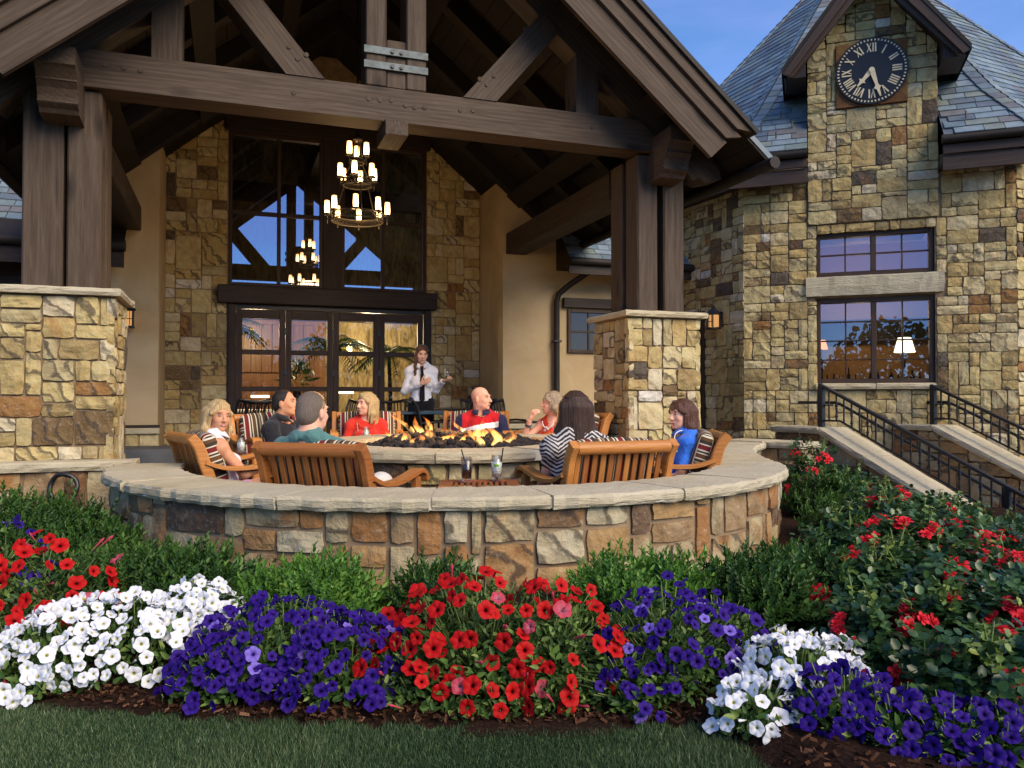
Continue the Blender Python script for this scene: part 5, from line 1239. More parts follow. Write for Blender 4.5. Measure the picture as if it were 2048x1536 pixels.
def blob(prims, vox, k0=.03, cuts=()):
    """prims: ('c',p0,p1,r0,r1[,k]) tapered capsule; ('e',centre,radii,3x3 axes[,k]) ellipsoid; 's' instead of 'e' carves away.  cuts: (point, normal) keep the side against the normal"""
    lo = np.full(3, 9e9); hi = -lo
    for p in prims:
        if p[0] == 'c': pts = [np.array(p[1]) - max(p[3], p[4]), np.array(p[1]) + max(p[3], p[4]), np.array(p[2]) - max(p[3], p[4]), np.array(p[2]) + max(p[3], p[4])]
        elif p[0] == 'e': pts = [np.array(p[1]) - max(p[2]), np.array(p[1]) + max(p[2])]
        else: continue
        for q in pts: lo = np.minimum(lo, q); hi = np.maximum(hi, q)
    lo -= 3 * vox; hi += 3 * vox; dim = np.ceil((hi - lo) / vox).astype(int) + 1
    Fd = np.full(dim, .5, np.float32); ax = [lo[i] + np.arange(dim[i]) * vox for i in range(3)]
    for p in prims:
        if p[0] == 'c': mr = max(p[3], p[4]); a = np.minimum(p[1], p[2]) - mr; b = np.maximum(p[1], p[2]) + mr; kk = p[5] if len(p) > 5 else k0
        else: a = np.array(p[1]) - max(p[2]); b = np.array(p[1]) + max(p[2]); kk = p[4] if len(p) > 4 else k0
        i0 = np.maximum(((a - lo - kk) / vox).astype(int) - 1, 0); i1 = np.minimum(((b - lo + kk) / vox).astype(int) + 2, dim)
        if (i1 <= i0).any(): continue
        X = ax[0][i0[0]:i1[0], None, None]; Y = ax[1][None, i0[1]:i1[1], None]; Z = ax[2][None, None, i0[2]:i1[2]]
        if p[0] == 'c':
            P0, P1 = np.array(p[1]), np.array(p[2]); d = P1 - P0; L2 = max(1e-9, d @ d); h = np.clip(((X - P0[0]) * d[0] + (Y - P0[1]) * d[1] + (Z - P0[2]) * d[2]) / L2, 0, 1)
            D = np.sqrt((X - P0[0] - h * d[0]) ** 2 + (Y - P0[1] - h * d[1]) ** 2 + (Z - P0[2] - h * d[2]) ** 2) - (p[3] + (p[4] - p[3]) * h)
        else:
            A = np.array(p[3]); q = [(X - p[1][0]) * A[i][0] + (Y - p[1][1]) * A[i][1] + (Z - p[1][2]) * A[i][2] for i in range(3)]
            k1 = np.sqrt(sum((q[i] / p[2][i]) ** 2 for i in range(3))); k2 = np.sqrt(sum((q[i] / p[2][i] ** 2) ** 2 for i in range(3))); D = k1 * (k1 - 1) / np.maximum(k2, 1e-6)
        sub = Fd[i0[0]:i1[0], i0[1]:i1[1], i0[2]:i1[2]]
        if p[0] == 's':
            D = -D; h = np.maximum(kk - np.abs(sub - D), 0) / kk; sub[...] = np.maximum(sub, D) + h * h * kk / 4
        else: h = np.maximum(kk - np.abs(sub - D), 0) / kk; sub[...] = np.minimum(sub, D) - h * h * kk / 4
    for (pt, nn) in cuts:
        D = (ax[0][:, None, None] - pt[0]) * nn[0] + (ax[1][None, :, None] - pt[1]) * nn[1] + (ax[2][None, None, :] - pt[2]) * nn[2]; Fd = np.maximum(Fd, D)
    return surface_nets(Fd, lo, vox)
def blob_obj(name, prims, vox, mats, parent, k0=.03, cuts=(), matfn=None, gfn=None, extra=None):
    V, Q = blob(prims, vox, k0, cuts); n0 = len(V); mi = np.zeros(len(Q), int)
    if matfn is not None: mi = matfn(V[Q].mean(1))
    F = Q.tolist(); mi = list(mi)
    if extra:
        for (v, q, m) in extra: F += (q + len(V)).tolist(); V = np.concatenate([V, v]); mi += [m] * len(q)
    base = np.array(BASE[parent.name]); me = bpy.data.meshes.new(name); me.from_pydata((V - base).tolist(), [], F)
    for m in mats: me.materials.append(m)
    me.polygons.foreach_set('material_index', np.array(mi, dtype=np.int32)); me.polygons.foreach_set('use_smooth', np.ones(len(F), bool))
    g = V if gfn is None else gfn(V); a = me.attributes.new('gco', 'FLOAT_VECTOR', 'POINT'); a.data.foreach_set('vector', g.astype(np.float32).ravel()); me.update()
    return link(name, me, parent)
def ellip(c, r, A, n=8):
    V = []; F = []
    for i in range(n + 1):
        th_ = math.pi * i / n
        for j in range(n): ph = 2 * math.pi * j / n; q = (r[0] * math.sin(th_) * math.cos(ph), r[1] * math.sin(th_) * math.sin(ph), r[2] * math.cos(th_)); V.append([c[k] + sum(q[m] * A[m][k] for m in range(3)) for k in range(3)])
    F = [[i * n + j, i * n + (j + 1) % n, (i + 1) * n + (j + 1) % n, (i + 1) * n + j] for i in range(n) for j in range(n)]
    return np.array(V), np.array(F)
m_skin('skin_light', (.72, .43, .30)); m_skin('skin_tan', (.60, .31, .18)); m_skin('skin_pink', (.74, .42, .30))
m_plain('eye_white', (.50, .46, .43), .3, .5, 0, .02); m_plain('iris', (.03, .025, .02), .2, .6); m_plain('lips', (.42, .11, .09), .4, .4, 0, .1); m_plain('teeth', (.78, .74, .68), .3, .5, 0, .03)
m_plain('brow_dark', (.05, .03, .02), .8, .2); m_plain('brow_fair', (.22, .13, .07), .8, .2)
m_hair('hair_blonde', (.28, .17, .06), (.66, .49, .25)); m_hair('hair_brown', (.022, .010, .006), (.075, .035, .02)); m_hair('hair_auburn', (.04, .015, .008), (.13, .05, .025)); m_hair('hair_black', (.006, .005, .005), (.025, .02, .018), 2.); m_hair('hair_grey', (.10, .075, .055), (.23, .18, .14), 2.5); m_hair('hair_ash', (.14, .09, .05), (.52, .42, .29))
FOLD = bpy.data.textures.new('cloth_folds', 'CLOUDS'); FOLD.noise_scale = .075; FOLD.noise_depth = 2
def V3(v): return np.array((v[0], v[1], v[2]), float)
UP = np.array((0, 0, 1.))
def hand(prims_parent, wr, d, n_, sc, curl, spread, side, skin_vox=.0045):
    """hand on wrist wr: d along the fingers, n_ out of the back of the hand; returns mesh of palm + five bent fingers"""
    d = d / np.linalg.norm(d); n_ = n_ - d * (n_ @ d); n_ /= np.linalg.norm(n_); s_ = np.cross(d, n_) * side; P = []
    pc = wr + d * .052 * sc
    P.append(('c', wr - d * .02, wr + d * .02, .026 * sc, .027 * sc)); 
    for q in (-.026, -.009, .009, .026): P.append(('c', wr + d * .02 * sc + s_ * q * .6 * sc, wr + d * .082 * sc + s_ * q * sc, .0135 * sc, .0115 * sc, .012))
    for fi, (q, L) in enumerate(((-.029, .062), (-.0097, .076), (.0097, .082), (.029, .072))):
        p = wr + d * .085 * sc + s_ * q * sc; dirv = d + s_ * q * spread; a = 0
        for seg, fr_ in enumerate((.45, .32, .23)):
            a += curl * (.55, .75, .5)[seg]; v = dirv / np.linalg.norm(dirv) * math.cos(a) - n_ * math.sin(a); e = p + v * L * fr_ * sc; P.append(('c', p, e, (.0092 - .0009 * seg) * sc, (.0086 - .0009 * seg) * sc, .006)); p = e
    p = wr + d * .028 * sc + s_ * .026 * sc; v = (d * .65 + s_ * .75 - n_ * .35); v /= np.linalg.norm(v)
    for (L, r) in ((.042, .0125), (.032, .0105), (.024, .009)): e = p + v * L * sc; P.append(('c', p, e, r * sc, r * .92 * sc, .01)); p = e; v = v + d * .35 - n_ * curl * .25; v /= np.linalg.norm(v)
    return blob(P, skin_vox, .008)
def person(label, H, hd, hdir, sc=1., fem=False, lean=16, skin='skin_light', eyes='brow_dark', pitch=0, roll=0, arms=None, legs=None, stand=False, top=None, bottom=None, hair=None, hairmat=None, smile=True, sleeve=.5, extra=None, footz=0.0):
    f = np.array((hd[0], hd[1], 0.)); f /= np.linalg.norm(f); r = np.array((f[1], -f[0], 0.)); H = V3(H)
    hf = np.array((hdir[0], hdir[1], 0.)); hf /= np.linalg.norm(hf); hr = np.array((hf[1], -hf[0], 0.)); pt = R(pitch); hu = UP * math.cos(pt) + hf * -math.sin(pt); hf = hf * math.cos(pt) + UP * math.sin(pt)
    rl = R(roll); hr, hu = hr * math.cos(rl) + hu * math.sin(rl), hu * math.cos(rl) - hr * math.sin(rl)
    A = np.array((hr, hf, hu)); hp = lambda x, y, z: H + (hr * x + hf * y + hu * z) * sc * 1.0
    ln = R(lean); tu = UP * math.cos(ln) - f * math.sin(ln); tf_ = f * math.cos(ln) + UP * math.sin(ln); T_ = np.array((r, tf_, tu))
    nb = H - UP * .155 * sc - f * .035 * sc; tp_ = lambda x, y, z: nb + (r * x + tf_ * y + tu * z) * sc
    sw = .150 if fem else .182
    pel = tp_(0, .01, -.52 if not stand else -.50)
    t = thing('person', label, 'person', (pel[0], pel[1], footz)); sh = {s: tp_(s * sw, -.01, -.072) for s in (-1, 1)}
    loc = lambda s, v: sh[s] + (r * v[0] * s + f * v[1] + UP * v[2]) * sc
    el, wr = {}, {}
    for s in (-1, 1): el[s] = loc(s, arms[s][0]); wr[s] = loc(s, arms[s][1])
    hip = {s: pel + r * s * .085 * sc for s in (-1, 1)}; kn, an = {}, {}
    for s in (-1, 1):
        if stand: kn[s] = hip[s] - UP * .42 * sc + f * .02; an[s] = hip[s] - UP * .80 * sc; an[s][2] = footz + .08
        else:
            kl = (legs or {}).get(s); kn[s] = hip[s] + (f * .43 + r * s * .05 + UP * .05) * sc if kl is None else hip[s] + (r * kl[0] * s + f * kl[1] + UP * kl[2]) * sc
            an[s] = np.array((kn[s][0] + f[0] * .04, kn[s][1] + f[1] * .04, footz + .09)) if kl is None or len(kl) < 6 else hip[s] + (r * kl[3] * s + f * kl[4] + UP * kl[5]) * sc
    k_ = sc; E = lambda p, rr, kk=.03, A_=T_: ('e', p, np.array(rr) * k_, A_, kk); C = lambda p, q, a, b, kk=.03: ('c', p, q, a * k_, b * k_, kk)
    torso = [E(tp_(0, -.005, -.19), (.150 if not fem else .130, .098, .18)), E(tp_(0, .01, -.36), (.140 if not fem else .118, .105, .17)), E(tp_(0, .0, -.49), (.160, .118, .12)), C(sh[-1], sh[1], .054, .054, .05), C(tp_(-.04, -.02, .015), sh[-1], .042, .046, .05), C(tp_(.04, -.02, .015), sh[1], .042, .046, .05)]
    if fem: torso += [E(tp_(s * .066, .082, -.215), (.062, .06, .066), .04) for s in (-1, 1)]
    ar = .9 if fem else 1.08
    armp = []
    for s in (-1, 1): armp += [C(sh[s], el[s], .052 * ar, .040 * ar), C(el[s], wr[s], .040 * ar, .027 * ar)]
    legp = []
    for s in (-1, 1): legp += [C(hip[s], kn[s], .088, .062), C(kn[s], an[s], .056, .036), C(an[s] - UP * .035 * k_, an[s] + f * .13 * k_ - UP * .055 * k_, .036, .03)]
    HA = A
    head = [('e', hp(0, -.012, .028), np.array((.074, .094, .088)) * k_, HA, .02), ('e', hp(0, .030, -.03), np.array((.061, .066, .082)) * k_, HA, .02), ('e', hp(0, .036, -.072), np.array((.048 if fem else .054, .052, .042)) * k_, HA, .02),
            ('e', hp(0, .078, -.098), np.array((.018, .014, .014)) * k_, HA, .02), C(hp(0, .094, .012), hp(0, .115, -.028), .007, .0125, .012), E(hp(.011, .104, -.032), (.008, .009, .007), .008, HA), E(hp(-.011, .104, -.032), (.008, .009, .007), .008, HA),
            C(hp(-.034, .082, .030), hp(.034, .082, .030), .011, .011, .015), E(hp(.040, .066, -.028), (.018, .018, .018), .02, HA), E(hp(-.040, .066, -.028), (.018, .018, .018), .02, HA),
            E(hp(0, .090, -.062), (.022, .010, .011), .012, HA), E(hp(.077, -.008, -.012), (.010, .02, .031), .008, HA), E(hp(-.077, -.008, -.012), (.010, .02, .031), .008, HA),
            ('s', hp(.031, .105, .010), np.array((.014, .013, .009)) * k_, HA, .012), ('s', hp(-.031, .105, .010), np.array((.014, .013, .009)) * k_, HA, .012),
            C(hp(0, -.022, -.06), nb - UP * .01, .050 if fem else .060, .054 if fem else .066, .03), C(nb, tp_(0, .0, -.08), .055, .07, .03)]
    ex = []
    for s in (-1, 1):
        v, q = ellip(hp(s * .031, .0850, .009), np.array((.0115, .0065, .0052)) * k_, HA); ex.append((v, q, 1))
        v, q = ellip(hp(s * .031 + .001, .0895, .009), np.array((.0058, .0040, .0054)) * k_, HA); ex.append((v, q, 2))
        v, q = ellip(hp(s * .033, .0925, .031), np.array((.019, .005, .0038)) * k_, HA); ex.append((v, q, 4))
    v, q = ellip(hp(0, .0985, -.062), np.array((.023 if smile else .020, .005, .0085 if smile else .007)) * k_, HA); ex.append((v, q, 3))
    if smile: v, q = ellip(hp(0, .1005, -.0605), np.array((.014, .005, .0032)) * k_, HA); ex.append((v, q, 5))
    for s in (-1, 1):
        fd = wr[s] - el[s]; hd_ = arms[s][2] if len(arms[s]) > 2 else {}
        dv = hd_.get('d'); dv = fd if dv is None else r * dv[0] * s + f * dv[1] + UP * dv[2]; nv = hd_.get('n', (0, 0, 1)); nv = r * nv[0] * s + f * nv[1] + UP * nv[2]
        v, q = hand(None, wr[s], np.array(dv, float), np.array(nv, float), sc * (.93 if fem else 1.03), hd_.get('curl', .5), .3, -s); ex.append((v, q, 0))
    blob_obj('body', torso + armp + legp + head, .0065, [M[skin], M['eye_white'], M['iris'], M['lips'], M[eyes], M['teeth']], t, .03, (), None, None, ex)
    # clothes: inflated copies of the limbs they cover
    def grow(p, g): return ('c', p[1], p[2], p[3] + g, p[4] + g, .03) if p[0] == 'c' else ('e', p[1], np.array(p[2]) + g, p[3], p[4])
    g_ = top.get('ease', .010); tpz = [grow(p, g_) for p in torso]
    if sleeve > 0:
        for s in (-1, 1):
            if sleeve <= 1: e = sh[s] + (el[s] - sh[s]) * sleeve; tpz.append(('c', sh[s], e, .059 * k_ * ar, .060 * k_ * ar, .04))
            else: e = el[s] + (wr[s] - el[s]) * (sleeve - 1); tpz += [('c', sh[s], el[s], .058 * k_ * ar, .052 * k_ * ar, .03), ('c', el[s], e, .052 * k_ * ar, .040 * k_ * ar, .03)]
    cuts = []
    neck = top.get('neck', .035)
    tpz.append(('s', hp(0, -.01, -.06) if not top.get('collar') else tp_(0, .03, .12), np.array((.075, .085, .115 + neck)) * k_ if not top.get('collar') else np.array((.062, .07, .13)) * k_, T_, .008))
    if sleeve == 0:
        for s in (-1, 1): tpz.append(('s', tp_(s * (sw + .055), 0, -.10), np.array((.066, .16, .19)) * k_, T_, .008))
    if top.get('hem'): cuts.append((tp_(0, 0, -top['hem']), -tu))
    mf = top.get('matfn'); lf = None
    if mf: lf = lambda c: mf(((c - nb) @ r) / sc, ((c - nb) @ tf_) / sc, ((c - nb) @ tu) / sc)
    gl = lambda V: np.stack([(V - nb) @ r, (V - nb) @ tf_, (V - nb) @ tu], 1)
    sho = blob_obj('shirt', tpz, .0075, [M[m] for m in top['mats']], t, .03, cuts, lf, gl)
    dm = sho.modifiers.new('folds', 'DISPLACE'); dm.texture = FOLD; dm.strength = .022; dm.mid_level = .5; dm.texture_coords = 'LOCAL'
    if top.get('collar'):
        cm = top['collar']; b = MB(); n = 22; VV = []; cc = tp_(0, .018, .03)
        for i in range(n + 1):
            a = math.pi * 1.5 + .28 + (2 * math.pi - .56) * i / n - math.pi * 1.0; dx, dy = math.cos(a - math.pi / 2 * 0), math.sin(a)
            o = r * dx + tf_ * dy; fr = max(0, dy)
            VV += [Vector(cc + (o * .060 + tu * (.030 - .045 * fr)) * sc), Vector(cc + (o * .070 + tu * (.038 - .045 * fr)) * sc), Vector(cc + (o * .098 + tu * (-.012 - .055 * fr)) * sc)]
        b.add(VV, [[i * 3 + q, i * 3 + q + 1, i * 3 + 4 + q, i * 3 + 3 + q] for i in range(n) for q in (0, 1)], 0, .5, None, True); co = b.build('collar', M[cm], t)
        md = co.modifiers.new('thick', 'SOLIDIFY'); md.thickness = .004
    bt = bottom
    lp = [grow(torso[2], .014)]
    for s in (-1, 1):
        e = kn[s]
        if bt['len'] >= 2: lp += [('c', hip[s], kn[s], .100 * k_, .076 * k_, .03), ('c', kn[s], an[s] + UP * .02, .070 * k_, .062 * k_, .03)]
        else: e = hip[s] + (kn[s] - hip[s]) * bt['len']; lp.append(('c', hip[s], e, .102 * k_, .092 * k_, .03))
    blob_obj('trousers' if bt['len'] >= 2 else 'shorts', lp, .009, [M[bt['mat']]], t, .03)
    for s in (-1, 1): blob_obj('shoe', [('c', an[s] - UP * .05 * k_ - f * .02, an[s] + f * .15 * k_ - UP * .058 * k_, .042 * k_, .036 * k_)], .01, [M[bt.get('shoe', 'blackpaint')]], t)
    if hair:
        P = []
        for h in hair:
            if h[0] == 'e' or h[0] == 's': P.append((h[0], hp(*h[1]), np.array(h[2]) * k_, HA, h[3] if len(h) > 3 else .02))
            else: P.append(('c', hp(*h[1]), hp(*h[2]), h[3] * k_, h[4] * k_, h[5] if len(h) > 5 else .015))
        blob_obj('hair', P, .0055, [M[hairmat]], t, .015, (), None, lambda V: (V - H) @ A.T)
    if extra: extra(t, hp, tp_, sh, el, wr, f, r, sc)
    return t, dict(pel=pel, f=f, wr=wr, hp=hp)
# hair styles in head coordinates (x right, y forward, z up)
FACE = ('s', (0, .085, -.045), (.066, .080, .095), .012)
CAP = [('e', (0, -.020, .038), (.083, .100, .092)), ('s', (0, .095, -.02), (.068, .060, .085), .012)]
SHORT = [('e', (0, -.020, .032), (.0775, .095, .090)), ('e', (0, -.05, -.02), (.068, .066, .07)), ('s', (0, .105, -.03), (.082, .066, .095), .02), ('s', (0, .045, -.125), (.12, .11, .095), .02), ('s', (0, 0, -.16), (.12, .12, .085), .015)]
def LONG(L=.22, w_=.085, front=.02, flip=.0, fringe=False, part_=.02):
    h = [('e', (0, -.018, .038), (.0825, .100, .0915))]
    for s in (-1, 1):
        h += [('c', (s * .076, front - .02, .03), (s * (.083 + flip), front - .02, -L * .55), .020, .026, .03), ('c', (s * (.083 + flip), front - .005, -L * .55), (s * (.07 + flip), front - .01, -L), .030, .016, .03), ('c', (s * .06, -.06, .02), (s * .062, -.065, -L * 1.02), .05, .035, .03),
              ('c', (part_, .050, .094), (s * .077, .045, .02), .014, .018, .02)]
    h += [('c', (0, -.075, .02), (0, -.085, -L * 1.05), .055, .045, .03)]
    for i in range(9):
        a = -1.4 + i * .35; x, y = math.sin(a) * .085, -math.cos(a) * .085 - .01; h.append(('c', (x, y, .0), (x * 1.03 + .004 * (-1) ** i, y * 1.03, -L * (1. + .06 * ((i * 7) % 3 - 1))), .022, .012, .008))
    for i in range(34):
        a = -2.55 + i * 5.1 / 33; s_, c_ = math.sin(a), -math.cos(a); e = L * (.86 + .26 * ((i * 37) % 11) / 11); w2 = (((i * 53) % 7) / 7 - .5) * .016
        if L < .12: e *= .95
        p0, p1, p2, p3 = (s_ * .03, c_ * .03 - .012, .119), (s_ * .072, c_ * .086 - .018, .083), (s_ * .0885 + w2 * .4, c_ * .100 - .018, -.01), (s_ * (.088 + flip) + w2, c_ * .088 - .012 + w2, -e)
        if c_ > .55: continue
        h += [('c', p0, p1, .007, .009, .004), ('c', p1, p2, .009, .0095, .004), ('c', p2, p3, .0095, .006, .004)]
    h += [FACE, ('s', (0, .105, -.01), (.052, .05, .065 if not fringe else .045), .012)]
    if fringe:
        for i in range(7): x = -.055 + i * .0183; h.append(('c', (x * .7, .058, .080), (x * 1.1, .094 - abs(x) * .45, .034), .014, .008, .008))
    return h
# ================================================================== the party round the fire
m_cloth('white_shirt', (.74, .75, .80)); m_cloth('white_top', (.76, .76, .82)); m_cloth('pink_cotton', (.66, .33, .52)); m_cloth('black_polo', (.016, .017, .022)); m_cloth('khaki', (.42, .35, .24)); m_cloth('pale_linen', (.62, .57, .54))
m_cloth('teal_polo', (.085, .20, .185)); m_cloth('red_knit', (.60, .035, .022)); m_cloth('red_polo', (.50, .014, .02)); m_cloth('navy_polo', (.022, .026, .07)); m_cloth('white_band', (.78, .78, .80)); m_cloth('coral_knit', (.62, .055, .022)); m_cloth('royal_blue', (.035, .16, .66)); m_cloth('denim', (.05, .07, .14)); m_cloth('black_trousers', (.010, .010, .012)); m_cloth('white_trousers', (.66, .65, .63))
k = NT('zigzag_print', rough=.85, spec=.15); wv = k.new('TexWave', wave_type='BANDS', bands_direction='Z'); g = k.new('SeparateXYZ'); k.L(k.gco(), g.inputs[0]); cb_ = k.new('CombineXYZ')
zz_ = k.math('ADD', g.outputs[2], k.math('MULTIPLY', k.math('ABSOLUTE', k.math('SUBTRACT', k.math('FRACT', k.math('MULTIPLY', g.outputs[0], 7.)), .5)), .10)); k.L(zz_, cb_.inputs[2]); k.L(g.outputs[0], cb_.inputs[0])
k.L(cb_.outputs[0], wv.inputs['Vector']); wv.inputs['Scale'].default_value = 13; wv.inputs['Distortion'].default_value = 2.4; wv.inputs['Detail'].default_value = 3; wv.inputs['Detail Scale'].default_value = 2.5
k.col(k.ramp(wv.outputs['Fac'], [(.38, (.03, .026, .028)), (.52, (.20, .17, .15)), (.62, (.55, .52, .50))])); M['zigzag'] = k.m
def beads(nm, mat, pts, r, t):
    b = MB()
    for p in pts: b.add([Vector(p) + v * r for v in ICO_V], ICO_F, 0, .5, None, True)
    b.build(nm, M[mat], t)
REST = {s: ((.06, .04, -.27), (.05, .28, -.24), dict(d=(0, 1, -.15), n=(0, 0, 1), curl=.5)) for s in (-1, 1)}
def hold(t, c, h, fill, label, lime=False, straw=True, r=.034):
    """a tall drink: glass, drink, straw"""
    g_ = thing('drink_glass', label, 'glass', c, 0); c = Vector(c)
    b = MB(); lathe(b, [(0, .0), (r * .82, 0), (r, h), (r - .004, h), (r * .78, .018), (0, .016)], c, 18); b.build('tumbler', M['tumbler_glass'], g_)
    if fill: b = MB(); lathe(b, [(0, .019), (r * .77, .019), (r * .92, h * .72), (0, h * .72)], c, 16); b.build('drink', M[fill], g_)
    if straw: b = MB(); tube(b, [c + Vector((r * .5, .0, .02)), c + Vector((-r * .9 if not lime else r * 1.1, .01, h + .045))], .004, 6); b.build('straw', M['blackpaint'], g_)
    if lime: b = MB(); b.add([c + Vector((.0, -r * .75, h * .62)) + Vector((v.x * .020, v.y * .008, v.z * .016)) for v in ICO_V], ICO_F, 0, .5, None, True); b.build('lime_wedge', M['lime'], g_)
    return g_
m_plain('lime', (.20, .42, .03), .4, .5); k = NT('cola', (.025, .008, .004), .1, .6); M['cola'] = k.m
k = NT('iced_water', (.72, .76, .73), .25, .5); k.b.inputs['Transmission Weight'].default_value = .35; k.bump(k.voro(k.pos(), 60), .6, .01); M['iced'] = k.m
CT = .10
chairs = [('lounge chair at left under the blonde woman in white, back turned to the wall', (-2.03, 5.93, 0), (.81, .59), ('teak', 'teakdark')),
          ('lounge chair seen from behind under the man in the green shirt', (-.985, 4.80, 0), (.34, .94), ('teakdark', 'teakdark')),
          ('lounge chair seen from behind under the woman in the zigzag blouse', (.49, 5.02, 0), (-.40, .92), ('teak', 'teakdark')),
          ('lounge chair seen from the side under the brunette in the blue polo', (1.15, 6.05, 0), (-.99, .11), ('teak', 'teakdark')),
          ('lounge chair behind the man in the black polo', (-2.05, 7.12, CT), (.6, -.8), ('teak', 'teak')),
          ('lounge chair behind the blonde woman in the red top', (-1.45, 8.04, CT), (.22, -.97), ('teak', 'teak')),
          ('lounge chair behind the bald man in the red and navy polo', (-.39, 8.34, CT), (0, -1), ('teak', 'teak')),
          ('lounge chair beside the stone pier under the woman with the short bob', (.45, 8.0, CT), (-.9, -.44), ('teak', 'teak'))]
for c in chairs: lounge_chair(*c)
# 1 blonde woman in white, far left
person('smiling blonde woman in a white sleeveless top and pink shorts leaning on her chair arm', atY(437, 832, 5.75), (.81, .59), (.72, -.70), .95, True, 10, 'skin_tan', 'brow_fair', -4, 4,
       {1: ((.05, .17, -.20), (.03, .38, -.15), dict(d=(-.2, 1, .0), n=(.2, 0, 1), curl=.55)), -1: ((.06, .10, -.24), (-.02, .33, -.20), dict(curl=.5))}, {1: (.05, .40, .04), -1: (-.02, .40, .16)}, False,
       dict(mats=['white_top'], ease=.008, neck=.01, collar='white_top', hem=.60), dict(len=.45, mat='pink_cotton'), LONG(.185, front=.01, flip=.012), 'hair_blonde', True, 0)
# 2 man in black polo
person('dark haired man in a black polo in profile with one knee raised', atY(570, 806, 7.1), (.95, -.30), (1, -.10), 1., False, 12, 'skin_tan', 'brow_dark', 3, 0,
       {1: ((.05, .14, -.24), (.02, .33, -.26), dict(curl=.6)), -1: ((.05, .10, -.26), (-.05, .33, -.2), dict(curl=.6))}, {1: (-.02, .33, .30), -1: (.10, .36, .10)}, False,
       dict(mats=['black_polo'], collar='black_polo', hem=.62), dict(len=.8, mat='khaki'), SHORT, 'hair_black', True, .55, None, CT)
# 3 man in green shirt from behind
person('man with cropped greying hair in a green shirt seen from behind', atY(625, 824, 4.62), (.34, .94), (.42, .90), .98, False, 20, 'skin_pink', 'brow_fair', -2, 0,
       REST, {1: (.10, .34, .17), -1: (.06, .40, .06)}, False, dict(mats=['teal_polo'], collar='teal_polo', hem=.62, ease=.014), dict(len=2, mat='pale_linen'), SHORT, 'hair_grey', False, .6)
# 4 blonde woman in red top
def x4(t, hp, tp_, sh, el, wr, f, r, sc):
    beads('necklace', 'coral_knit', [tp_(math.sin(a) * .085, .10 + .02 * math.cos(a), -.03 - .085 * math.cos(a)) for a in np.linspace(-1.5, 1.5, 19)], .009, t)
    beads('bead_string', 'cream_paint', [tp_(.095 - .01 * i * .2, .112 + .001 * i, -.06 - .016 * i) for i in range(13)], .006, t)
    beads('earring', 'steel_strap', [hp(s * .082, -.005, -.05) for s in (-1, 1)], .010, t)
tw, iw = person('smiling blonde woman in a red top holding a drink in both hands', atY(733, 808, 8.1), (.18, -.98), (-.62, -.78), .98, True, 10, 'skin_pink', 'brow_fair', 0, 0,
       {s: ((.09, .08, -.26), (-.115, .27, -.20), dict(d=(-.5, .25, .8), n=(.6, .5, -.1), curl=.55)) for s in (-1, 1)}, None, False, dict(mats=['red_knit'], ease=.014, neck=.01, hem=.62), dict(len=2, mat='white_trousers'), LONG(.19, front=.0), 'hair_blonde', True, .85, x4, CT)
c4 = (iw['wr'][1] + iw['wr'][-1]) / 2 + np.array((0, -.03, .05)); hold(None, tuple(c4), .15, 'iced', 'pale drink held by the woman in the red top', straw=False)
# 5 waitress
def x5(t, hp, tp_, sh, el, wr, f, r, sc):
    b = MB(); V = []
    for (z, w_, y) in ((-.005, .020, .088), (-.04, .016, .104), (-.10, .021, .135), (-.22, .028, .166), (-.34, .033, .150), (-.45, .036, .140), (-.49, .0, .138)):
        for x in (-w_, w_): V += [Vector(tp_(x, y, z)), Vector(tp_(x, y + .008, z))]
    F = []
    for i in range(6): a = i * 4; F += [[a + 1, a + 3, a + 7, a + 5], [a, a + 1, a + 5, a + 4], [a + 3, a + 2, a + 6, a + 7]]
    b.add(V, F, 0, .5); b.build('necktie', M['black_trousers'], t)
    b = MB(); tube(b, [hp(math.sin(a) * .088, -.005 + .015 * math.cos(a), .038 + math.cos(a) * .095) for a in np.linspace(-1.5, 1.5, 13)], .007, 6); b.build('headband', M['steel_strap'], t)
braid = CAP + [('c', (.066, .01, .0), (.080, .03, -.10), .028, .024)] + [('c', (.080 + .004 * (-1) ** i, .03 + .010 * i, -.10 - .032 * i), (.080 - .004 * (-1) ** i, .035 + .010 * i, -.13 - .032 * i), .024 - .0012 * i, .022 - .0012 * i, .004) for i in range(7)]
tw, iw = person('waitress with a long braid, white shirt and black tie holding up a glass', atY(843, 709, 9.9), (.20, -.98), (.34, -.94), .93, True, 0, 'skin_light', 'brow_dark', -10, 3,
       {-1: ((.05, .02, -.25), (.12, .21, -.13), dict(d=(.6, .75, .1), n=(0, .1, -1), curl=.6)), 1: ((.07, .03, -.26), (-.13, .21, -.17), dict(d=(-.7, .5, .4), n=(.2, 1, 0), curl=.5))}, None, True,
       dict(mats=['white_shirt'], ease=.016, neck=.005, collar='white_shirt', hem=.47), dict(len=2, mat='black_trousers'), braid, 'hair_auburn', True, 1.92, x5, .15)
hd = iw['wr'][-1]; hold(None, (hd[0] + .05, hd[1] - .05, hd[2] + .015), .15, None, 'empty tall glass held up by the waitress', straw=False, r=.033)
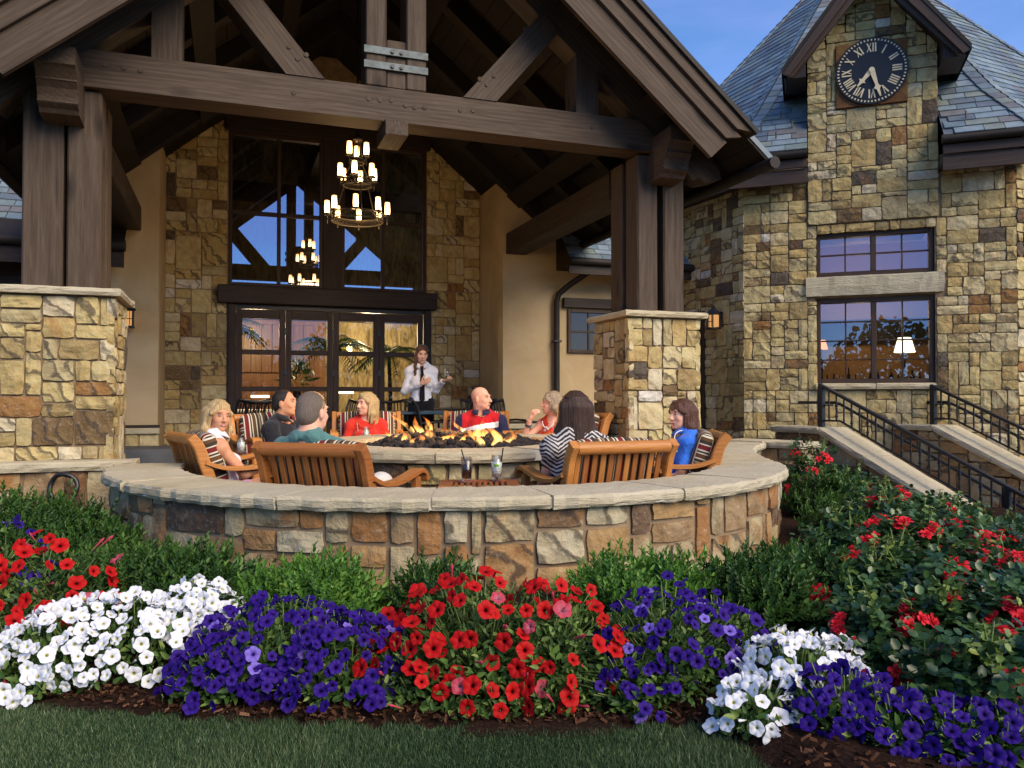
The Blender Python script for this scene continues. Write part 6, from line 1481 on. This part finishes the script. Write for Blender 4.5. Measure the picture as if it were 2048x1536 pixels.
# 6 bald man
def polo(x, y, z):
    m = np.full(len(x), 1); ax_ = np.abs(x); q = z + .04 * x / .2; m[(q > -.125)] = 0; m[(q <= -.125) & (q > -.180)] = 2; m[ax_ > .185] = 1; return m
tw, iw = person('bald man in a red polo with a white band and navy sleeves looking aside', atY(962, 797, 8.3), (-.05, -1), (.90, -.44), 1.02, False, 10, 'skin_pink', 'brow_fair', 0, 0,
       {1: ((.10, .06, -.27), (-.02, .28, -.22), dict(d=(-.8, .6, .1), n=(0, .6, .8), curl=.7)), -1: ((.12, .04, -.27), (.10, .26, -.29), dict(curl=.5))}, None, False,
       dict(mats=['red_polo', 'navy_polo', 'white_band'], matfn=lambda x, y, z: polo(x, y, z), collar='navy_polo', hem=.62, ease=.014), dict(len=.8, mat='khaki'), None, None, True, .7, None, CT)
hd = iw['wr'][1]; hold(None, (hd[0] + .05, hd[1] - .07, hd[2] - .04), .14, 'iced', 'small drink in the hand of the bald man', straw=False)
# 7 coral top, bob
def x7(t, hp, tp_, sh, el, wr, f, r, sc):
    beads('necklace', 'white_band', [tp_(math.sin(a) * .075, .10 + .02 * math.cos(a), -.02 - .09 * math.cos(a)) for a in np.linspace(-1.3, 1.3, 15)], .008, t)
    beads('pendant', 'eye_white', [tp_(-.02, .135, -.12), tp_(.012, .137, -.135), tp_(.0, .136, -.105)], .016, t)
    d = (el[1] - wr[1]); b = MB(); q = Vector(wr[1] + d * .22); tube(b, [q, q + Vector(d) * .10], .034, 12); b.build('bracelet', M['steel_strap'], t)
person('woman with a streaked blonde bob in a coral top resting her chin on her hand', atY(1104, 806, 8.0), (-.62, -.78), (-1, -.12), .96, True, 2, 'skin_pink', 'brow_fair', 0, 0,
       {1: ((.10, .22, -.17), (-.02, .245, .06), dict(d=(-.5, -.15, .8), n=(.3, 1, .2), curl=.9)), -1: ((.07, .08, -.26), (-.05, .3, -.25), dict(curl=.5))}, None, False,
       dict(mats=['coral_knit'], ease=.008, neck=.0, hem=.62), dict(len=2, mat='white_trousers'), LONG(.095, front=.0, flip=.01, fringe=True), 'hair_ash', True, 0, x7, CT)
# 8 zigzag blouse from behind
person('woman with straight dark hair in a sleeveless black and white zigzag blouse seen from behind', atY(1150, 822, 4.95), (-.22, .97), (-.02, 1), 1.0, True, 3, 'skin_pink', 'brow_dark', 0, 0,
       {1: ((.08, .08, -.26), (.03, .30, -.25), dict(curl=.5)), -1: ((.02, .16, -.24), (-.05, .36, -.22), dict(curl=.5))}, None, False,
       dict(mats=['zigzag'], ease=.024, neck=-.02, hem=.60), dict(len=2, mat='white_trousers'), LONG(.225, front=-.02, flip=.022), 'hair_brown', True, .34)
# 9 brunette in blue polo
def x9(t, hp, tp_, sh, el, wr, f, r, sc):
    for s in (-1, 1):
        b = MB(); tube(b, [Vector(tp_(s * (.085 + .085 * q), .045 + .05 * math.sin(q * 3), .022 - .05 * q - .12 * q * q)) + Vector(0 * f) for q in np.linspace(0, 1, 9)], .004, 5); b.build('white_piping', M['white_band'], t)
person('smiling brunette with a fringe in a royal blue polo in the chair at right', atY(1363, 829, 6.0), (-.99, .11), (-.86, -.50), .95, True, 14, 'skin_pink', 'brow_dark', -2, 0,
       {-1: ((.05, .06, -.26), (.0, .29, -.24), dict(curl=.5)), 1: ((.05, .10, -.25), (-.04, .33, -.2), dict(curl=.5))}, None, False,
       dict(mats=['royal_blue'], collar='royal_blue', hem=.62, ease=.013), dict(len=.85, mat='navy_polo'), LONG(.185, front=.0, flip=.005, fringe=True), 'hair_auburn', True, .62, x9)
# side tables with drinks
def side_table(label, x0, x1, y0, y1, z, rz=0):
    c = Vector(((x0 + x1) / 2, (y0 + y1) / 2, 0)); t = thing('side_table', label, 'table', c, rz, 'small teak side tables'); hx, hy = (x1 - x0) / 2, (y1 - y0) / 2; W_ = M['teakred']
    def B(nm, fn): b = MB(); fn(b); b.build(nm, W_, t, world=False)
    for sy in (-1, 1): B('edge_rail', lambda b: beam(b, (-hx, sy * (hy - .03), z - .015), (hx, sy * (hy - .03), z - .015), .06, .03))
    for sx in (-1, 1): B('edge_rail', lambda b: beam(b, (sx * (hx - .04), -hy + .061, z - .015), (sx * (hx - .04), hy - .061, z - .015), .08, .03))
    n = 9; w_ = (2 * hx - .164) / n
    for i in range(n): B('slat', lambda b: beam(b, (-hx + .082 + (i + .5) * w_, -hy + .061, z - .016), (-hx + .082 + (i + .5) * w_, hy - .061, z - .016), w_ - .012, .024))
    for sx in (-1, 1):
        for sy in (-1, 1): B('leg', lambda b: beam(b, (sx * (hx - .05), sy * (hy - .05), 0), (sx * (hx - .05), sy * (hy - .05), z - .031), .045, .045))
side_table('red brown slatted side table with two drinks between the two front chairs', -.43, .045, 4.44, 4.93, .575, R(2))
side_table('slatted side table with a clear drink beside the blonde woman at left', -2.47, -2.07, 6.48, 6.86, .60, R(12))
hold(None, (-.272, 4.78, .576), .148, 'cola', 'dark cola with a straw on the slatted side table', r=.036)
hold(None, (-.094, 4.86, .576), .152, 'iced', 'clear drink with a lime wedge on the slatted side table', lime=True, r=.036)
hold(None, (-2.25, 6.62, .601), .15, 'iced', 'clear iced drink with a straw beside the blonde woman at left', r=.036)
# porch tables and chairs
def porch_at(px, D): p = atY(px, 800, D); return (p.x, p.y, .15)
for (px, D, w_, m_, lb) in ((545, 10.6, .9, 'cream_paint', 'porch table with a pale top behind the man in the black polo'), (815, 9.3, 1.05, 'bluegreen_table', 'blue green metal table in front of the waitress'), (905, 10.8, .9, 'blackpaint', 'dark metal table against the stone wall beside the waitress')):
    bistro_table(lb, porch_at(px, D), w_, m_, R(19))
proto = None
for (px, D, a, lb) in ((472, 10.0, 60, 'black slatted metal chair left of the pale porch table'), (536, 10.0, 10, 'black slatted metal chair in front of the pale porch table'), (640, 10.3, -120, 'black slatted metal chair right of the pale porch table, behind the man in green'),
                       (682, 9.6, 140, 'black slatted metal chair between the two blonde women'), (776, 9.95, 190, 'black slatted metal chair beyond the blue green table'), (872, 9.15, -70, 'black slatted metal chair in front of the waitress'),
                       (925, 9.9, 60, 'black slatted metal chair left of the bald man'), (1003, 9.8, 215, 'black slatted metal chair right of the bald man'), (955, 10.4, 180, 'black slatted metal chair behind the head of the bald man')):
    c = iron_chair(lb, porch_at(px, D), R(a), proto); proto = proto or c
# ================================================================== planting
def raw_mesh(name, V, loops, nper, mat, parent, tint, kind=None, g=None, smooth=False, world=True):
    """quick mesh of equal-sided faces from arrays"""
    base = np.array(BASE.get(parent.name, (0, 0, 0))) if parent is not None and world else np.zeros(3)
    me = bpy.data.meshes.new(name); V = np.asarray(V, np.float32) - base.astype(np.float32); nf = len(loops) // nper
    me.vertices.add(len(V)); me.vertices.foreach_set('co', V.ravel()); me.loops.add(len(loops)); me.loops.foreach_set('vertex_index', np.asarray(loops, np.int32))
    me.polygons.add(nf); me.polygons.foreach_set('loop_start', np.arange(0, nf * nper, nper, dtype=np.int32)); me.polygons.foreach_set('loop_total', np.full(nf, nper, np.int32))
    if smooth: me.polygons.foreach_set('use_smooth', np.ones(nf, bool))
    me.update(calc_edges=True); me.materials.append(mat)
    a = me.attributes.new('tint', 'FLOAT', 'FACE'); a.data.foreach_set('value', np.asarray(tint, np.float32))
    if g is not None: a = me.attributes.new('gco', 'FLOAT_VECTOR', 'POINT'); a.data.foreach_set('vector', np.asarray(g, np.float32).ravel())
    o = link(name, me, parent)
    if kind: o['kind'] = kind
    return o
def nrmz(v): return v / np.maximum(1e-9, np.linalg.norm(v, axis=1, keepdims=True))
def leaf_geo(P, D, N, L, W, fold=.25, curl=.25, round_=False):
    """leaves: base P, along D, upper side N -> verts, quads (two folded quads each)"""
    D = nrmz(D); S = nrmz(np.cross(D, N)); N = np.cross(S, D); L = L[:, None]; W = W[:, None]
    a, b, wa, wb = (.28, .68, .9, .75) if not round_ else (.25, .72, 1.0, .95)
    v = [P, P + D * L * a + S * W * wa + N * W * fold, P + D * L * b + S * W * wb + N * (W * fold - L * curl * .35), P + D * L - N * L * curl, P + D * L * b - S * W * wb + N * (W * fold - L * curl * .35), P + D * L * a - S * W * wa + N * W * fold]
    V = np.stack(v, 1).reshape(-1, 3); n = len(P); base = np.arange(n)[:, None] * 6
    return V, np.concatenate([base + np.array([[0, 1, 2, 3]]), base + np.array([[0, 3, 4, 5]])], 1).ravel()
def rdir(n): return nrmz(nr.normal(size=(n, 3)))
def add_leaves(parent, name, mat, P, D, N, L, W, fold=.25, curl=.25, round_=False, tint=None):
    V, Q = leaf_geo(P, D, N, L, W, fold, curl, round_); n = len(P)
    t = nr.rand(n) if tint is None else tint
    return raw_mesh(name, V, Q, 4, mat, parent, np.repeat(t, 2), 'stuff')
def dome_pts(n, c, r, h, shell=.55, lump=.18, seed=0):
    """points in the outer part of a lumpy dome, with outward directions"""
    d = nr.normal(size=(n, 3)); d[:, 2] = np.abs(d[:, 2]) * 1.1 - .15; d = nrmz(d)
    lum = np.array([1 + lump * mnoise.noise(Vector(x * 2.3) + Vector((seed * 7.1, seed, 0))) * 1.6 for x in d])
    rad = (shell + (1 - shell) * nr.rand(n) ** .6) * lum
    p = d * rad[:, None] * np.array([r, r, h]) + np.array(c); return p, d
def shrub(label, px, D, r, h, mat='shrub_leaf', n=330, L=.034, seed=1, group='clipped green shrubs along the walls'):
    c = atY(px, 900, D); z0 = ground_z(c.x, c.y); t = thing('green_shrub', label, 'shrub', (c.x, c.y, z0), 0, group)
    P0, d = dome_pts(n, (c.x, c.y, z0 + h * .08), r * .84, h * .50, .35, .25, seed); up = nrmz(d * .75 + np.array([0, 0, .75]) + nr.normal(size=d.shape) * .25)
    k_ = 13; Ps, Ds, Ns, Ts = [], [], [], []
    ln = .06 + .08 * nr.rand(n); tb = nr.rand(n)
    for j in range(k_):
        f_ = j / (k_ - 1); az = j * 2.4 + nr.rand(n) * .6; o = nrmz(np.cross(up, rdir(n) * .2 + np.array([.3, .2, 1])) ); o2 = np.cross(up, o); s_ = o * np.cos(az)[:, None] + o2 * np.sin(az)[:, None]
        Ps.append(P0 + up * (ln * f_)[:, None]); Ds.append(s_ * (1 - .45 * f_) + up * (.45 + .9 * f_)); Ns.append(up + s_ * -.2); Ts.append(np.clip(tb * .45 + f_ * .42 + nr.normal(size=n) * .1, 0, 1))
    P = np.concatenate(Ps); Dr = np.concatenate(Ds); N = np.concatenate(Ns); m = len(P)
    keep = P[:, 2] > z0 + .01
    add_leaves(t, 'foliage', M[mat], P[keep], Dr[keep], N[keep], (L * (.7 + .5 * nr.rand(m)))[keep], (L * .22 * (.8 + .4 * nr.rand(m)))[keep], .35, .12, False, np.concatenate(Ts)[keep])
    b = MB(); 
    for i in range(14):
        q = P0[rng.randrange(n)]; tube(b, [(c.x + rng.uniform(-.06, .06), c.y + rng.uniform(-.06, .06), z0 - .02), ((q[0] + c.x) / 2, (q[1] + c.y) / 2, z0 + (q[2] - z0) * .6), tuple(q)], [.010, .007, .004], 5)
    b.build('stems', M['bark_chip'], t, kind='stuff'); return t
for i, a in enumerate((('dark shrub at the far left below the stone ledge', 20, 4.75, .52, .56, 'shrub_leaf', 520), ('dark shrub left of the hose loop below the ledge', 130, 4.55, .36, .46, 'shrub_leaf', 340), ('low shrub against the left end of the ring wall', 205, 4.35, .34, .30, 'shrub_leaf', 300),
                       ('broad shrub behind the white petunias at left', 300, 3.72, .38, .33, 'shrub_leaf', 430), ('shrub right of the broad one, behind the white petunias', 415, 3.66, .27, .27, 'shrub_leaf', 300), ('bright green shrub against the ring wall behind the blue petunias', 640, 3.44, .25, .32, 'bright_leaf', 330),
                       ('small bright shoot beside the bright shrub at its left', 560, 3.40, .17, .24, 'bright_leaf', 150), ('small shrub behind the tall red petunias', 875, 3.50, .20, .27, 'shrub_leaf', 170), ('bright shrub below the right weep hole', 1225, 3.48, .22, .33, 'bright_leaf', 230), ('bright shrub right of the one below the weep hole', 1345, 3.55, .22, .31, 'bright_leaf', 230),
                       ('large dark shrub at the right foot of the ring wall', 1510, 3.50, .27, .40, 'shrub_leaf', 420), ('dark shrub between ring wall and roses', 1620, 3.60, .30, .38, 'shrub_leaf', 400), ('dark shrub in the gap behind the ring wall', 1655, 6.4, .30, .46, 'shrub_leaf', 330), ('dark shrub in the rose bed, below the stair cap', 1700, 5.4, .34, .34, 'shrub_leaf', 380), ('grey green shrub in the middle of the rose bed', 1750, 4.5, .34, .30, 'shrub_leaf', 380))):
    shrub(a[0], a[1], a[2], a[3], a[4], a[5], int(a[6] * 1.25), .034 if a[2] < 6 else .045, i)

# ---- flowers
def petunia_mesh(name, mats, seed):
    rg = random.Random(seed); n = 25; b = MB(); V = []; G = []; ph = rg.random() * 6
    for (r, z, q) in ((.02, -.95, 0), (.10, -.55, .05), (.20, -.18, .12), (.45, -.02, .3), (.72, .05, .65), (1.0, .04, 1.)):
        for j in range(n):
            a = 2 * math.pi * j / n; lob = 1 + q * (.045 * math.cos(5 * a + ph) - .06 * abs(math.sin(2.5 * a + ph / 2)) ** 6); ruf = q * (.09 * math.sin(7 * a + ph * 2) + .05 * rg.uniform(-1, 1)) - q * .10 * abs(math.sin(2.5 * a + ph / 2)) ** 8
            x, y = math.cos(a) * r * lob, math.sin(a) * r * lob; V.append((x * rg.uniform(.97, 1.03), y, z + ruf)); G.append((min(1, r), a, 0))
    b.add(V, [[i * n + j, i * n + (j + 1) % n, (i + 1) * n + (j + 1) % n, (i + 1) * n + j] for i in range(5) for j in range(n)], 0, .5, G, True)
    tube(b, [(0, 0, -1.5), (0, 0, -.9)], [.04, .09], 5, 1, .4); return b.mesh(name, mats)
def bud_mesh(name, mats):
    b = MB(); tube(b, [(0, 0, -1.3), (0, 0, -.6), (.05, 0, .1), (.08, .03, .7), (.1, .05, 1.)], [.08, .12, .14, .20, .02], 7, 0); b.g = [(.8, 0, 0)] * len(b.g); tube(b, [(0, 0, -1.5), (0, 0, -.7)], [.05, .14], 5, 1, .4); return b.mesh(name, mats)
PM = {c: [petunia_mesh(c + '_petunia', [M['petal_' + c], M['stem']], 10 * i + j) for j in range(4)] + [bud_mesh(c + '_bud', [M['petal_' + ('pink' if c == 'red' else c)], M['stem']])] for i, c in enumerate(('red', 'white', 'purple', 'lilac', 'pink'))}
CAMP = Vector((0, 0, EYE))
def place_flower(me, p, nrm, s, t):
    o = bpy.data.objects.new('bloom', me); COL.objects.link(o); o.parent = t; o.location = Vector(p) - Vector(BASE[t.name]); q = Vector(nrm).to_track_quat('Z', 'Y'); o.rotation_euler = (q.to_matrix() @ Matrix.Rotation(rng.random() * 6.28, 3, 'Z')).to_euler(); o.scale = (s, s, s * rng.uniform(.8, 1.1))
def mound_z(parts, x, y):
    z = -1
    for (cx, cy, a, b_, h, z0) in parts:
        q = ((x - cx) / a) ** 2 + ((y - cy) / b_) ** 2
        if q < 1: z = max(z, z0 + h * (1 - q) ** .5)
    return z
def petunias(label, parts, cols, n, leaf_n, fl=.031, lowfrac=.35, pack=1.):
    """parts: (px, D, half width, half depth, height) mounds of one planting"""
    pp = [(lambda c: (c.x, c.y, a, b_, h, ground_z(c.x, c.y) - .02))(atY(px, 900, D)) for (px, D, a, b_, h) in parts]; c0 = pp[0]
    t = thing('petunia_bed', label, 'flower bed', (c0[0], c0[1], c0[5] + .02), 0, 'petunia plantings along the front bed')
    def sample(surf):
        while True:
            q = rng.choices(pp, [a[2] * a[4] for a in pp])[0]; d = Vector((rng.gauss(0, 1), rng.gauss(-.15, 1), abs(rng.gauss(.2, .8)))).normalized(); k_ = surf if surf else rng.uniform(.45, 1.)
            lum = 1 + .16 * mnoise.noise(Vector((d.x * 2.5 + q[0] * 3, d.y * 2.5, d.z * 2.5)))
            p = Vector((q[0] + d.x * q[2] * k_ * lum, q[1] + d.y * q[3] * k_ * lum, q[5] + d.z * q[4] * k_ * lum)); nn = Vector((d.x / q[2], d.y / q[3], d.z / q[4])).normalized()
            if all((((p.x - o[0]) / o[2]) ** 2 + ((p.y - o[1]) / o[3]) ** 2 + ((p.z - o[5]) / o[4]) ** 2) > .72 for o in pp if o is not q) or not surf: return p, nn
    S = [sample(None) for _ in range(leaf_n)]; P = np.array([s[0] for s in S]); Nn = np.array([s[1] for s in S]); m = len(P); D = nrmz(Nn * .8 + rdir(m) * .9 + np.array([0, -.1, .35]))
    L = .020 + .022 * nr.rand(m); keep = P[:, 2] > .012
    add_leaves(t, 'foliage', M['petunia_leaf'], P[keep], D[keep], nrmz(Nn + rdir(m) * .6 + np.array([0, 0, .5]))[keep], L[keep], (L * .27)[keep], .2, .3)
    b = MB()
    for i in range(leaf_n // 22):
        p, nn = sample(.9); r_ = Vector((rng.gauss(0, .4), rng.gauss(0, .4), rng.random())); tube(b, [p - nn * .10, p - nn * .02 + r_ * .02, p + nn * .035 + r_ * .03], [.0032, .003, .0018], 4)
    b.build('stems', M['stem'], t, kind='stuff')
    done = []; tries = 0
    while len(done) < n and tries < n * 30:
        tries += 1; p, nn = sample(1.03 + rng.uniform(-.04, .07))
        if p.z < .03 or (p.z < c0[5] + parts[0][4] * lowfrac and rng.random() < .62): continue
        if nn.dot((CAMP - p).normalized()) < -.45: continue
        if any((p - q).length < fl * pack * rng.uniform(.9, 1.6) for q in done): continue
        done.append(p); tc = (CAMP - p).normalized(); d = (nn * .8 + tc * .55 + Vector((rng.gauss(0, .5), rng.gauss(0, .42), rng.gauss(.15, .38)))).normalized()
        c = rng.choices([x[0] for x in cols], [x[1] for x in cols])[0]; me = PM[c][4] if rng.random() < .13 else PM[c][rng.randrange(4)]
        place_flower(me, p + nn * .012, d, fl * rng.uniform(.72, 1.12), t)
    return t
Wt, Pu, Re = [('white', 1)], [('purple', .975), ('lilac', .025)], [('red', .91), ('pink', .09)]
petunias('deep blue petunias at the far left edge beside the red ones', [(10, 3.95, .22, .2, .34)], Pu, 26, 500)
petunias('red petunias at the far left behind the white ones', [(105, 3.42, .30, .24, .40), (-10, 3.3, .30, .26, .32), (30, 3.08, .22, .18, .20)], Re, 90, 1700, .033)
petunias('broad mound of white petunias at the left', [(235, 3.12, .44, .27, .225), (90, 2.95, .26, .18, .12), (400, 3.22, .18, .20, .235)], Wt, 330, 2600, .0265, .45, pack=.75)
petunias('deep blue petunias between the left white and the middle red ones', [(560, 3.02, .34, .28, .225), (690, 2.95, .26, .27, .20), (455, 2.92, .20, .20, .16)], Pu, 320, 4200, .0250, .15, pack=.85)
petunias('tall loose red petunias in the middle of the bed', [(960, 2.98, .36, .30, .33), (830, 2.88, .22, .22, .17), (1100, 2.92, .26, .24, .33), (1000, 2.76, .36, .13, .12)], Re, 135, 5200, .0315, .1)
petunias('deep blue petunias between the middle red and the right white ones', [(1330, 2.98, .30, .28, .28), (1260, 2.82, .16, .18, .16), (1440, 3.05, .18, .22, .21)], [('purple', .89), ('lilac', .11)], 150, 4200, .0250, .15)
petunias('white petunias at the right in front of the roses', [(1590, 2.74, .20, .22, .17), (1510, 2.55, .13, .12, .12), (1660, 2.80, .13, .14, .145)], Wt, 165, 1600, .028, .3, pack=.75)
petunias('deep blue petunias in the lower right corner', [(1690, 2.50, .18, .18, .13), (1800, 2.40, .17, .16, .11), (1900, 2.32, .16, .14, .12), (2010, 2.26, .16, .14, .12)], [('purple', .95), ('red', .05)], 160, 3400, .0260, .1)

def rose_mesh(seed):
    rg = random.Random(seed); b = MB(); nb_ = rg.randint(5, 8)
    for q in range(nb_):
        c = Vector((rg.gauss(0, .75), rg.gauss(0, .75), rg.gauss(0, .3))) if q else Vector(); s = rg.uniform(.55, .8); ax = Vector((c.x * .4, c.y * .4, 1)).normalized(); x = ax.orthogonal().normalized(); y = ax.cross(x)
        for (m, r, hh, op) in ((3, .28, .55, .1), (4, .55, .5, .35), (5, .9, .32, .8)):
            a0 = rg.random() * 6
            for i in range(m):
                a = a0 + 2 * math.pi * i / m; d = x * math.cos(a) + y * math.sin(a); s_ = ax.cross(d); w_ = r * 1.25 / m * 2.7
                V = [c + (d * .05) * s, c + (d * r * .75 + s_ * w_ * .6 + ax * hh * .6) * s, c + (d * r * (1 + op * .2) + s_ * w_ * .42 + ax * hh * (1.05 - op * .3)) * s, c + (d * r * (1 + op * .25) - s_ * w_ * .42 + ax * hh * (1.05 - op * .3)) * s, c + (d * r * .75 - s_ * w_ * .6 + ax * hh * .6) * s]
                g = [(.1, a, 0), (.6, a, 0), (1, a, 0), (1, a, 0), (.6, a, 0)]; b.add(V, [[0, 1, 2, 3, 4]], 0, .5, g, True)
    return b.mesh('rose_cluster', [M['petal_rose']])
RM = [rose_mesh(i) for i in range(6)]
def rose_bush(label, px, D, r, h, nl, nf, seed):
    c = atY(px, 900, D); z0 = max(-.1, ground_z(c.x, c.y)) if ground_z(c.x, c.y) > -1 else 0.; t = thing('rose_bush', label, 'rose bush', (c.x, c.y, z0), 0, 'red rose bushes filling the right bed')
    P, d = dome_pts(nl, (c.x, c.y, z0 + h * .05), r, h * .92, .55, .28, seed); m = len(P); up = np.array([0, 0, 1.])
    D5, N5, P5, T5, L5 = [], [], [], [], []
    st = nrmz(d * .6 + rdir(m) * .8 + up * .25); nn = nrmz(d * .6 + up * .8 + rdir(m) * .4); sd_ = nrmz(np.cross(st, nn)); tb = nr.rand(m) ** 1.6 * .78
    for (f_, s_) in ((1., 0), (.62, 1), (.62, -1), (.25, 1), (.25, -1)):
        P5.append(P + st * .05 * f_); D5.append(st * (.35 + .9 * (s_ == 0)) + sd_ * s_ * .9 + rdir(m) * .25); N5.append(nn + rdir(m) * .25); T5.append(np.clip(tb + nr.normal(size=m) * .05, 0, 1)); L5.append(.030 + .014 * nr.rand(m))
    L = np.concatenate(L5); add_leaves(t, 'foliage', M['rose_leaf'], np.concatenate(P5), np.concatenate(D5), np.concatenate(N5), L, L * .36, .12, .18, True, np.concatenate(T5))
    b = MB(); cl = []
    for i in range(5):       # pale new canes that stand above the bush
        a = rng.random() * 6.28; q = Vector((c.x + math.cos(a) * r * .6 * rng.random(), c.y + math.sin(a) * r * .6 * rng.random(), z0 + h * .6)); e = q + Vector((rng.uniform(-.12, .12), rng.uniform(-.12, .05), h * .38 + rng.uniform(.02, .12))); mid = q.lerp(e, .5) + Vector((rng.uniform(-.02, .02), 0, .02)); tube(b, [Vector((c.x, c.y, z0)), q, mid, e], [.006, .005, .004, .002], 5); cl.append((q, e))
    b.build('canes', M['stem'], t, kind='stuff')
    k_ = 13; PP = np.array([q.lerp(e, rng.uniform(.2, 1)) for (q, e) in cl for _ in range(k_)]); mm = len(PP); L = .024 + .012 * nr.rand(mm)
    add_leaves(t, 'new_leaves', M['rose_leaf'], PP, rdir(mm) + np.array([0, 0, .3]), rdir(mm) * .5 + up, L, L * .34, .15, .25, True, .82 + .18 * nr.rand(mm))
    for i in range(nf):
        for _ in range(20):
            dd = Vector((rng.gauss(0, .8), rng.gauss(-.5, .7), abs(rng.gauss(.55, .5)))).normalized(); p = Vector((c.x + dd.x * r * 1.02, c.y + dd.y * r * 1.02, z0 + .05 * h + dd.z * h * .98))
            if dd.dot((CAMP - p).normalized()) > .05: break
        place_flower(RM[rng.randrange(6)], p, (dd + (CAMP - p).normalized() * .5 + Vector((0, 0, .3))).normalized(), rng.uniform(.024, .044), t)
rows = (('far row', 7.0, ((1620, .28, .56, 4), (1700, .26, .36, 2))), ('fourth row', 6.0, ((1770, .30, .30, 4), (1870, .32, .22, 2))), ('third row', 5.1, ((1780, .38, .33, 5), (1910, .38, .27, 4), (2040, .36, .18, 2), (1690, .2, .22, 2))),
        ('second row', 4.2, ((1700, .30, .30, 3), (1800, .36, .33, 7), (1925, .38, .32, 6), (2060, .38, .25, 4))), ('middle row', 3.5, ((1715, .28, .29, 4), (1830, .34, .33, 7), (1970, .36, .32, 6), (2110, .34, .28, 2))), ('near row', 2.95, ((1770, .22, .23, 3), (1880, .26, .25, 3), (2000, .28, .26, 3), (2110, .26, .22, 3))), ('nearest row', 2.50, ((1960, .20, .18, 2), (2050, .22, .22, 5), (2200, .3, .25, 3))))
names = {0: 'first', 1: 'second', 2: 'third', 3: 'fourth'}; si = 0
for rn, D, lst in rows:
    for i, (px, r, h, nf) in enumerate(lst):
        si += 1; lb = 'red rose bush in the %s of the right bed, %s from the left' % (rn, names[i]); rose_bush(lb, px, D, r, h, int(900 * (r / .36) ** 2 * (1.15 if D < 3.6 else .9)), int(nf * 2.4), si)

# ---- lawn: a thin sheet that follows the bed edge, with blades
xs = np.concatenate([np.linspace(-6, .7, 70), np.linspace(.705, .86, 40)]); yl = np.array([lawn_edge_y(x) for x in xs]); V = []; yb_ = -40
for x, y in zip(xs, yl): V += [(x, max(y, yb_ + 1), .004), (x, yb_, .004)]
b = MB(); b.add(V, [[2 * i, 2 * i + 1, 2 * i + 3, 2 * i + 2] for i in range(len(xs) - 1) if yl[i] > -30 and yl[i + 1] > -30], 0, .5); b.build('lawn', M['lawn'], kind='structure')
def blades(n, x0, x1, y0, y1):
    x = nr.uniform(x0, x1, n); y = nr.uniform(y0, y1, n); e = np.interp(x, xs, yl) + .02 * np.sin(x * 31) + .012 * np.sin(x * 77 + 1); k_ = y < e + nr.uniform(-.01, .02, n); x, y = x[k_], y[k_]; m = len(x)
    cl_ = np.sin(x * 5.1 + 1.7 * np.sin(y * 4.3)) * .5 + .5
    h = nr.uniform(.010, .024, m) * (.7 + .6 * cl_); a = nr.uniform(0, 6.28, m); w_ = nr.uniform(.0010, .0022, m); le = nr.uniform(.1, .8, m) * h; la = nr.uniform(0, 6.28, m)
    P = np.stack([x, y, np.full(m, .003)], 1); S = np.stack([np.cos(a) * w_, np.sin(a) * w_, np.zeros(m)], 1); T_ = P + np.stack([np.cos(la) * le, np.sin(la) * le, h], 1)
    V = np.stack([P - S, P + S, T_], 1).reshape(-1, 3); return V, np.clip(nr.beta(1.3, 2, m) * 1.05 + .22 * (cl_ - .5) + .12 * np.sin(x * 2.1 + 2 * y), 0, 1)
V1, t1 = blades(230000, -2.6, 1.6, 1.95, 2.95); V2, t2 = blades(60000, -3.5, 2.5, .9, 2.15); V3_, t3 = blades(9000, -3.6, -2.4, 2.0, 3.0)
V = np.concatenate([V1, V2, V3_]); t_ = np.concatenate([t1, t2, t3]); raw_mesh('grass', V, np.arange(len(V)), 3, M['grass_blade'], None, t_, 'stuff')
# ---- bark chips on the bed
n = 9500; x = nr.uniform(-3, 2.6, n); y = np.interp(x, xs, np.maximum(yl, 1.6)) + np.abs(nr.normal(0, .38, n)) + .015; m = n; a = nr.uniform(0, 6.28, n); z = np.array([ground_z(p, q) for p, q in zip(x, y)]) + .006; l_ = nr.uniform(.005, .017, n); w_ = l_ * nr.uniform(.15, .4, n)
P = np.stack([x, y, z], 1); d = np.stack([np.cos(a) * l_, np.sin(a) * l_, nr.normal(0, .3, n) * l_], 1); s_ = np.stack([-np.sin(a) * w_, np.cos(a) * w_, nr.normal(0, .3, n) * w_], 1); up = np.array([0, 0, .005])
V = np.stack([P - d - s_, P + d - s_ * .6, P + d * .9 + s_ + up, P - d * .8 + s_ + up], 1).reshape(-1, 3)
k = NT('bark_mulch_chip', rough=.9, spec=.1); k.col(k.ramp(k.tint(), [(0, (.012, .006, .004)), (.5, (.05, .022, .012)), (.9, (.11, .05, .026)), (1, (.18, .10, .06))])); raw_mesh('bark_chips', V, np.arange(len(V)), 4, k.m, None, nr.rand(n), 'stuff')
# black hose loop hung on the ledge
p = atY(130, 975, 5.85); b = MB(); tube(b, [p + Vector((math.cos(a) * .10, -.02 + .01 * math.sin(3 * a), math.sin(a) * .10)) for a in np.linspace(-.6, 3.9, 22)], .018, 8)
b.build('garden_hose', M['iron'], None, label='black hose loop on the ledge wall behind the left shrubs', cat='hose')

# ---- behind the camera: an unseen wood added to darken what the windows mirror
n = 30000; cx = nr.uniform(-60, 60, n); top = 6.5 + 2.2 * np.sin(cx * .21 + 1) + 1.5 * np.sin(cx * .53); z = top * nr.rand(n) ** .7; y = -34 - 8 * nr.rand(n) - .05 * cx ** 2 * .2; P = np.stack([cx, y, z], 1); Dd = rdir(n); L = nr.uniform(.25, .6, n)
V, Q = leaf_geo(P, Dd, rdir(n), L, L * .4); raw_mesh('unseen_wood', V, Q, 4, M['shrub_leaf'], None, np.repeat(nr.rand(n) * .6, 2), 'stuff')
